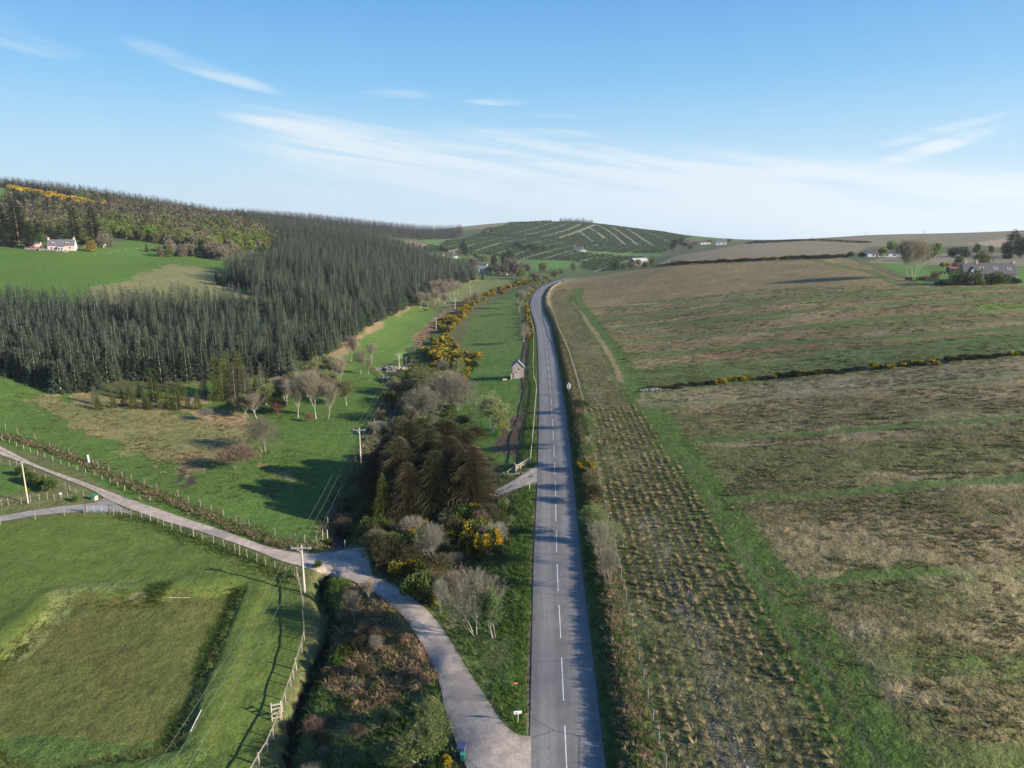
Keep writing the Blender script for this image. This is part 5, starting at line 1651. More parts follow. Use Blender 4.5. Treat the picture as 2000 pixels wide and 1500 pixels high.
# valley middle distance
many('dark_tree', 'evergreen_tree', 'tree', [(964,520,496,22,'dark conifer right of the white walled house'),(983,520,490,20,'second dark conifer right of the white walled house'),(995,518,484,22,'tallest dark conifer in the valley'),(907,500,468,22,'tall dark conifer beside the white bungalow'),(862,492,477,12,'small dark conifer by the far sheds'),
     (1008,484,471,16,'dark tree leftmost of the hillside clump'),(1036,488,474,16,'dark tree in the middle of the hillside clump'),(1079,485,479,8,'single dark tree on the hillside'),(1138,486,476,10,'dark tree by the hillside farmhouse'),(1315,488,465,20,'dark tree left of the ridge farm'),(1330,478,462,20,'tall dark tree at the ridge farm')], '')
many('dark_tree', 'evergreen_tree', 'tree', [(1016,487,473,15,'dark tree second from the left in the hillside clump'),(1060,490,478,14,'dark tree at the right end of the hillside clump')], '')
many('brown_tree', 'leafless_tree', 'tree', [(975,536,508,26,'greyish leafless tree right of the white walled house'),(990,538,500,30,'tall pinkish leafless tree in the valley'),(1004,540,500,32,'tallest pinkish leafless tree in the valley'),(1015,540,508,26,'leafless tree right of the tallest one'),(1046,548,530,22,'low grey leafless tree near the road bend'),
     (925,520,506,26,'pinkish leafless tree left of the white walled house'),(945,510,494,26,'leafless tree behind the white walled house'),(1030,530,512,22,'leafless tree before the far pasture'),(1340,482,468,24,'leafless tree at the ridge farm'),(1358,480,468,22,'leafless tree behind the ridge farm'),(1385,476,466,18,'leafless tree left of the white ridge house'),(1425,474,465,14,'leafless tree right of the white ridge house'),(960,535,515,22,'leafless tree below the dark conifers')], '')
many('lime_tree', 'leafy_tree', 'tree', [(932,508,492,20,'lime green tree behind the red one'),(945,514,496,18,'lime green tree right of the red one'),(1022,545,524,24,'fresh green tree below the leafless ones'),(1038,546,530,16,'small fresh green tree near the bend'),(1052,492,478,18,'green tree at the right of the hillside clump')], '')
many('green_tree', 'valley_tree', 'tree', [(1028,487,475,16,'green tree in the hillside clump'),(1044,490,476,18,'second green tree in the hillside clump'),(1016,484,472,12,'green tree right of the leftmost dark one'),(870,492,480,14,'green tree by the far sheds'),(1128,488,482,8,'small green bush by the hillside farmhouse')], '')
many('olive_tree', 'valley_tree', 'tree', [(1062,532,508,30,'grey green tree before the far pasture'),(1082,540,522,30,'grey olive bush near the bend'),(1095,536,524,24,'olive bush right near the bend'),(1070,490,482,12,'olive bush at the right of the hillside clump'),(1350,486,474,20,'olive tree at the ridge farm'),(1120,528,512,16,'olive tree on the pasture edge')], '')
many('red_tree', 'copper_beech', 'tree', [(920,522,505,22,'dark red leaved tree left of the white walled house')], '')
# hedge lines on the far hill
for (a, b, n) in (((936,457),(1010,461),12), ((1010,461),(1240,484),34), ((830,486),(845,494),4), ((1180,468),(1192,476),5)):
    for i in range(n):
        t = (i + rng.random() * .6) / n
        x, y, d = at_px(a[0] + (b[0] - a[0]) * t, a[1] + (b[1] - a[1]) * t)
        plant(['dark_tree', 'green_tree', 'olive_tree'][i % 3], 'hedgerow_tree', 'tree', x, y, 2.2 + 2.4 * rng.random(), 5, 'small hedgerow tree between the blocks of the far hill', 'hedgerow across the far hill')
# round the cottage on the left
many('old_fir', 'tall_fir', 'conifer', [(38,478,390,66,'huge dark brown fir left of the cottage'),(8,478,402,50,'huge dark fir at the left frame edge'),(184,478,402,44,'huge dark fir right of the cottage'),(148,478,396,30,'tall dark pine behind the cottage')], '')
many('dark_tree', 'evergreen_tree', 'tree', [(60,484,440,40,'dark brown tree by the garden shed'),(100,470,440,30,'dark tree behind the cottage roof'),(20,482,448,40,'dark tree under the huge fir')], '')
many('green_tree', 'leafy_tree', 'tree', [(125,468,440,34,'green tree behind the cottage'),(78,476,450,26,'green tree left behind the cottage'),(165,478,448,26,'green tree between cottage and fir'),(8,470,440,28,'green tree at the frame edge')], '')
many('brown_tree', 'leafless_tree', 'tree', [(202,484,446,30,'bare twiggy tree right of the huge fir'),(215,482,456,24,'pale bare tree beside the drive'),(313,502,474,16,'single pale birch left of the brown copse')], '')
many('gold_bush', 'golden_cypress', 'bush', [(176,492,464,28,'golden yellow cypress right of the cottage')], '')
for i in range(20):
    px = 322 + rng.random() * 122; py = np.interp(px, [322, 345, 445], [500, 505, 509]) - rng.random() * 10
    x, y, d = at_px(px, py)
    plant('brown_tree' if rng.random() < .75 else 'olive_tree', 'leafless_tree', 'tree', x, y, 7 + 2 * rng.random(), 7, 'pinkish brown leafless tree in the copse above the tan field', 'brown copse above the tan field')
for i in range(34):
    px = 15 + 130 * rng.random(); q = px_point(px, 392 + px * .1, 640 + 20 * rng.random())
    plant('dark_tree', 'evergreen_tree', 'tree', q[0], q[1], 8 + 2 * rng.random(), 6, 'dark conifer in the belt below the hill gorse', 'conifer belt below the hill gorse')

# ------------------------------------------------------------------ fences
M_POST = principled('weathered_timber', (.25, .215, .17), .9, .3, 8, stretch=(1, 1, .2))
M_DARKPOST = principled('creosoted_timber', (.09, .07, .055), .9, .3, 8)
M_PALEPOST = principled('new_timber', (.40, .35, .27), .85, .25, 8)
M_WIRE = principled('galvanised_wire', (.20, .21, .20), .5, 0, metal=.3)
M_GALV = principled('galvanised_steel', (.50, .52, .54), .45, .15, 6, metal=.5)
M_PALERAIL = principled('bleached_rail', (.36, .335, .28), .85, .25, 5)
_post_me = {}


def post_mesh(r, h, mat, square=False):
    k = (round(r, 3), round(h, 2), mat.name, square)
    if k not in _post_me:
        b = MB()
        if square: b.box((0, 0, h / 2 - .15), (r * 2, r * 2, h + .3))
        else:
            b.tube((0, 0, -.3), (0, 0, h * .97), r, r * .95, 7); b.tube((0, 0, h * .97), (0, 0, h), r * .95, r * .55, 7)
        o = b.build('post', mat); _post_me[k] = o.data
        bpy.data.objects.remove(o)
    return _post_me[k]


def fence(name, label, pts, group=None, spacing=None, h=1.2, r=.055, mat=None, wires=(.35, .6, .85, 1.1), wr=.006, rail=0, railmat=None, cat='fence', vary=.12, strainer=0, maxposts=98, square=False, net=False):
    mat = mat or M_POST
    q = np.array(pts, float)
    P = cast(q[:, 0], q[:, 1], hgt)[0][:, :2]
    if spacing:
        s = np.concatenate([[0], np.cumsum(np.linalg.norm(np.diff(P, axis=0), axis=1))])
        n = min(maxposts, max(2, int(s[-1] / spacing) + 1))
        t = np.linspace(0, s[-1], n)
        P = np.stack([np.interp(t, s, P[:, 0]), np.interp(t, s, P[:, 1])], 1)
    Z = hgt(P[:, 0], P[:, 1])
    root = thing(name, label, cat, (P[0, 0], P[0, 1], Z[0]), 0, group)
    o0 = np.array([P[0, 0], P[0, 1], Z[0]])
    rr = random.Random(len(P) * 7 + int(P[0, 0] * 10))
    hs = []
    for i in range(len(P)):
        hh = h * (1 + rr.uniform(-vary, vary))
        big = strainer and i % strainer == 0
        p = obj('post', post_mesh(r * (1.5 if big else 1), h * (1.15 if big else 1), mat, square), None, root)
        p.location = (P[i, 0] - o0[0], P[i, 1] - o0[1], Z[i] - o0[2])
        p.rotation_euler = (rr.uniform(-.05, .05), rr.uniform(-.05, .05), rr.uniform(0, 3))
        p.scale = (1, 1, hh / h)
    Q = np.stack([P[:, 0], P[:, 1], Z], 1) - o0
    if wires:
        b = MB()
        for wz in wires:
            for a, c in zip(Q[:-1], Q[1:]):
                b.tube(a + [0, 0, wz], c + [0, 0, wz], wr, n=3, cap=False)
        b.build('wire', M_WIRE, root)
    if net:
        b = MB()
        for a, c in zip(Q[:-1], Q[1:]):
            L = np.linalg.norm(c - a); n = max(2, int(L / .45))
            for k in range(n):
                p = a + (c - a) * k / n
                b.tube(p + [0, 0, .05], p + [0, 0, wires[-1] if wires else 1], .004, n=3, cap=False)
        b.build('netting', M_WIRE, root)
    if rail:
        b = MB()
        for a, c in zip(Q[:-1], Q[1:]):
            d = c - a; L = math.hypot(d[0], d[1])
            n = np.array([-d[1], d[0], 0]) / max(L, 1e-3) * .03
            for zz in (rail if isinstance(rail, (list, tuple)) else [rail]):
                a2, c2 = a + [0, 0, zz], c + [0, 0, zz]
                V = [a2 - n, a2 + n, a2 + n + [0, 0, .10], a2 - n + [0, 0, .10], c2 - n, c2 + n, c2 + n + [0, 0, .10], c2 - n + [0, 0, .10]]
                b.add(V, [(0, 1, 2, 3), (7, 6, 5, 4), (0, 4, 5, 1), (1, 5, 6, 2), (2, 6, 7, 3), (3, 7, 4, 0)])
        b.build('rail', railmat or M_PALERAIL, root)
    return root


z5 = lambda L: [(a / 3.333, 700 + b / 3.333) for a, b in L]
fence('rail_fence', 'post and rail fence with pale top rail along the left side of the road', [(1036, 905), (1038, 880), (1040, 862), (1044, 810), (1048, 762), (1046, 748), (1042, 739), (1041, 715), (1042, 690), (1042, 664), (1040, 640), (1036, 622)], spacing=2.9, h=1.15, rail=[.98, .55], wires=())
fence('field_fence', 'wire fence with thin posts along the bank right of the road', [(1320, 1560), (1297, 1494), (1276, 1410), (1258, 1332), (1240, 1257), (1222, 1176), (1207, 1095), (1190, 1030), (1180, 985), (1170, 935), (1162, 895), (1152, 850), (1144, 814), (1138, 785), (1133, 766)], spacing=2.6, h=1.15, r=.045, wr=.008)
fence('field_fence', 'pale rail fence beyond the warning sign on the right of the road', [(1133, 764), (1126, 738), (1120, 718), (1110, 688), (1100, 664), (1092, 646), (1082, 618), (1074, 598), (1071, 580), (1077, 565), (1095, 553)], spacing=5, h=1.2, r=.06, rail=[1.0, .6], wires=())
fence('paddock_fence', 'wooden post and wire fence of the paddock along the left driveway', z5([(-400, 1150), (5, 1082), (230, 1052), (420, 1025), (550, 1015)]), h=1.4, r=.045, strainer=0)
fence('paddock_fence', 'wooden post and wire fence of the paddock along the lower edge of the lane', z5([(715, 1012), (740, 1018), (793, 1020), (855, 1030), (925, 1045), (980, 1065), (1030, 1072), (1065, 1088), (1120, 1112), (1180, 1140), (1260, 1168), (1320, 1185), (1390, 1207), (1460, 1232), (1530, 1255), (1560, 1285), (1610, 1300), (1673, 1330), (1730, 1350), (1790, 1372), (1862, 1412), (1918, 1420)]), h=1.2, r=.045, strainer=5)
z7 = lambda L: [(a / 3.333, 1050 + b / 3.333) for a, b in L]
fence('paddock_fence', 'wooden post and wire fence down the right edge of the paddock beside the ditch', z7([(1935, 262), (1948, 310), (1960, 365), (1972, 450), (1975, 545), (1980, 610), (1983, 672), (1965, 755), (1930, 865), (1912, 925), (1895, 975), (1860, 1075), (1840, 1140), (1825, 1195), (1780, 1315), (1740, 1405), (1690, 1490), (1640, 1580)]), h=1.3, r=.055, strainer=4, net=True, rail=[1.15], railmat=M_POST)
fence('meadow_fence', 'tall thin post fence along the meadow above the lane', z5([(-120, 400), (38, 468), (120, 498), (230, 534), (325, 582), (450, 628), (565, 680), (640, 710), (712, 742), (800, 785), (855, 802), (940, 830), (1025, 863), (1160, 912), (1230, 945), (1305, 972), (1380, 1000), (1458, 1034), (1540, 1070), (1623, 1106), (1793, 1162), (1925, 1192), (1985, 1205), (2060, 1200), (2100, 1190), (2135, 1170)]), h=1.4, r=.042)
fence('low_fence', 'row of short pale stakes between lane verge and meadow bank', z5([(15, 532), (62, 552), (108, 572), (155, 590), (200, 608), (247, 627), (293, 643), (345, 668), (398, 692), (450, 704), (505, 728), (560, 748), (615, 768), (667, 790), (720, 808), (768, 834), (813, 858)]), h=.8, r=.04, mat=M_PALEPOST, wires=(.4, .7))
z6 = lambda L: [(500 + a / 3.333, 700 + b / 3.333) for a, b in L]
fence('meadow_fence', 'post and wire fence down the right edge of the meadow beside the stream', z6([(435, 1165), (470, 1090), (505, 1010), (545, 922), (573, 860), (600, 792), (625, 735), (650, 682), (675, 635), (700, 592), (722, 540), (745, 492), (772, 420), (800, 352), (830, 300), (855, 247)]), h=1.35, r=.06, net=True, mat=M_POST)
fence('sheep_fence', 'pale short fence by the rubble heap at the top of the meadow', z6([(880, 192), (850, 150), (815, 110), (785, 80), (770, 62)]), spacing=3, h=1.2, r=.07, rail=[.95], wires=(.4, .7))
fence('garden_fence', 'wire fence between the lane and the lawn by the single pole', z5([(-80, 650), (10, 685), (65, 700), (112, 702), (175, 735), (228, 765), (300, 790), (365, 825), (428, 857), (457, 863), (495, 882), (545, 897)]), h=1.1, r=.04)
fence('garden_fence', 'wire fence across the lawn above the driveway', z5([(-80, 975), (12, 962), (55, 952), (140, 947), (200, 935), (258, 922), (310, 920), (355, 922), (400, 917), (445, 914)]), h=1.1, r=.04)
fence('far_fence', 'thin fence along the drive past the golden cypress', [(185, 499), (215, 497), (240, 491), (262, 488), (300, 487)], spacing=9, h=1.2, r=.09, wires=(.6, 1.1), wr=.03)
fence('far_fence', 'fence along the grassy track left of the willow', [(1638, 505), (1665, 512), (1700, 521), (1735, 531), (1770, 542), (1815, 557)], spacing=7, h=1.2, r=.08, wires=(.6, 1.1), wr=.03)
fence('far_fence', 'fence through the bracken along the valley floor', [(795, 702), (812, 684), (830, 665)], spacing=5, h=1.2, r=.06, wires=(.6, 1.1), wr=.015)
fence('garden_fence', 'short wire fence beside the access track gate', [(1036, 905), (1026, 912), (1016, 918), (1008, 921)], h=1.3, r=.07, rail=[1.05, .6], wires=())

# posts standing by themselves
for px, py, h, lab in [(1005, 921, 1.6, 'tall pale gate post beside the access track'), (1002, 921, 1.0, 'short pale post with a prop beside the access track'), (1034, 956, 1.0, 'thin white marker post in the grass below the access track'),
                       (674, 1072, 1.3, 'single post beside the turning place'), (958, 736, 1.2, 'dark post alone in the hut field'), (978, 741, .9, 'pale short post by the logs'), (640, 1055, 1.6, 'thick corner post of the meadow fence by the culvert')]:
    p, d = G(px, py)
    t = thing('post', lab, 'post', p)
    obj('shaft', post_mesh(.07, h, M_DARKPOST if 'dark' in lab else M_PALEPOST), None, t)
    if 'prop' in lab:
        b = MB(); b.tube((-1.1, -.4, 0), (0, 0, h * .85), .05); b.build('prop', M_PALEPOST, t)


# gates
def gate(px0, py0, px1, py1, h, label, bars=5, mat=None, postmat=None):
    a, _ = G(px0, py0); c, _ = G(px1, py1)
    d = c - a; L = math.hypot(d.x, d.y); rz = math.atan2(d.y, d.x)
    t = thing('field_gate', label, 'gate', a, rz)
    for x in (-.12, L + .12):
        p = obj('post', post_mesh(.11, h * 1.2, postmat or M_DARKPOST), None, t); p.location = (x, 0, 0)
    dz = c.z - a.z
    b = MB()
    for i in range(bars):
        z = .25 + (h - .3) * (i / (bars - 1)) ** .85
        b.tube((.05, 0, z), (L - .05, 0, z + dz), .035, n=6)
    b.build('bars', mat or M_GALV, t)
    b = MB()
    for x in (.05, L * .33, L * .66, L - .05):
        b.tube((x, 0, .22), (x, 0, h + dz * x / L), .035, n=6)
    b.tube((.05, 0, .25), (L * .33, 0, h), .02, n=5)
    b.build('uprights', mat or M_GALV, t)
    return t


gate(170, 1003, 214, 1003, 1.2, 'white metal field gate across the end of the driveway', 6)
gate(1024, 723, 1040, 722, 1.15, 'green metal gate between the hut and the road', 5, principled('green_metal', (.16, .24, .20), .5, .1))
gate(1008, 921, 1034, 907, 1.15, 'dark wooden gate beside the access track', 5, M_POST, M_POST)

# timber hurdle against the paddock fence (a stile)
p, d = G(541, 1404)
t = thing('wooden_stile', 'pale wooden ladder stile against the paddock fence', 'stile', p, .35)
for x in (-.42, .42):
    b = MB(); b.tube((x, -.35, 0), (x, .05, 1.75), .05, n=6); b.build('rail', M_PALEPOST, t)
for i, z in enumerate((.35, .75, 1.15, 1.5)):
    b = MB(); b.box((0, -.35 + .4 * z / 1.75, z), (.9, .16, .06)); b.build('step', M_PALEPOST, t)
# timber on the paddock grass
for a, c, r, lab in (((372, 1430), (393, 1388), .07, 'long pale pole lying on the grass right of the sunken arena'), ((331, 1168), (371, 1168), .05, 'thin white rail lying at the top edge of the arena')):
    A, _ = G(*a); B, _ = G(*c)
    t = thing('timber_pole', lab, 'pole', A)
    b = MB(); b.tube((0, 0, r), B - A + Vector((0, 0, r)), r, r * .9, 8); b.build('shaft', M_PALERAIL, t)
    b = MB(); b.tube(B - A + Vector((0, 0, r)), (B - A) * 1.01 + Vector((0, 0, r)), r * .9, r * .5, 8); b.build('tip', M_PALERAIL, t)

# ------------------------------------------------------------------ utility poles and wires
M_POLE = principled('pole_timber', (.40, .36, .31), .85, .2, 4, stretch=(1, 1, .15))
M_PORC = principled('insulator_porcelain', (.35, .33, .32), .3)
heads = []
for i, (px, py, top, lab) in enumerate([(595, 1157, 1066, 'utility pole with crossarm beside the lane at the paddock corner'), (705, 905, 837, 'utility pole with crossarm at the right edge of the meadow'),
        (780, 728, 691, 'utility pole behind the rubble heap'), (852, 644, 620, 'utility pole left of the gorse belt'), (889, 605, 585, 'utility pole in the bracken by the valley birches'), (919, 576, 559, 'farthest utility pole of the valley line'), (None, 0, 0, 'utility pole at the near end of the line')]):
    if px:
        x, y, d, H = at_px(px, py, top)
    else:
        x, y, H = heads[0][0].x + 2.4, heads[0][0].y - 49, 7
    z = float(hgt(x, y))
    t = thing('utility_pole', lab, 'utility pole', (x, y, z))
    b = MB(); b.tube((0, 0, -.4), (0, 0, H), .15, .10, 10); b.build('pole', M_POLE, t)
    b = MB(); b.box((0, -.14, H - .25), (2.4, .12, .14)); c = b.build('crossarm', M_GALV, t)
    b = MB(); b.tube((-.5, -.14, H - .3), (0, -.12, H - .8), .03); b.build('brace', M_GALV, t)
    hh = []
    for xx in (-1.1, 0, 1.1):
        b = MB(); zb = H - .18 if xx else H
        b.tube((xx, -.14 if xx else 0, zb), (xx, -.14 if xx else 0, zb + .2), .05, .03, 7); b.build('insulator', M_PORC, t)
        hh.append(Vector((x + xx, y - (.14 if xx else 0), z + zb + .18)))
    heads.append([Vector((x, y, z))] + hh)
order_ = [6, 0, 1, 2, 3, 4, 5]
for q in range(3):
    b = MB()
    for a, c in zip(order_[:-1], order_[1:]):
        A, B = heads[a][1 + q], heads[c][1 + q]
        n = 10; prev = A
        for i in range(1, n + 1):
            tt = i / n
            p = A.lerp(B, tt) - Vector((0, 0, 4 * (.018 * (B - A).length) * tt * (1 - tt)))
            b.tube(prev, p, .013, n=4, cap=False); prev = p
    o = b.build('power_line', M_WIRE)
    tag(o, ['left hand wire strung along the utility poles', 'middle wire strung along the utility poles', 'right hand wire strung along the utility poles'][q], 'wire', 'wires of the utility line')
for px, py, top, lab, hm in [(55, 983, 903, 'single wooden pole with yellow band on the lawn', 1), (208, 497, 474, 'dark pole with grey transformer beside the golden cypress', 0), (1586, 467, 461, 'tiny pole leftmost on the right skyline', 0), (1690, 461, 453.5, 'tiny pole on the right skyline above the bungalow', 0), (1805, 457, 449, 'tiny pole rightmost on the right skyline', 0),
                             (859, 465, 459, 'far pole before the dark ridge wood', 0), (1037, 500, 490, 'far pole at the foot of the hill', 0), (1108, 508, 500, 'far pole in the lower plantation', 0)]:
    x, y, d, H = at_px(px, py, top)
    z = float(hgt(x, y))
    t = thing('wooden_pole', lab, 'utility pole', (x, y, z))
    r = max(.12, d * .00030)
    b = MB(); b.tube((0, 0, -.3), (0, 0, H), r, r * .75, 8); b.build('pole', M_POLE if hm else M_DARKPOST, t)
    b = MB()
    if hm: b.tube((0, 0, 2.0), (0, 0, 2.35), r * 1.02, r * 1.01, 8); b.build('band', principled('yellow_plate', (.7, .5, .05), .5), t)
    b = MB(); b.box((0, -.1, H - .12), (1.1 if not hm else .5, .1, .1)); b.build('crossarm', M_GALV, t)
    if 'transformer' in lab:
        b = MB(); b.box((0, -.5, H - 1.2), (.8, .6, .9)); b.build('transformer', M_GALV, t, .05)


# ------------------------------------------------------------------ buildings
def wallm(n, c, v=.12, s=3): return principled(n, c, .9, v, s, bump=.2)


M_HARL = wallm('grey_harling', (.25, .215, .195)); M_WHITE = wallm('white_render', (.62, .61, .58), .05); M_STONE = wallm('granite_wall', (.40, .32, .26), .25, 2)
M_SLATE = principled('slate_roof', (.105, .105, .12), .6, .2, 2.5, bump=.3, bscale=6); M_SLATE2 = principled('worn_slate_roof', (.07, .064, .07), .7, .2, 2.5, bump=.3, bscale=6)
M_DARKROOF = principled('dark_tile_roof', (.07, .055, .06), .8, .2, 3); M_FRAME = principled('white_frame', (.75, .75, .73), .5); M_PANE = principled('window_pane', (.03, .035, .04), .08, spec=.8)
M_BRICK = principled('chimney_stone', (.42, .33, .28), .9, .2, 4); M_DOOR = principled('dark_door', (.06, .05, .05), .5); M_GRANSLATE = principled('felt_roof_edge', (.42, .42, .38), .9, .2, 4)


def house(name, label, cat, px, py, rz, L, W, hw, hr, wall, roof, wins=(), doors=(), chim=(), sky=(), dorm=(), gable=None, rx=0, group=None, eave=.25, xoff=0, verge=None, chim_mat=None):
    """ridge along local x, front is -y. wins: (side, x, z, w, h) side f/r/l"""
    p, d = G(px, py)
    t = thing(name, label, cat, (p.x, p.y, p.z - .1), rz, group)
    b = MB()
    y0, y1 = 0, W
    prof = [(y0, -.6), (y1, -.6), (y1, hw), (W / 2, hr), (y0, hw)]
    b.prism([(-L / 2, a, c) for a, c in prof], (L, 0, 0))
    wl = b.build('wall', wall, t)
    if gable:
        b = MB(); b.prism([(L / 2 + .01, a, c) for a, c in prof], (.06, 0, 0)); b.build('gable', gable, t)
    b = MB()
    th = .14
    sl = (hr - hw) / (W / 2)
    e = eave
    for s in (0, 1):
        ya, yb = (y0 - e, W / 2) if s == 0 else (y1 + e, W / 2)
        za, zb = hw - sl * e + .03, hr + .03
        b.prism([(-L / 2 - .12, ya, za), (-L / 2 - .12, yb, zb), (-L / 2 - .12, yb, zb + th), (-L / 2 - .12, ya, za + th)], (L + .24, 0, 0))
    rf = b.build('roof', roof, t)
    if verge:
        b = MB()
        for xx in (-L / 2 - .22, L / 2 + .12):
            b.prism([(xx, y0 - e, hw - sl * e + .01), (xx, W / 2, hr + .01), (xx, y1 + e, hw - sl * e + .01), (xx, y1 + e, hw - sl * e + .24), (xx, W / 2, hr + .24), (xx, y0 - e, hw - sl * e + .24)], (.10, 0, 0))
        b.build('verge', verge, rf)
    for x in chim:
        b = MB(); b.box((x, W / 2, hr + .35), (.9, .7, 1.5)); c = b.build('chimney', chim_mat or M_BRICK, rf)
        b = MB()
        for dx in (-.2, .2): b.tube((x + dx, W / 2, hr + 1.1), (x + dx, W / 2, hr + 1.45), .12, .1, 7)
        b.build('chimney_pot', M_BRICK, rf)

    def pane(par, c, w, h, ax):
        f = MB(); g = MB()
        if ax == 'f':
            f.box((c[0], c[1] - .03, c[2]), (w, .08, h)); g.box((c[0] , c[1] - .05, c[2]), (w - .2, .08, h - .2)); 
        else:
            s = 1 if ax == 'r' else -1
            f.box((c[0] + s * .03, c[1], c[2]), (.08, w, h)); g.box((c[0] + s * .05, c[1], c[2]), (.08, w - .2, h - .2))
        fr = f.build('window', M_FRAME, par); g.build('pane', M_PANE, fr)
    for (s, x, z, w, h) in wins:
        pane(t, (x, y0, z) if s == 'f' else ((L / 2 + (.07 if gable else 0)) * (1 if s == 'r' else -1), x, z), w, h, s)
    for (x, w, h) in doors:
        b = MB(); b.box((x, -.03, h / 2), (w, .08, h)); b.build('door', M_DOOR, t)
    for (x, f, w, h) in sky:
        yc = y0 + (W / 2) * f; zc = hw + (hr - hw) * f + .03 + th
        b = MB(); n = Vector((0, -sl, 1)).normalized(); u = Vector((0, 1, sl)).normalized()
        c = Vector((x, yc, zc)); V = [c - Vector((w / 2, 0, 0)) - u * h / 2, c + Vector((w / 2, 0, 0)) - u * h / 2, c + Vector((w / 2, 0, 0)) + u * h / 2, c - Vector((w / 2, 0, 0)) + u * h / 2]
        b.prism(V, n * .05); s_ = b.build('skylight', M_FRAME, rf)
        b = MB(); V = [c + (q - c) * .8 + n * .03 for q in V]; b.prism(V, n * .04); b.build('skylight_pane', M_PANE, rf)
    for (x, w, h) in dorm:
        z0 = hw + (hr - hw) * .12; yy = W / 2 * .12
        depth = W / 2 * .75
        b = MB(); b.prism([(x - w / 2, yy, z0), (x + w / 2, yy, z0), (x + w / 2, yy, z0 + h), (x, yy, z0 + h + w * .35), (x - w / 2, yy, z0 + h)], (0, depth, 0)); dm = b.build('dormer', wall, rf)
        b = MB()
        for s in (-1, 1):
            b.prism([(x + s * (w / 2 + .12), yy - .12, z0 + h - .06), (x, yy - .12, z0 + h + w * .35 + .03), (x, yy - .12, z0 + h + w * .35 + .12), (x + s * (w / 2 + .12), yy - .12, z0 + h + .04)], (0, depth, 0))
        b.build('dormer_roof', roof, rf)
        b = MB(); b.box((x, yy - .02, z0 + h * .5), (w * .7, .06, h * .7)); b.build('dormer_window', M_PANE, rf)
    return t


# the cottage on the left hill
ct = house('cottage', 'stone cottage with slate roof and white right gable on the left hillside', 'cottage', 120, 489, math.radians(21), 12.6, 6.6, 2.7, 5.6, M_STONE, M_SLATE, wins=[('f', -4.3, 1.5, 1.0, 1.3), ('f', 4.2, 1.5, 1.0, 1.3)], chim=(-5.9, 5.9), dorm=[(-3.4, 1.6, 1.0), (3.0, 1.6, 1.0)], gable=M_WHITE)
b = MB(); b.prism([(-1.5, -1.6, -.3), (1.5, -1.6, -.3), (1.5, -1.6, 2.0), (-1.5, -1.6, 2.0)], (0, 1.6, 0)); b.build('porch', M_STONE, ct)
b = MB(); b.add([(-1.8, -1.9, 2.0), (1.8, -1.9, 2.0), (0, -.3, 3.3), (-1.8, .2, 2.0), (1.8, .2, 2.0)], [(0, 1, 2), (0, 2, 3), (1, 4, 2), (3, 4, 1, 0), (2, 4, 3)]); b.build('porch_roof', M_SLATE, ct)
for x in (-.7, .7):
    b = MB(); b.box((x, -1.66, 1.0), (1.0, .1, 1.4)); f = b.build('window', M_FRAME, ct)
    b = MB(); b.box((x, -1.70, 1.0), (.8, .1, 1.2)); b.build('pane', M_PANE, f)
house('garden_shed', 'low stone outbuilding left of the cottage', 'shed', 63, 483, math.radians(20), 7.5, 4, 2.2, 2.9, M_STONE, M_SLATE2, wins=[('f', -1.6, 1.3, 1.6, 1.0), ('f', 1.8, 1.4, .7, .8)], doors=[(.4, .9, 1.9)])
# long low roof and slate house on the right
house('slate_roofed_house', 'long slate roofed house with pale chimneys behind dark bushes on the right', 'house', 1934, 549, math.radians(-6), 20, 7.0, 3.0, 7.0, M_HARL, M_SLATE2, wins=[('f', 7, 1.7, 1.2, 1.2), ('f', 4, 1.7, 1.2, 1.2)], doors=[(9, .9, 2.0)], chim=(-8.6, -4.4, 9.6), sky=[(-3.0, .5, 1.3, 1.1), (2.2, .5, 1.3, 1.1), (7.4, .45, 1.3, 1.1)])
hs = house('house_wing', 'narrow white gabled wing in front of the long slate roof', 'house', 1904, 551, math.radians(84), 2.5, 3.6, 2.5, 6.0, M_WHITE, M_SLATE2, wins=())
house('bungalow', 'long low bungalow with dark brown roof on the crest at right', 'bungalow', 1728, 501.5, math.radians(-8), 21, 8, 2.4, 4.4, M_WHITE, M_DARKROOF, wins=[('f', -7, 1.3, 1.8, 1.2), ('f', -3, 1.3, 1.8, 1.2), ('f', 1.5, 1.3, 1.8, 1.2), ('f', 6, 1.3, 1.8, 1.2)], doors=[(-5, 1.0, 2.0)])
house('white_gable_house', 'small white gabled building right of the willow', 'house', 1808, 505, math.radians(20), 4, 4, 2.5, 4.2, M_WHITE, M_DARKROOF, wins=[('f', 0, 1.4, 1, 1)])
house('blue_shed', 'dark blue shed with red roof in the garden at right', 'shed', 1866, 533, math.radians(-4), 5.0, 3.2, 2.1, 2.5, principled('blue_boards', (.05, .055, .13), .6, .2, 3), principled('red_roof', (.30, .08, .07), .7, .15, 3), wins=[('f', 1.4, 1.2, .8, .7)], doors=[(-1, .9, 1.8)])
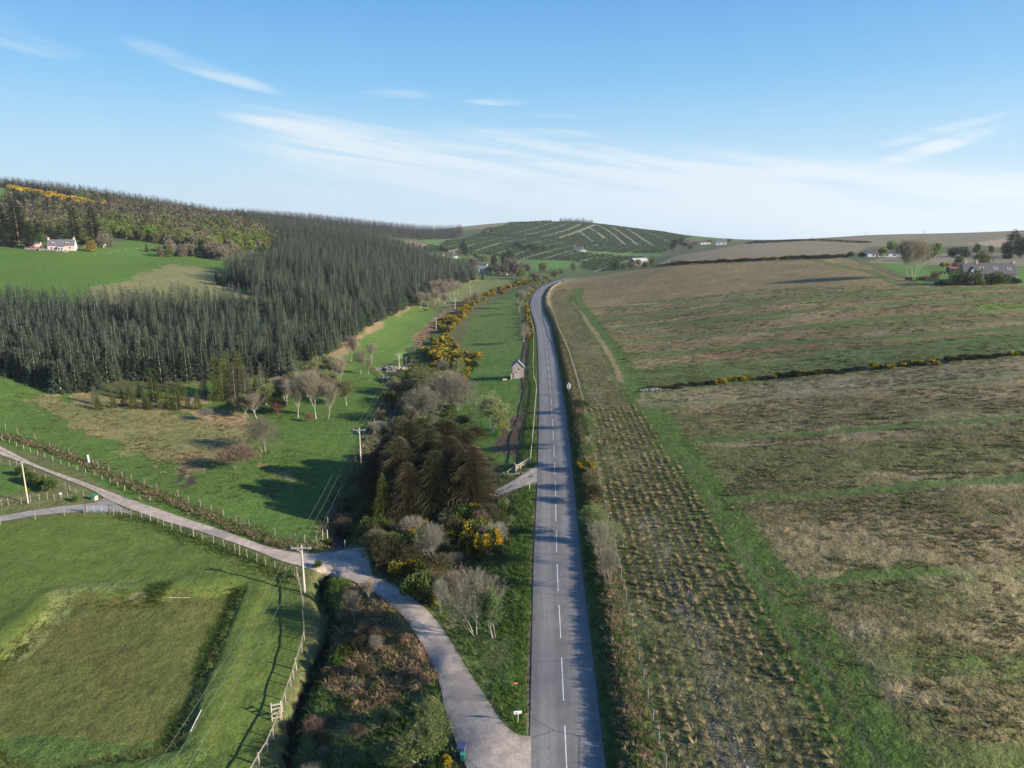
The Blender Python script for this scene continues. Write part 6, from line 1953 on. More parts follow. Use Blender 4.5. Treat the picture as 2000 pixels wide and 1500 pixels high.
# valley houses
house('white_walled_house', 'small white walled house with slate roof behind the plantation tip', 'house', 944, 533, math.radians(12), 9.0, 6, 3.4, 6.0, wallm('cream_render', (.62, .56, .47), .06), M_SLATE, wins=[('f', -2, 2.2, 1.2, 1.3), ('f', 1.8, 2.2, 1.2, 1.3)], chim=(4.0,), chim_mat=M_WHITE)
house('white_bungalow', 'white walled bungalow with dark roof and orange boarding in the valley', 'bungalow', 884, 504, math.radians(8), 14, 7, 2.6, 5.2, M_WHITE, M_DARKROOF, wins=[('f', -1, 1.4, 5.5, 1.5)], chim=(2,), chim_mat=M_WHITE)
for i, (px, py, L, col, lab) in enumerate([(826, 497, 7, (.12, .2, .32), 'blue shed leftmost of the far row'), (838, 498, 5.5, (.55, .54, .5), 'white caravan in the far row of sheds'), (845, 499, 4, (.3, .25, .2), 'brown hut at the right end of the far shed row'), (862, 500, 7, (.45, .47, .5), 'grey shed left of the white bungalow')]):
    house('shed', lab, 'shed', px, py, math.radians(6 * i), L, 4, 2.2, 3.0, principled('shed_boards', col, .7, .1), M_SLATE2, wins=[('f', 0, 1.2, 1.2, .8)], doors=[(L * .3, .9, 1.9)])
house('hill_farmhouse', 'white farmhouse with pale gables on the plantation hillside', 'farmhouse', 1129, 490.5, math.radians(-12), 12, 6, 3, 6, M_WHITE, M_SLATE2, wins=[('f', -3, 1.8, 1.3, 1.3), ('f', 3, 1.8, 1.3, 1.3)], chim=(-5.5, 5.5), chim_mat=M_WHITE)
house('farm_annex', 'small white outbuilding right of the hillside farmhouse', 'outbuilding', 1141, 491, 0, 5, 4, 2.2, 3.6, M_WHITE, M_SLATE2)
house('barn', 'grey roofed barn behind bushes on the crest', 'barn', 1254, 517, math.radians(25), 16, 10, 3.2, 6.0, M_HARL, principled('grey_sheet_roof', (.30, .31, .33), .6, .1), doors=[(2, 3, 2.8)], wins=[('f', -5, 2, 2, 1)])
house('ridge_house', 'low dark roofed house on the ridge right of the far hill', 'house', 1378, 477, 0, 14, 8, 2.6, 5, M_WHITE, M_DARKROOF, wins=[('f', -3, 1.4, 2, 1.2), ('f', 3, 1.4, 2, 1.2)])
house('ridge_house', 'white house with dark roof at the end of the ridge', 'house', 1409, 478, math.radians(-8), 13, 8, 3.6, 6.4, M_WHITE, M_SLATE, wins=[('f', -3, 2, 3, 1.4), ('f', 3, 2, 3, 1.4)], chim=(5,))

# the little tall hut beside the road: gable towards the camera
p, d = G(1012, 739)
t = thing('stone_hut', 'small tall harled hut with steep slate roof beside the road', 'hut', (p.x, p.y - .2, p.z - .15), math.radians(3))
W2, D2, hw, hr = 1.45, 3.0, 3.3, 4.75
W2 = 11.0 * d / FPX
sc_ = W2 / 1.45
hw *= sc_; hr *= sc_
b = MB(); b.prism([(-W2, 0, -.7), (W2, 0, -.7), (W2, 0, hw), (0, 0, hr), (-W2, 0, hw)], (0, D2, 0)); b.build('wall', M_HARL, t)
sl = (hr - hw) / W2
b = MB()
for s in (-1, 1):
    b.prism([(s * (W2 + .22), -.12, hw - sl * .22), (0, -.12, hr), (0, -.12, hr + .13), (s * (W2 + .22), -.12, hw - sl * .22 + .13)], (0, D2 + .24, 0))
rf = b.build('roof', M_SLATE, t)
b = MB()
for s in (1,):
    b.prism([(s * (W2 + .27), -.24, hw - sl * .27 - .02), (0, -.24, hr - .02), (0, -.24, hr + .22), (s * (W2 + .27), -.24, hw - sl * .27 + .22)], (0, .22, 0))
b.build('verge_board', M_GRANSLATE, rf)
b = MB(); b.box((-.05, -.02, hw * .72), (.78, .1, .66)); f = b.build('window', M_FRAME, t)
b = MB(); b.box((.05, -.05, hw * .745), (.60, .1, .50)); b.build('pane', M_PANE, f)
b = MB(); b.box((-.05, -.07, hw * .72 - .44), (1.15, .22, .1)); b.build('sill', M_HARL, f)
b = MB(); b.box((-.05, -.03, hw * .38), (.22, .08, .30)); b.build('vent', M_DOOR, t)
b = MB(); b.box((-W2 - .3, .3, .6), (.35, .5, 1.8)); b.build('buttress', M_PALERAIL, t)
b = MB(); b.box((-.4, -.05, hw * .25), (1.5, .08, hw * .5)); b.build('patch', wallm('paler_harling', (.29, .255, .235)), t)
# logs beside the hut
M_LOG = principled('split_log', (.45, .32, .2), .9, .3, 8)
for px, py, lab in [(983, 741, 'upright split log beside the hut'), (986, 743, 'log lying on the grass left of the hut')]:
    p, d = G(px, py); t = thing('log', lab, 'log', p)
    b = MB()
    if 'upright' in lab: b.tube((0, 0, 0), (.1, 0, .8), .22, .18, 9)
    else: b.tube((-.6, 0, .2), (.5, .3, .2), .22, .2, 9)
    b.build('bark', M_LOG, t)
    b = MB()
    if 'upright' in lab: b.tube((.1, 0, .8), (.1, 0, .82), .15, .14, 9)
    else: b.tube((.5, .3, .2), (.52, .305, .2), .17, .16, 9)
    b.build('cut_end', M_PALEPOST, t)

# stones
M_ROCK = principled('field_stone', (.21, .195, .175), .9, .35, 1.2, bump=.5, bscale=5)


def stones(b, n, sx, sy, sz, smin, smax, seed):
    r = random.Random(seed)
    for i in range(n):
        a = r.uniform(0, 6.28); q = r.random() ** .6
        x, y = math.cos(a) * q * sx, math.sin(a) * q * sy
        z = (1 - q) * sz * r.uniform(.4, 1)
        s = r.uniform(smin, smax)
        V = []
        for k in range(12):
            t_ = math.acos(1 - 2 * (k + .5) / 12); ph = k * 2.4
            m = s * r.uniform(.75, 1.15)
            V.append((x + m * math.sin(t_) * math.cos(ph), y + m * math.sin(t_) * math.sin(ph) * .8, z + m * .7 * math.cos(t_)))
        import bmesh
        bm = bmesh.new()
        vs = [bm.verts.new(v) for v in V]
        bmesh.ops.convex_hull(bm, input=vs)
        bm.verts.ensure_lookup_table(); idx = {v: j for j, v in enumerate(bm.verts)}
        b.add([v.co[:] for v in bm.verts], [tuple(idx[v] for v in f.verts) for f in bm.faces]); bm.free()


for px, py, lab, n, sx, sy, sz, a0, a1 in [(768, 722, 'large heap of grey rubble and timber at the top of the meadow', 160, 5.5, 3.4, 1.3, .2, .6), (763, 738, 'smaller heap of grey stones below the large one', 70, 3.0, 1.7, .6, .15, .42), (1285, 762, 'heap of pale stones at the left end of the field bank', 110, 5.2, 1.2, .5, .12, .38), (1316, 757, 'pale stones and wire beside the gorse on the field bank', 45, 3.0, .9, .3, .1, .3),
                                        (1015, 925, 'scatter of pale stones behind the gate by the access track', 26, 3.2, 1.0, .15, .1, .26)]:
    p, d = G(px, py); b = MB(); stones(b, n, sx, sy, sz, a0, a1, int(px))
    o = b.build('stone_heap', M_ROCK); o.location = p; tag(o, lab, 'stone heap')
b = MB(); rr_ = random.Random(4)
for i in range(150):
    t_ = i / 149
    px = 48 + 84 * t_; py = 486.5 + 5.5 * t_ + rr_.uniform(-.8, .8)
    p, d = G(px, py)
    s = rr_.uniform(.35, .8)
    b.box((p.x, p.y, p.z + s * .5), (s * 1.6, s, s * 1.1), rr_.uniform(0, 3))
o = b.build('dry_stone_wall', M_ROCK); tag(o, 'low dry stone wall below the cottage garden', 'wall')

# red car beside the cottage outbuilding
p, d = G(67, 487)
t = thing('red_car', 'small red car parked before the outbuilding by the cottage', 'car', p, math.radians(18))
M_RED = principled('red_paint', (.55, .03, .04), .35, spec=.6); M_TYRE = principled('tyre', (.02, .02, .02), .8)
b = MB(); b.prism([(-2.1, -.85, .35), (2.1, -.85, .35), (2.15, -.85, .8), (1.2, -.85, .95), (.7, -.85, 1.42), (-1.2, -.85, 1.45), (-1.9, -.85, .98), (-2.15, -.85, .85)], (0, 1.7, 0)); bd = b.build('body', M_RED, t, .04)
b = MB(); b.prism([(1.05, -.87, .98), (.64, -.87, 1.34), (-1.12, -.87, 1.36), (-1.65, -.87, 1.0)], (0, 1.74, 0)); b.build('windows', M_PANE, t)
for x in (-1.3, 1.3):
    for y in (-.8, .8):
        b = MB(); b.tube((x, y - .1, .33), (x, y + .1, .33), .33, n=14); w = b.build('wheel', M_TYRE, t)
        b = MB(); b.tube((x, y - .11, .33), (x, y + .11, .33), .18, n=10); b.build('rim', M_GALV, w)
# dark arch (trampoline on edge) left of the cottage
p, d = G(85, 488)
t = thing('garden_arch', 'round dark arch standing in the garden left of the cottage', 'arch', p, math.radians(20))
b = MB()
for i in range(14):
    a0, a1 = math.pi * i / 14, math.pi * (i + 1) / 14
    b.tube((1.7 * math.cos(a0), 0, .3 + 2.0 * math.sin(a0)), (1.7 * math.cos(a1), 0, .3 + 2.0 * math.sin(a1)), .28, n=6)
b.build('frame', M_DOOR, t)
b = MB()
for s in (-1, 1): b.tube((s * 1.7, 0, -.2), (s * 1.7, 0, .35), .22, n=6)
b.build('foot', M_DOOR, t)
# water tank beside the cottage gable
p, d = G(137, 489); t = thing('oil_tank', 'dark low tank at the foot of the white gable', 'tank', p, .3)
b = MB(); b.tube((-1.2, 0, .8), (1.2, 0, .8), .55, n=12); b.build('drum', M_DOOR, t)
b = MB(); b.box((-.7, 0, .2), (.25, .9, .5)); b.box((.7, 0, .2), (.25, .9, .5)); b.build('cradle', M_ROCK, t)

# ------------------------------------------------------------------ signs, bins, small things
M_SIGN = principled('white_sign_paint', (.80, .80, .80), .4); M_INK = principled('black_lettering', (.03, .03, .035), .5); M_FAINT = principled('faded_lettering', (.42, .42, .46), .5)
p, d = G(1010.5, 1412)
t = thing('name_sign', 'white two line name sign on a leaning wooden post at the road junction', 'sign', p, math.radians(4))
b = MB(); b.tube((0, 0, -.3), (.07, -.02, .95), .045, .04, 7); b.build('post', M_PALEPOST, t)
b = MB(); b.prism([(-.28, -.06, .86), (.28, -.06, .90), (.35, -.06, .95), (.35, -.06, 1.13), (.28, -.06, 1.17), (-.30, -.06, 1.15)], (0, .03, 0)); bo = b.build('board', M_SIGN, t)
b = MB(); r_ = random.Random(3)
for row, z in ((0, 1.075), (1, .95)):
    x = -.20
    while x < .02:
        w = r_.uniform(.022, .04); b.box((x, -.067, z), (w * .75, .008, .055)); x += w + .008
b.build('lettering', M_INK, bo)
b = MB()
for row, z in ((0, 1.08), (1, .96)):
    x = .05
    while x < .27:
        w = r_.uniform(.02, .035); b.box((x, -.067, z), (w * .7, .008, .04)); x += w + .01
b.build('faded_lettering', M_FAINT, bo)
p, d = G(1007.5, 1346)
t = thing('marker_sign', 'small orange marker board on a thin post in the verge', 'sign', p)
b = MB(); b.tube((0, 0, -.2), (0, 0, .62), .025, n=6); b.build('post', M_POST, t)
b = MB(); b.prism([(-.24, -.04, .52), (.12, -.04, .54), (.22, -.04, .62), (.12, -.04, .70), (-.24, -.04, .68)], (0, .025, 0)); b.build('board', principled('rusty_orange', (.50, .20, .06), .6, .3, 12), t)
p, d = G(1111, 768)
H = at_px(1111, 768, 747)[3]
t = thing('warning_sign', 'back of a triangular road warning sign on a grey post right of the road', 'road sign', p, .1)
b = MB(); b.tube((0, 0, -.3), (0, 0, H), .05, n=8); b.build('post', M_GALV, t)
b = MB(); s = .62; b.prism([(-s, .06, H - .95), (s, .06, H - .95), (s * .9, .06, H - .85), (.05, .06, H + .12), (-.05, .06, H + .12), (-s * .9, .06, H - .85)], (0, .02, 0)); b.build('triangle', M_GALV, t)
b = MB(); b.box((0, .07, H - 1.25), (.85, .02, .5)); b.build('plate', M_GALV, t)
p, d = G(120, 975)
t = thing('notice_board', 'small pale notice on a stake at the lawn corner', 'sign', p)
b = MB(); b.tube((0, 0, -.2), (0, 0, .8), .035, n=6); b.build('stake', M_PALEPOST, t)
b = MB(); b.box((0, -.05, .95), (.42, .03, .34)); b.build('board', M_SIGN, t)


def bin_(px, py, rz, bodycol, lidcol, label, scale=1.0, lean=0):
    p, d = G(px, py)
    t = thing('wheelie_bin', label, 'wheelie bin', p, rz)
    t.scale = (scale,) * 3
    mb_, ml = principled('bin_plastic', bodycol, .45), principled('bin_lid_plastic', lidcol, .4)
    b = MB()
    V = [(-.22, -.25, .08), (.22, -.25, .08), (.22, .22, .08), (-.22, .22, .08), (-.29, -.36, .98), (.29, -.36, .98), (.29, .30, .98), (-.29, .30, .98)]
    b.add(V, [(3, 2, 1, 0), (4, 5, 6, 7), (0, 1, 5, 4), (1, 2, 6, 5), (2, 3, 7, 6), (3, 0, 4, 7)])
    for x in (-.1, 0, .1): b.tube((x, -.27, .2), (x * 1.2, -.355, .9), .012, n=4)
    b.build('body', mb_, t)
    b = MB(); b.prism([(-.31, -.40, .985), (-.31, .33, .985), (-.31, .30, 1.08), (-.31, -.1, 1.11), (-.31, -.38, 1.04)], (.62, 0, 0)); b.build('lid', ml, t, .01)
    b = MB(); b.tube((-.25, .38, 1.0), (.25, .38, 1.0), .02, n=6); b.tube((-.25, .3, 1.0), (-.25, .38, 1.0), .02, n=6); b.tube((.25, .3, 1.0), (.25, .38, 1.0), .02, n=6); b.build('handle', ml, t)
    for x in (-.24, .24):
        b = MB(); b.tube((x - .03, .26, .11), (x + .03, .26, .11), .11, n=12); b.build('wheel', M_TYRE, t)


bin_(902, 1477, -.15, (.07, .085, .11), (.035, .05, .12), 'grey wheelie bin with blue lid at the mouth of the lane')
bin_(904.5, 1484, -.1, (.03, .16, .15), (.03, .18, .16), 'lower dark green bin tucked in front of the grey one', .62)
# green topped salt bin by the lawn corner
p, d = G(185, 976)
t = thing('grit_bin', 'small green lidded box by the lane fence post', 'bin', p, -.3)
b = MB(); b.prism([(-.35, -.3, -.05), (.35, -.3, -.05), (.42, -.34, .62), (-.42, -.34, .62)], (0, .62, 0)); b.build('body', principled('beige_plastic', (.55, .45, .35), .6), t)
b = MB(); b.prism([(-.46, -.40, .62), (-.46, .34, .62), (-.46, .30, .84), (-.46, -.30, .78)], (.92, 0, 0)); b.build('lid', principled('green_plastic', (.03, .22, .12), .5), t)
# plastic tree guard at the meadow fence
p, d = G(174, 905)
t = thing('tree_guard', 'pale blue plastic tree guard by the meadow fence', 'tree guard', p)
b = MB(); b.tube((0, 0, 0), (-.1, 0, 1.6), .20, .19, 12); b.build('tube', principled('pale_blue_plastic', (.42, .50, .58), .4, .1, 6), t)
b = MB(); b.tube((.25, 0, -.2), (.2, 0, 1.3), .03, n=6); b.build('stake', M_POST, t)
# culvert mouths under the lane
for px, py, lab, dy in [(646, 1121, 'dark stone culvert mouth under the lower edge of the lane', 0)]:
    p, d = G(px, py)
    t = thing('culvert', lab, 'culvert', (p.x, p.y, p.z), .1)
    b = MB()
    for i in range(7):
        b.box((-1.3 + i * .42, .05 + .02 * (i % 2), -.15 + .03 * (i % 3)), (.40, .4, .5))
    b.build('headwall', M_ROCK, t)
    b = MB(); b.tube((0, -.35, -.65), (0, .2, -.65), .45, n=14, cap=True); b.build('pipe', M_DOOR, t)

# bales of small garden stools by the right hand house
for i, px in enumerate((1832, 1838, 1845, 1853)):
    p, d = G(px, 535); t = thing('garden_pot', ['leftmost dark pot on the lawn by the blue shed', 'second dark pot on the lawn by the blue shed', 'third dark pot on the lawn by the blue shed', 'dark pot closest to the blue shed'][i], 'plant pot', p)
    b = MB(); b.tube((0, 0, 0), (0, 0, .6), .3, .42, 10); b.build('pot', M_DOOR, t)
    b = MB(); b.tube((0, 0, .6), (0, 0, .95), .36, .2, 8); b.build('plant', principled('clipped_box', (.05, .08, .03), .9, .3, 5), t)

# ------------------------------------------------------------------ water of the stream
M_WATER = principled('stream_water', (.03, .04, .055), .08, spec=.6, bump=.5, bscale=3)
q = STREAM
A, B = offset_line(q, np.full(len(q), -.3) - .25 * np.sin(np.arange(len(q)) * 1.7)), offset_line(q, np.full(len(q), .3) - .25 * np.sin(np.arange(len(q)) * 1.3))
zc = hgt(q[:, 0], q[:, 1]) + .22
V = [];
for i in range(len(q)):
    V += [(A[i, 0], A[i, 1], zc[i]), (B[i, 0], B[i, 1], zc[i])]
F = [(2 * i, 2 * i + 1, 2 * i + 3, 2 * i + 2) for i in range(len(q) - 1)]
o = obj('stream', mesh_np('stream', V, F, None, True), M_WATER); o['kind'] = 'structure'

# ------------------------------------------------------------------ rough grass, tussocks, reeds
def tuft(seed, h, w, nb, bw, c0, c1, mix=.5, out=.6, bend=True):
    r = np.random.default_rng(seed)
    V, F, C = [], [], []
    for i in range(nb):
        a = r.random() * 6.28; d = np.array([math.cos(a), math.sin(a), 0]); s = np.array([-d[1], d[0], 0])
        b0 = d * w * .18 * r.random() + np.array([0, 0, -.03])
        hh = h * (.55 + .5 * r.random()); o = out * w * (.3 + .8 * r.random())
        c = np.array(c1 if r.random() < mix else c0) * (.75 + .5 * r.random())
        k = len(V)
        mid = b0 + d * o * .45 + np.array([0, 0, hh * .75]); tip = b0 + d * o * 1.15 + np.array([0, 0, hh * (.95 - .5 * r.random() * out)])
        if bend:
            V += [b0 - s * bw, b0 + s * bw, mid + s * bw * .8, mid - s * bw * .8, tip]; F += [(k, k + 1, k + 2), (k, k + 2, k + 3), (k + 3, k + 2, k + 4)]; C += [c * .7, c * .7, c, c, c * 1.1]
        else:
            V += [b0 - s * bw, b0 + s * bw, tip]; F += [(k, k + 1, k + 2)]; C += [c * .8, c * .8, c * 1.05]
    return (h, w, (np.array(V), np.array(F), np.clip(np.array(C), 0, 1)))


STRAW, STRAW2 = (.42, .33, .18), (.30, .24, .13)
GR, GR2, DG = (.085, .14, .03), (.12, .16, .045), (.05, .085, .022)
RUST, RUST2, BRN = (.27, .175, .095), (.20, .13, .08), (.15, .11, .075)


def scatter(name, label, cat, pts_xy, kinds, hmin, hmax, wfac, seed, sink=0):
    r = np.random.default_rng(seed)
    x, y = pts_xy
    z = hgt(x, y)
    m = visible(x, y, z, 25, 60)
    x, y, z = x[m], y[m], z[m]
    H = hmin + (hmax - hmin) * r.random(len(x))
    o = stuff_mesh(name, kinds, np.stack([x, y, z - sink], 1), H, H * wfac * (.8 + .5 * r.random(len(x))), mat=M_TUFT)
    tag(o, label, cat)
    print(name, len(x))
    return o


def rnd_poly(P, dens, seed, jit=0):
    r = np.random.default_rng(seed)
    mn, mx = P.min(0), P.max(0)
    n = int((mx[0] - mn[0]) * (mx[1] - mn[1]) * dens)
    x = mn[0] + r.random(n) * (mx[0] - mn[0]); y = mn[1] + r.random(n) * (mx[1] - mn[1])
    m = in_poly(x, y, P)
    return x[m], y[m]


def off_roads(x, y, marg=.35):
    m = np.hypot(x, y) < 500
    k = np.ones(len(x), bool)
    k &= dist_line(x, y, ROAD[::3]) > HALF + marg
    for e in ('lane', 'fork', 'access'):
        a, b = SURF_EDGES[e]
        P = np.vstack([a, b[::-1]])
        k &= ~in_poly(x, y, P)
        k &= np.minimum(dist_line(x, y, a[::2]), dist_line(x, y, b[::2])) > marg
    return x[k], y[k]


def cut(xy, m): return xy[0][m], xy[1][m]


# rows of tussocks in the strip beside the road
STRIP_P = wpoly([(1146, 800), (1245, 790), (1300, 870), (1400, 1010), (1480, 1170), (1590, 1340), (1720, 1640), (1340, 1640), (1300, 1494), (1262, 1332), (1226, 1176), (1210, 1095), (1182, 985), (1164, 895), (1148, 814)])
STRIP_F = wpoly([(1098, 560), (1122, 575), (1140, 622), (1185, 690), (1212, 745), (1240, 790), (1148, 795), (1136, 760), (1112, 690), (1086, 620), (1076, 580)])
rs_ = np.random.default_rng(11)
RS = ROAD[(ROAD[:, 1] > 25) & (ROAD[:, 1] < 420)]
RS = np.vstack([[RS[0] - (RS[3] - RS[0]) * 3], RS])
RS = densify(RS, 900)
pts = []
for off in np.arange(6.4, 52, 1.15):
    L = offset_line(RS, np.full(len(RS), off))
    pts.append(np.stack([L[:, 0] + rs_.normal(size=len(L)) * .11, L[:, 1] + rs_.normal(size=len(L)) * .26], 1))
pts = np.vstack(pts)
pn = pts[in_poly(pts[:, 0], pts[:, 1], STRIP_P)]
n_ = fbm(pn[:, 0], pn[:, 1], 5, 3, 55)
pn = pn[(n_ > .16) & (rs_.random(len(pn)) < .93)]
SG, SG2 = (.12, .14, .05), (.28, .235, .13)
TK = [tuft(s, .34, .6, 40, .026, SG, SG2, .4, .55, False) for s in range(3)] + [tuft(10 + s, .34, .6, 40, .026, SG2, (.36, .29, .155), .5, .6, False) for s in range(3)] + [tuft(20 + s, .32, .6, 26, .032, GR2, GR, .3, .55, False) for s in range(2)]
scatter('tussock_grass', 'rows of straw and green tussocks in the strip beside the road', 'grass', (pn[:, 0], pn[:, 1]), TK, .18, .50, 2.0, 1)
x, y = rnd_poly(STRIP_P, 2.6, 47)
scatter('strip_grass', 'low mixed grass between the tussock rows beside the road', 'grass', (x, y), [tuft(160 + s, .2, .5, 16, .03, (.12, .14, .045), (.22, .18, .09), .45, .6, False) for s in range(3)], .08, .24, 2.8, 27)
pf = pts[in_poly(pts[:, 0], pts[:, 1], STRIP_F)]
pf = pf[rs_.random(len(pf)) < .8]
TF = [tuft(25 + s, .3, .7, 10, .06, SG, (.24, .20, .10), .5, .9, False) for s in range(3)]
scatter('tussock_grass', 'faint rows of dry grass in the far part of the roadside strip', 'grass', (pf[:, 0], pf[:, 1]), TF, .22, .38, 2.2, 2)

# right field proper
FP = wpoly([(1150, 600), (1350, 575), (1600, 560), (1800, 560), (2100, 562), (2300, 700), (2300, 1640), (1770, 1640), (1640, 1340), (1530, 1170), (1440, 1010), (1350, 880), (1290, 800), (1255, 765), (1200, 680)])
strips_w = [line_w(p, 24, hgt) for p, w, a in FIELD_STRIPS]


def field_pts(dens, rlo, rhi, seed):
    x, y = rnd_poly(FP, dens, seed)
    r = np.hypot(x, y); m = (r >= rlo) & (r < rhi)
    x, y = x[m], y[m]
    m = visible(x, y, None, 25, 60); x, y = x[m], y[m]
    k = np.ones(len(x), bool)
    for L, (p, w, a) in zip(strips_w, FIELD_STRIPS):
        if a > .55: k &= dist_line(x, y, L) > w * .5
    n = fbm(x, y, 7, 3, 61)
    k &= n > .36
    return x[k], y[k]


K1 = [tuft(30 + s, .35, .8, 18, .04, (.30, .232, .12), (.21, .165, .085), .6, .7, False) for s in range(3)] + [tuft(40 + s, .3, .7, 18, .04, (.145, .118, .06), (.10, .10, .04), .5, .7, False) for s in range(3)] + [tuft(50 + s, .3, .7, 16, .04, GR, STRAW2, .4, .9, False) for s in range(3)]
a = field_pts(3.0, 0, 120, 3); b_ = field_pts(1.0, 120, 190, 4); c_ = field_pts(.3, 190, 330, 5)
scatter('rough_field_growth', 'straw and brown weeds over the near part of the right field', 'vegetation', a, K1, .12, .30, 2.6, 6)
scatter('rough_field_growth', 'straw and brown weeds over the middle of the right field', 'vegetation', b_, K1, .16, .36, 3.0, 7)
scatter('rough_field_growth', 'straw and brown weeds over the far part of the right field', 'vegetation', c_, K1, .25, .45, 3.4, 8)

# bank on the right of the road
pb = []
rb = np.random.default_rng(21)
RBs = densify(RB[(RB[:, 1] > 28) & (RB[:, 1] < 330)], 2600)
for k, (lo, hi, dens) in enumerate(((-1.0, 1.6, 1.0), (-1.0, 1.6, 1.0), (-.3, .8, 1.0))):
    o_ = lo + (hi - lo) * rb.random(len(RBs))
    L = offset_line(RBs, o_)
    pb.append(L + rb.normal(size=L.shape) * .1)
pb = np.vstack(pb)
BK = [tuft(60 + s, .9, .8, 16, .028, BRN, STRAW2, .5, .7) for s in range(3)] + [tuft(70 + s, .7, .8, 16, .03, DG, GR, .4, .6) for s in range(2)] + [tuft(75, .8, .8, 14, .03, RUST2, STRAW, .4, .6)]
xy = off_roads(pb[:, 0], pb[:, 1], 1.0)
scatter('bank_vegetation', 'dead stalks and long brown grass on the bank right of the road', 'vegetation', xy, BK, .25, .72, 1.1, 9)
# green verges both sides
vx = []
for lo, hi, n in ((-6.2, -3.2, 2), (3.25, 4.6, 1)):
    RV = densify(ROAD[(ROAD[:, 1] > 28) & (ROAD[:, 1] < 260)], 3600)
    for k in range(n):
        o_ = lo + (hi - lo) * rb.random(len(RV)); vx.append(offset_line(RV, o_) + rb.normal(size=RV.shape) * .1)
vx = np.vstack(vx)
VK = [tuft(80 + s, .35, .5, 12, .03, GR, (.10, .18, .035), .5, .7, False) for s in range(4)]
xy = off_roads(vx[:, 0], vx[:, 1], .35)
scatter('verge_grass', 'lush green grass on the verges of the main road', 'grass', xy, VK, .22, .42, 1.5, 10)

# wedge between lane and road, and scrub belt
WP = wpoly([(1034, 1430), (1036, 1300), (1038, 1100), (1042, 960), (1000, 968), (950, 990), (900, 1010), (850, 1010), (760, 1010), (720, 1060), (715, 1090), (755, 1132), (800, 1160), (842, 1196), (880, 1245), (915, 1305), (955, 1365), (985, 1412), (1010, 1436)])
GK = [tuft(90 + s, .5, .8, 14, .035, DG, GR, .5, .8, False) for s in range(3)] + [tuft(95 + s, .5, .8, 14, .035, GR, STRAW2, .3, .8, False) for s in range(2)]
xy = off_roads(*rnd_poly(WP, 3.2, 31), .25)
scatter('rough_grass', 'dark green rough grass in the wedge between lane and road', 'grass', xy, GK, .28, .62, 1.6, 11)
BP = wpoly([(745, 725), (765, 770), (750, 800), (722, 850), (700, 890), (663, 976), (640, 1045), (715, 1068), (760, 1010), (850, 1005), (960, 985), (1000, 930), (950, 880), (900, 830), (900, 770), (925, 700), (880, 690), (800, 690)])
xy = off_roads(*rnd_poly(BP, .8, 32), .3)
scatter('rough_grass', 'mixed rough growth along the stream under the trees', 'vegetation', xy, GK + [tuft(100 + s, .6, .8, 14, .035, BRN, DG, .4, .7, False) for s in range(2)], .4, .9, 1.6, 12)
# rough ground between ditch and lane
RP = wpoly([(640, 1122), (700, 1142), (748, 1176), (786, 1212), (820, 1262), (850, 1322), (868, 1395), (895, 1470), (925, 1530), (985, 1640), (560, 1640), (590, 1430), (606, 1372), (628, 1325), (655, 1262), (664, 1205), (642, 1160)])
xy = off_roads(*rnd_poly(RP, 3.6, 33), .3)
zpx, zpy, _ = to_px(xy[0], xy[1], hgt(*xy))
dead = ((zpx - 735) / 110) ** 2 + ((zpy - 1265) / 110) ** 2 + (fbm(xy[0], xy[1], 4, 3, 71) - .5) * 2.2 < 1
scatter('rough_grass', 'dark green rough grass between ditch and lane', 'grass', cut(xy, ~dead), GK, .3, .75, 1.5, 13)
RK = GK[:2] + [tuft(119, .8, 1, 16, .03, STRAW, (.26, .19, .11), .5, .8)] + [tuft(110 + s, 1.1, 1.2, 18, .028, RUST, (.36, .25, .14), .45, .9) for s in range(3)] + [tuft(115 + s, 1.0, 1.1, 18, .028, BRN, RUST2, .5, .9) for s in range(2)] + [tuft(118, .9, 1, 14, .03, DG, STRAW2, .4, .8)]
scatter('dead_reeds', 'rust brown dead reeds and bracken left of the curving lane', 'vegetation', cut(xy, dead), RK, .5, 1.05, 1.1, 14)
# banks of the ditch and the fence line
DP = offset_line(densify(DITCH, 700), rb.normal(size=700) * 1.1 - 1.6)
xy = off_roads(DP[:, 0], DP[:, 1], .3)
scatter('ditch_grass', 'bright green grass along the ditch beside the paddock', 'grass', xy, VK, .3, .6, 1.6, 15)
for nm, pl, n, kk, lab, h0_, h1_ in (('lane', z5([(0, 500), (200, 560), (325, 590), (565, 690), (855, 830), (1160, 945), (1458, 1070), (1793, 1200), (2000, 1235), (2120, 1230)]), 2600, BK[:2] + GK, 'brown and green tussocks on the bank between lane and meadow', .35, .75),
                          ('pad', z5([(760, 1020), (980, 1072), (1260, 1180), (1530, 1268), (1790, 1385), (1930, 1440)]), 900, GK, 'dark rough grass under the paddock fence', .25, .5),
                          ('mead', z6([(450, 1180), (545, 940), (600, 810), (650, 700), (700, 610), (745, 510), (800, 370), (855, 265)]), 900, K1, 'pale dead grass under the fence beside the stream', .4, .8)):
    L = densify(line_w(pl, 60, hgt), n)
    L = offset_line(L, rb.normal(size=n) * .8) + rb.normal(size=(n, 2)) * .1
    xy = off_roads(L[:, 0], L[:, 1], .3)
    scatter('bank_grass', lab, 'grass', xy, kk, h0_, h1_, 1.3, 16)
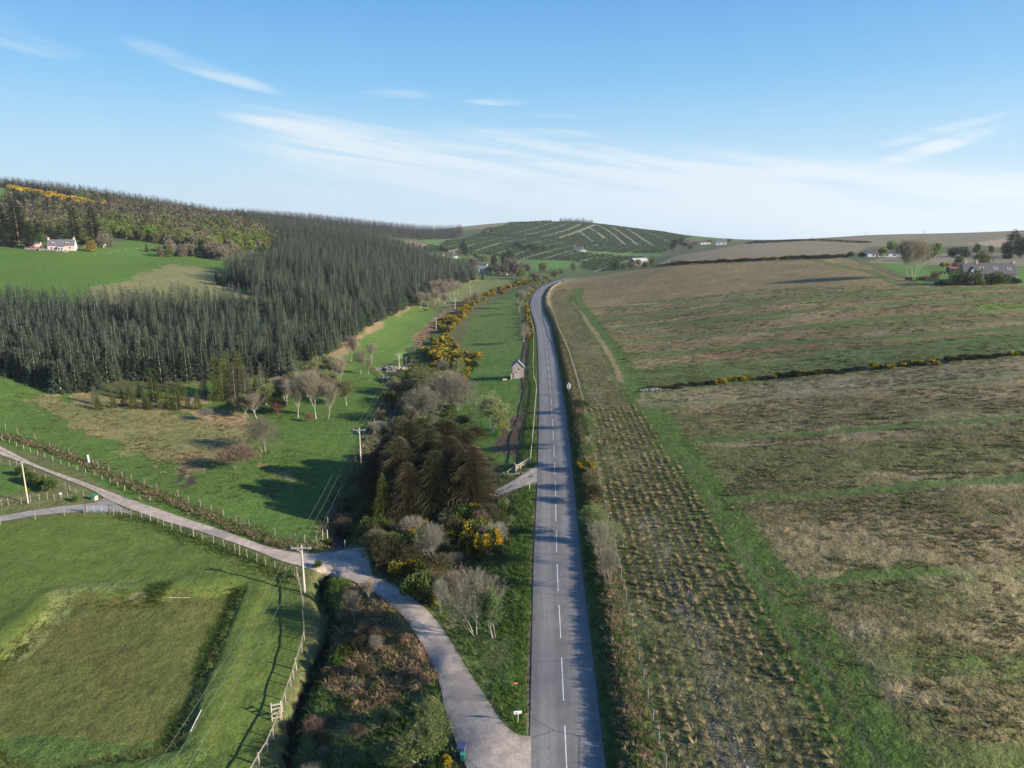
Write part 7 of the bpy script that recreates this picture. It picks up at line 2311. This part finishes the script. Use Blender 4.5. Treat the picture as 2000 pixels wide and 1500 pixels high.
# meadow: rushes in the tan patches, tufts elsewhere
MP = wpoly([(60, 770), (170, 778), (240, 790), (400, 780), (480, 800), (500, 835), (480, 862), (520, 890), (440, 915), (330, 935), (250, 880), (150, 850), (70, 810)])
x, y = rnd_poly(MP, .42, 41); m = fbm(x, y, 6, 3, 81) > .45
scatter('rushes', 'tan dead rushes over the damp middle of the meadow', 'vegetation', (x[m], y[m]), K1[:3] + [tuft(125, .4, .8, 12, .05, STRAW, GR, .4, .9, False)], .3, .6, 2.4, 17)
MP2 = wpoly([(-60, 740), (130, 780), (240, 800), (400, 800), (560, 760), (640, 745), (740, 735), (760, 775), (720, 845), (690, 900), (655, 980), (630, 1040), (520, 1050), (400, 1010), (255, 955), (0, 850)])
x, y = rnd_poly(MP2, .8, 42); m = fbm(x, y, 9, 3, 82) > .42
scatter('meadow_tufts', 'scattered grass tufts over the green meadow', 'grass', (x[m], y[m]), GK + K1[6:], .12, .32, 2.6, 18)
VP = wpoly([(812, 660), (845, 625), (880, 600), (930, 575), (985, 560), (1035, 553), (1010, 562), (950, 582), (880, 614), (850, 642), (830, 674), (812, 682)])
x, y = rnd_poly(VP, .25, 43)
scatter('bracken', 'orange brown dead bracken along the valley beside the gorse', 'vegetation', (x, y), [tuft(130 + s, .6, 1.2, 12, .08, RUST, (.36, .24, .14), .5, 1.0, False) for s in range(3)], .5, .9, 2.4, 19)
VP = wpoly([(740, 790), (770, 770), (800, 700), (812, 690), (800, 740), (790, 800), (740, 900), (700, 1000), (680, 1000)])
x, y = rnd_poly(VP, .5, 44)
scatter('stream_scrub', 'brown scrub along the stream bank', 'vegetation', (x, y), BK, .5, 1.2, 1.3, 20)
PA = wpoly([(900,720),(905,660),(925,620),(955,595),(1000,572),(1026,566),(1024,640),(1026,760),(1000,800),(960,820),(930,780)])
x, y = rnd_poly(PA, .55, 46); m = (fbm(x, y, 6, 3, 84) > .42) & (np.sin(x * 2.6 + y * .12) > -.4)
scatter('pasture_tufts', 'faint rows of grass tufts in the pasture by the hut', 'grass', (x[m], y[m]), GK, .12, .28, 2.6, 24)
# paddock: rougher rim of the arena
AP = densify(np.vstack([ARENA, ARENA[:1]]), 1700)
L = offset_line(AP, rb.normal(size=1700) * .6)
scatter('arena_rim_grass', 'longer yellow green grass on the rim of the sunken arena', 'grass', (L[:, 0], L[:, 1]), [tuft(140 + s, .3, .6, 10, .035, (.13, .15, .045), (.09, .12, .035), .5, .9, False) for s in range(3)], .18, .38, 1.9, 21)
PP = wpoly([(-200, 1440), (100, 1450), (330, 1462), (420, 1380), (500, 1400), (500, 1560), (-200, 1600)])
x, y = rnd_poly(PP, .8, 45)
scatter('paddock_tufts', 'coarse tufts at the near end of the paddock', 'grass', (x, y), [tuft(150 + s, .22, .5, 10, .035, GR, (.14, .15, .05), .5, .9, False) for s in range(3)], .12, .28, 2.2, 22)
L = densify(line_w([(466, 1150), (450, 1185), (420, 1250), (390, 1320), (355, 1395), (322, 1462)], 60, hgt), 1500)
L = offset_line(L, rb.normal(size=1500) * .42) + rb.normal(size=(1500, 2)) * .15
scatter('rushes', 'dark rushy strip down the right bank of the sunken arena', 'vegetation', (L[:, 0], L[:, 1]), GK[:3], .14, .34, 1.8, 25)
L = densify(line_w([(314, 1140), (305, 1160), (298, 1178)], 20, hgt), 160)
L = offset_line(L, rb.normal(size=160) * .6) + rb.normal(size=(160, 2)) * .15
scatter('rushes', 'short dark rushy patch at the top edge of the arena', 'vegetation', (L[:, 0], L[:, 1]), GK[:3], .25, .5, 1.6, 26)
# white stones and dandelion specks lying in the strip field
STP = line_w([(1268, 1010), (1300, 1100), (1345, 1200), (1385, 1320), (1430, 1460), (1440, 1520)], 500, hgt)
STP = STP + rb.normal(size=STP.shape) * .9
b = MB()
for q in STP:
    s = .05 + .10 * rb.random()
    z = float(hgt(q[0], q[1]))
    b.add([(q[0] - s, q[1] - s * .6, z), (q[0] + s, q[1] - s * .7, z), (q[0] + s * .8, q[1] + s * .7, z), (q[0] - s * .8, q[1] + s * .6, z), (q[0], q[1], z + s * 1.1)], [(0, 1, 4), (1, 2, 4), (2, 3, 4), (3, 0, 4)])
o = b.build('loose_stones', M_ROCK); tag(o, 'pale loose stones in the bare furrow of the strip', 'stones', kind='stuff')

# ------------------------------------------------------------------ air
b = MB(); b.box((0, 3300, 20), (11500, 7400, 640))
hz_m = bpy.data.materials.new('haze'); hz_m.use_nodes = True
nt = hz_m.node_tree; nt.nodes.clear()
o_ = nt.nodes.new('ShaderNodeOutputMaterial'); v_ = nt.nodes.new('ShaderNodeVolumePrincipled')
v_.inputs['Color'].default_value = (.86, .92, 1.0, 1); v_.inputs['Density'].default_value = 0.00008; v_.inputs['Anisotropy'].default_value = 0.2
nt.links.new(v_.outputs[0], o_.inputs['Volume'])
o = b.build('haze', hz_m); o['kind'] = 'stuff'
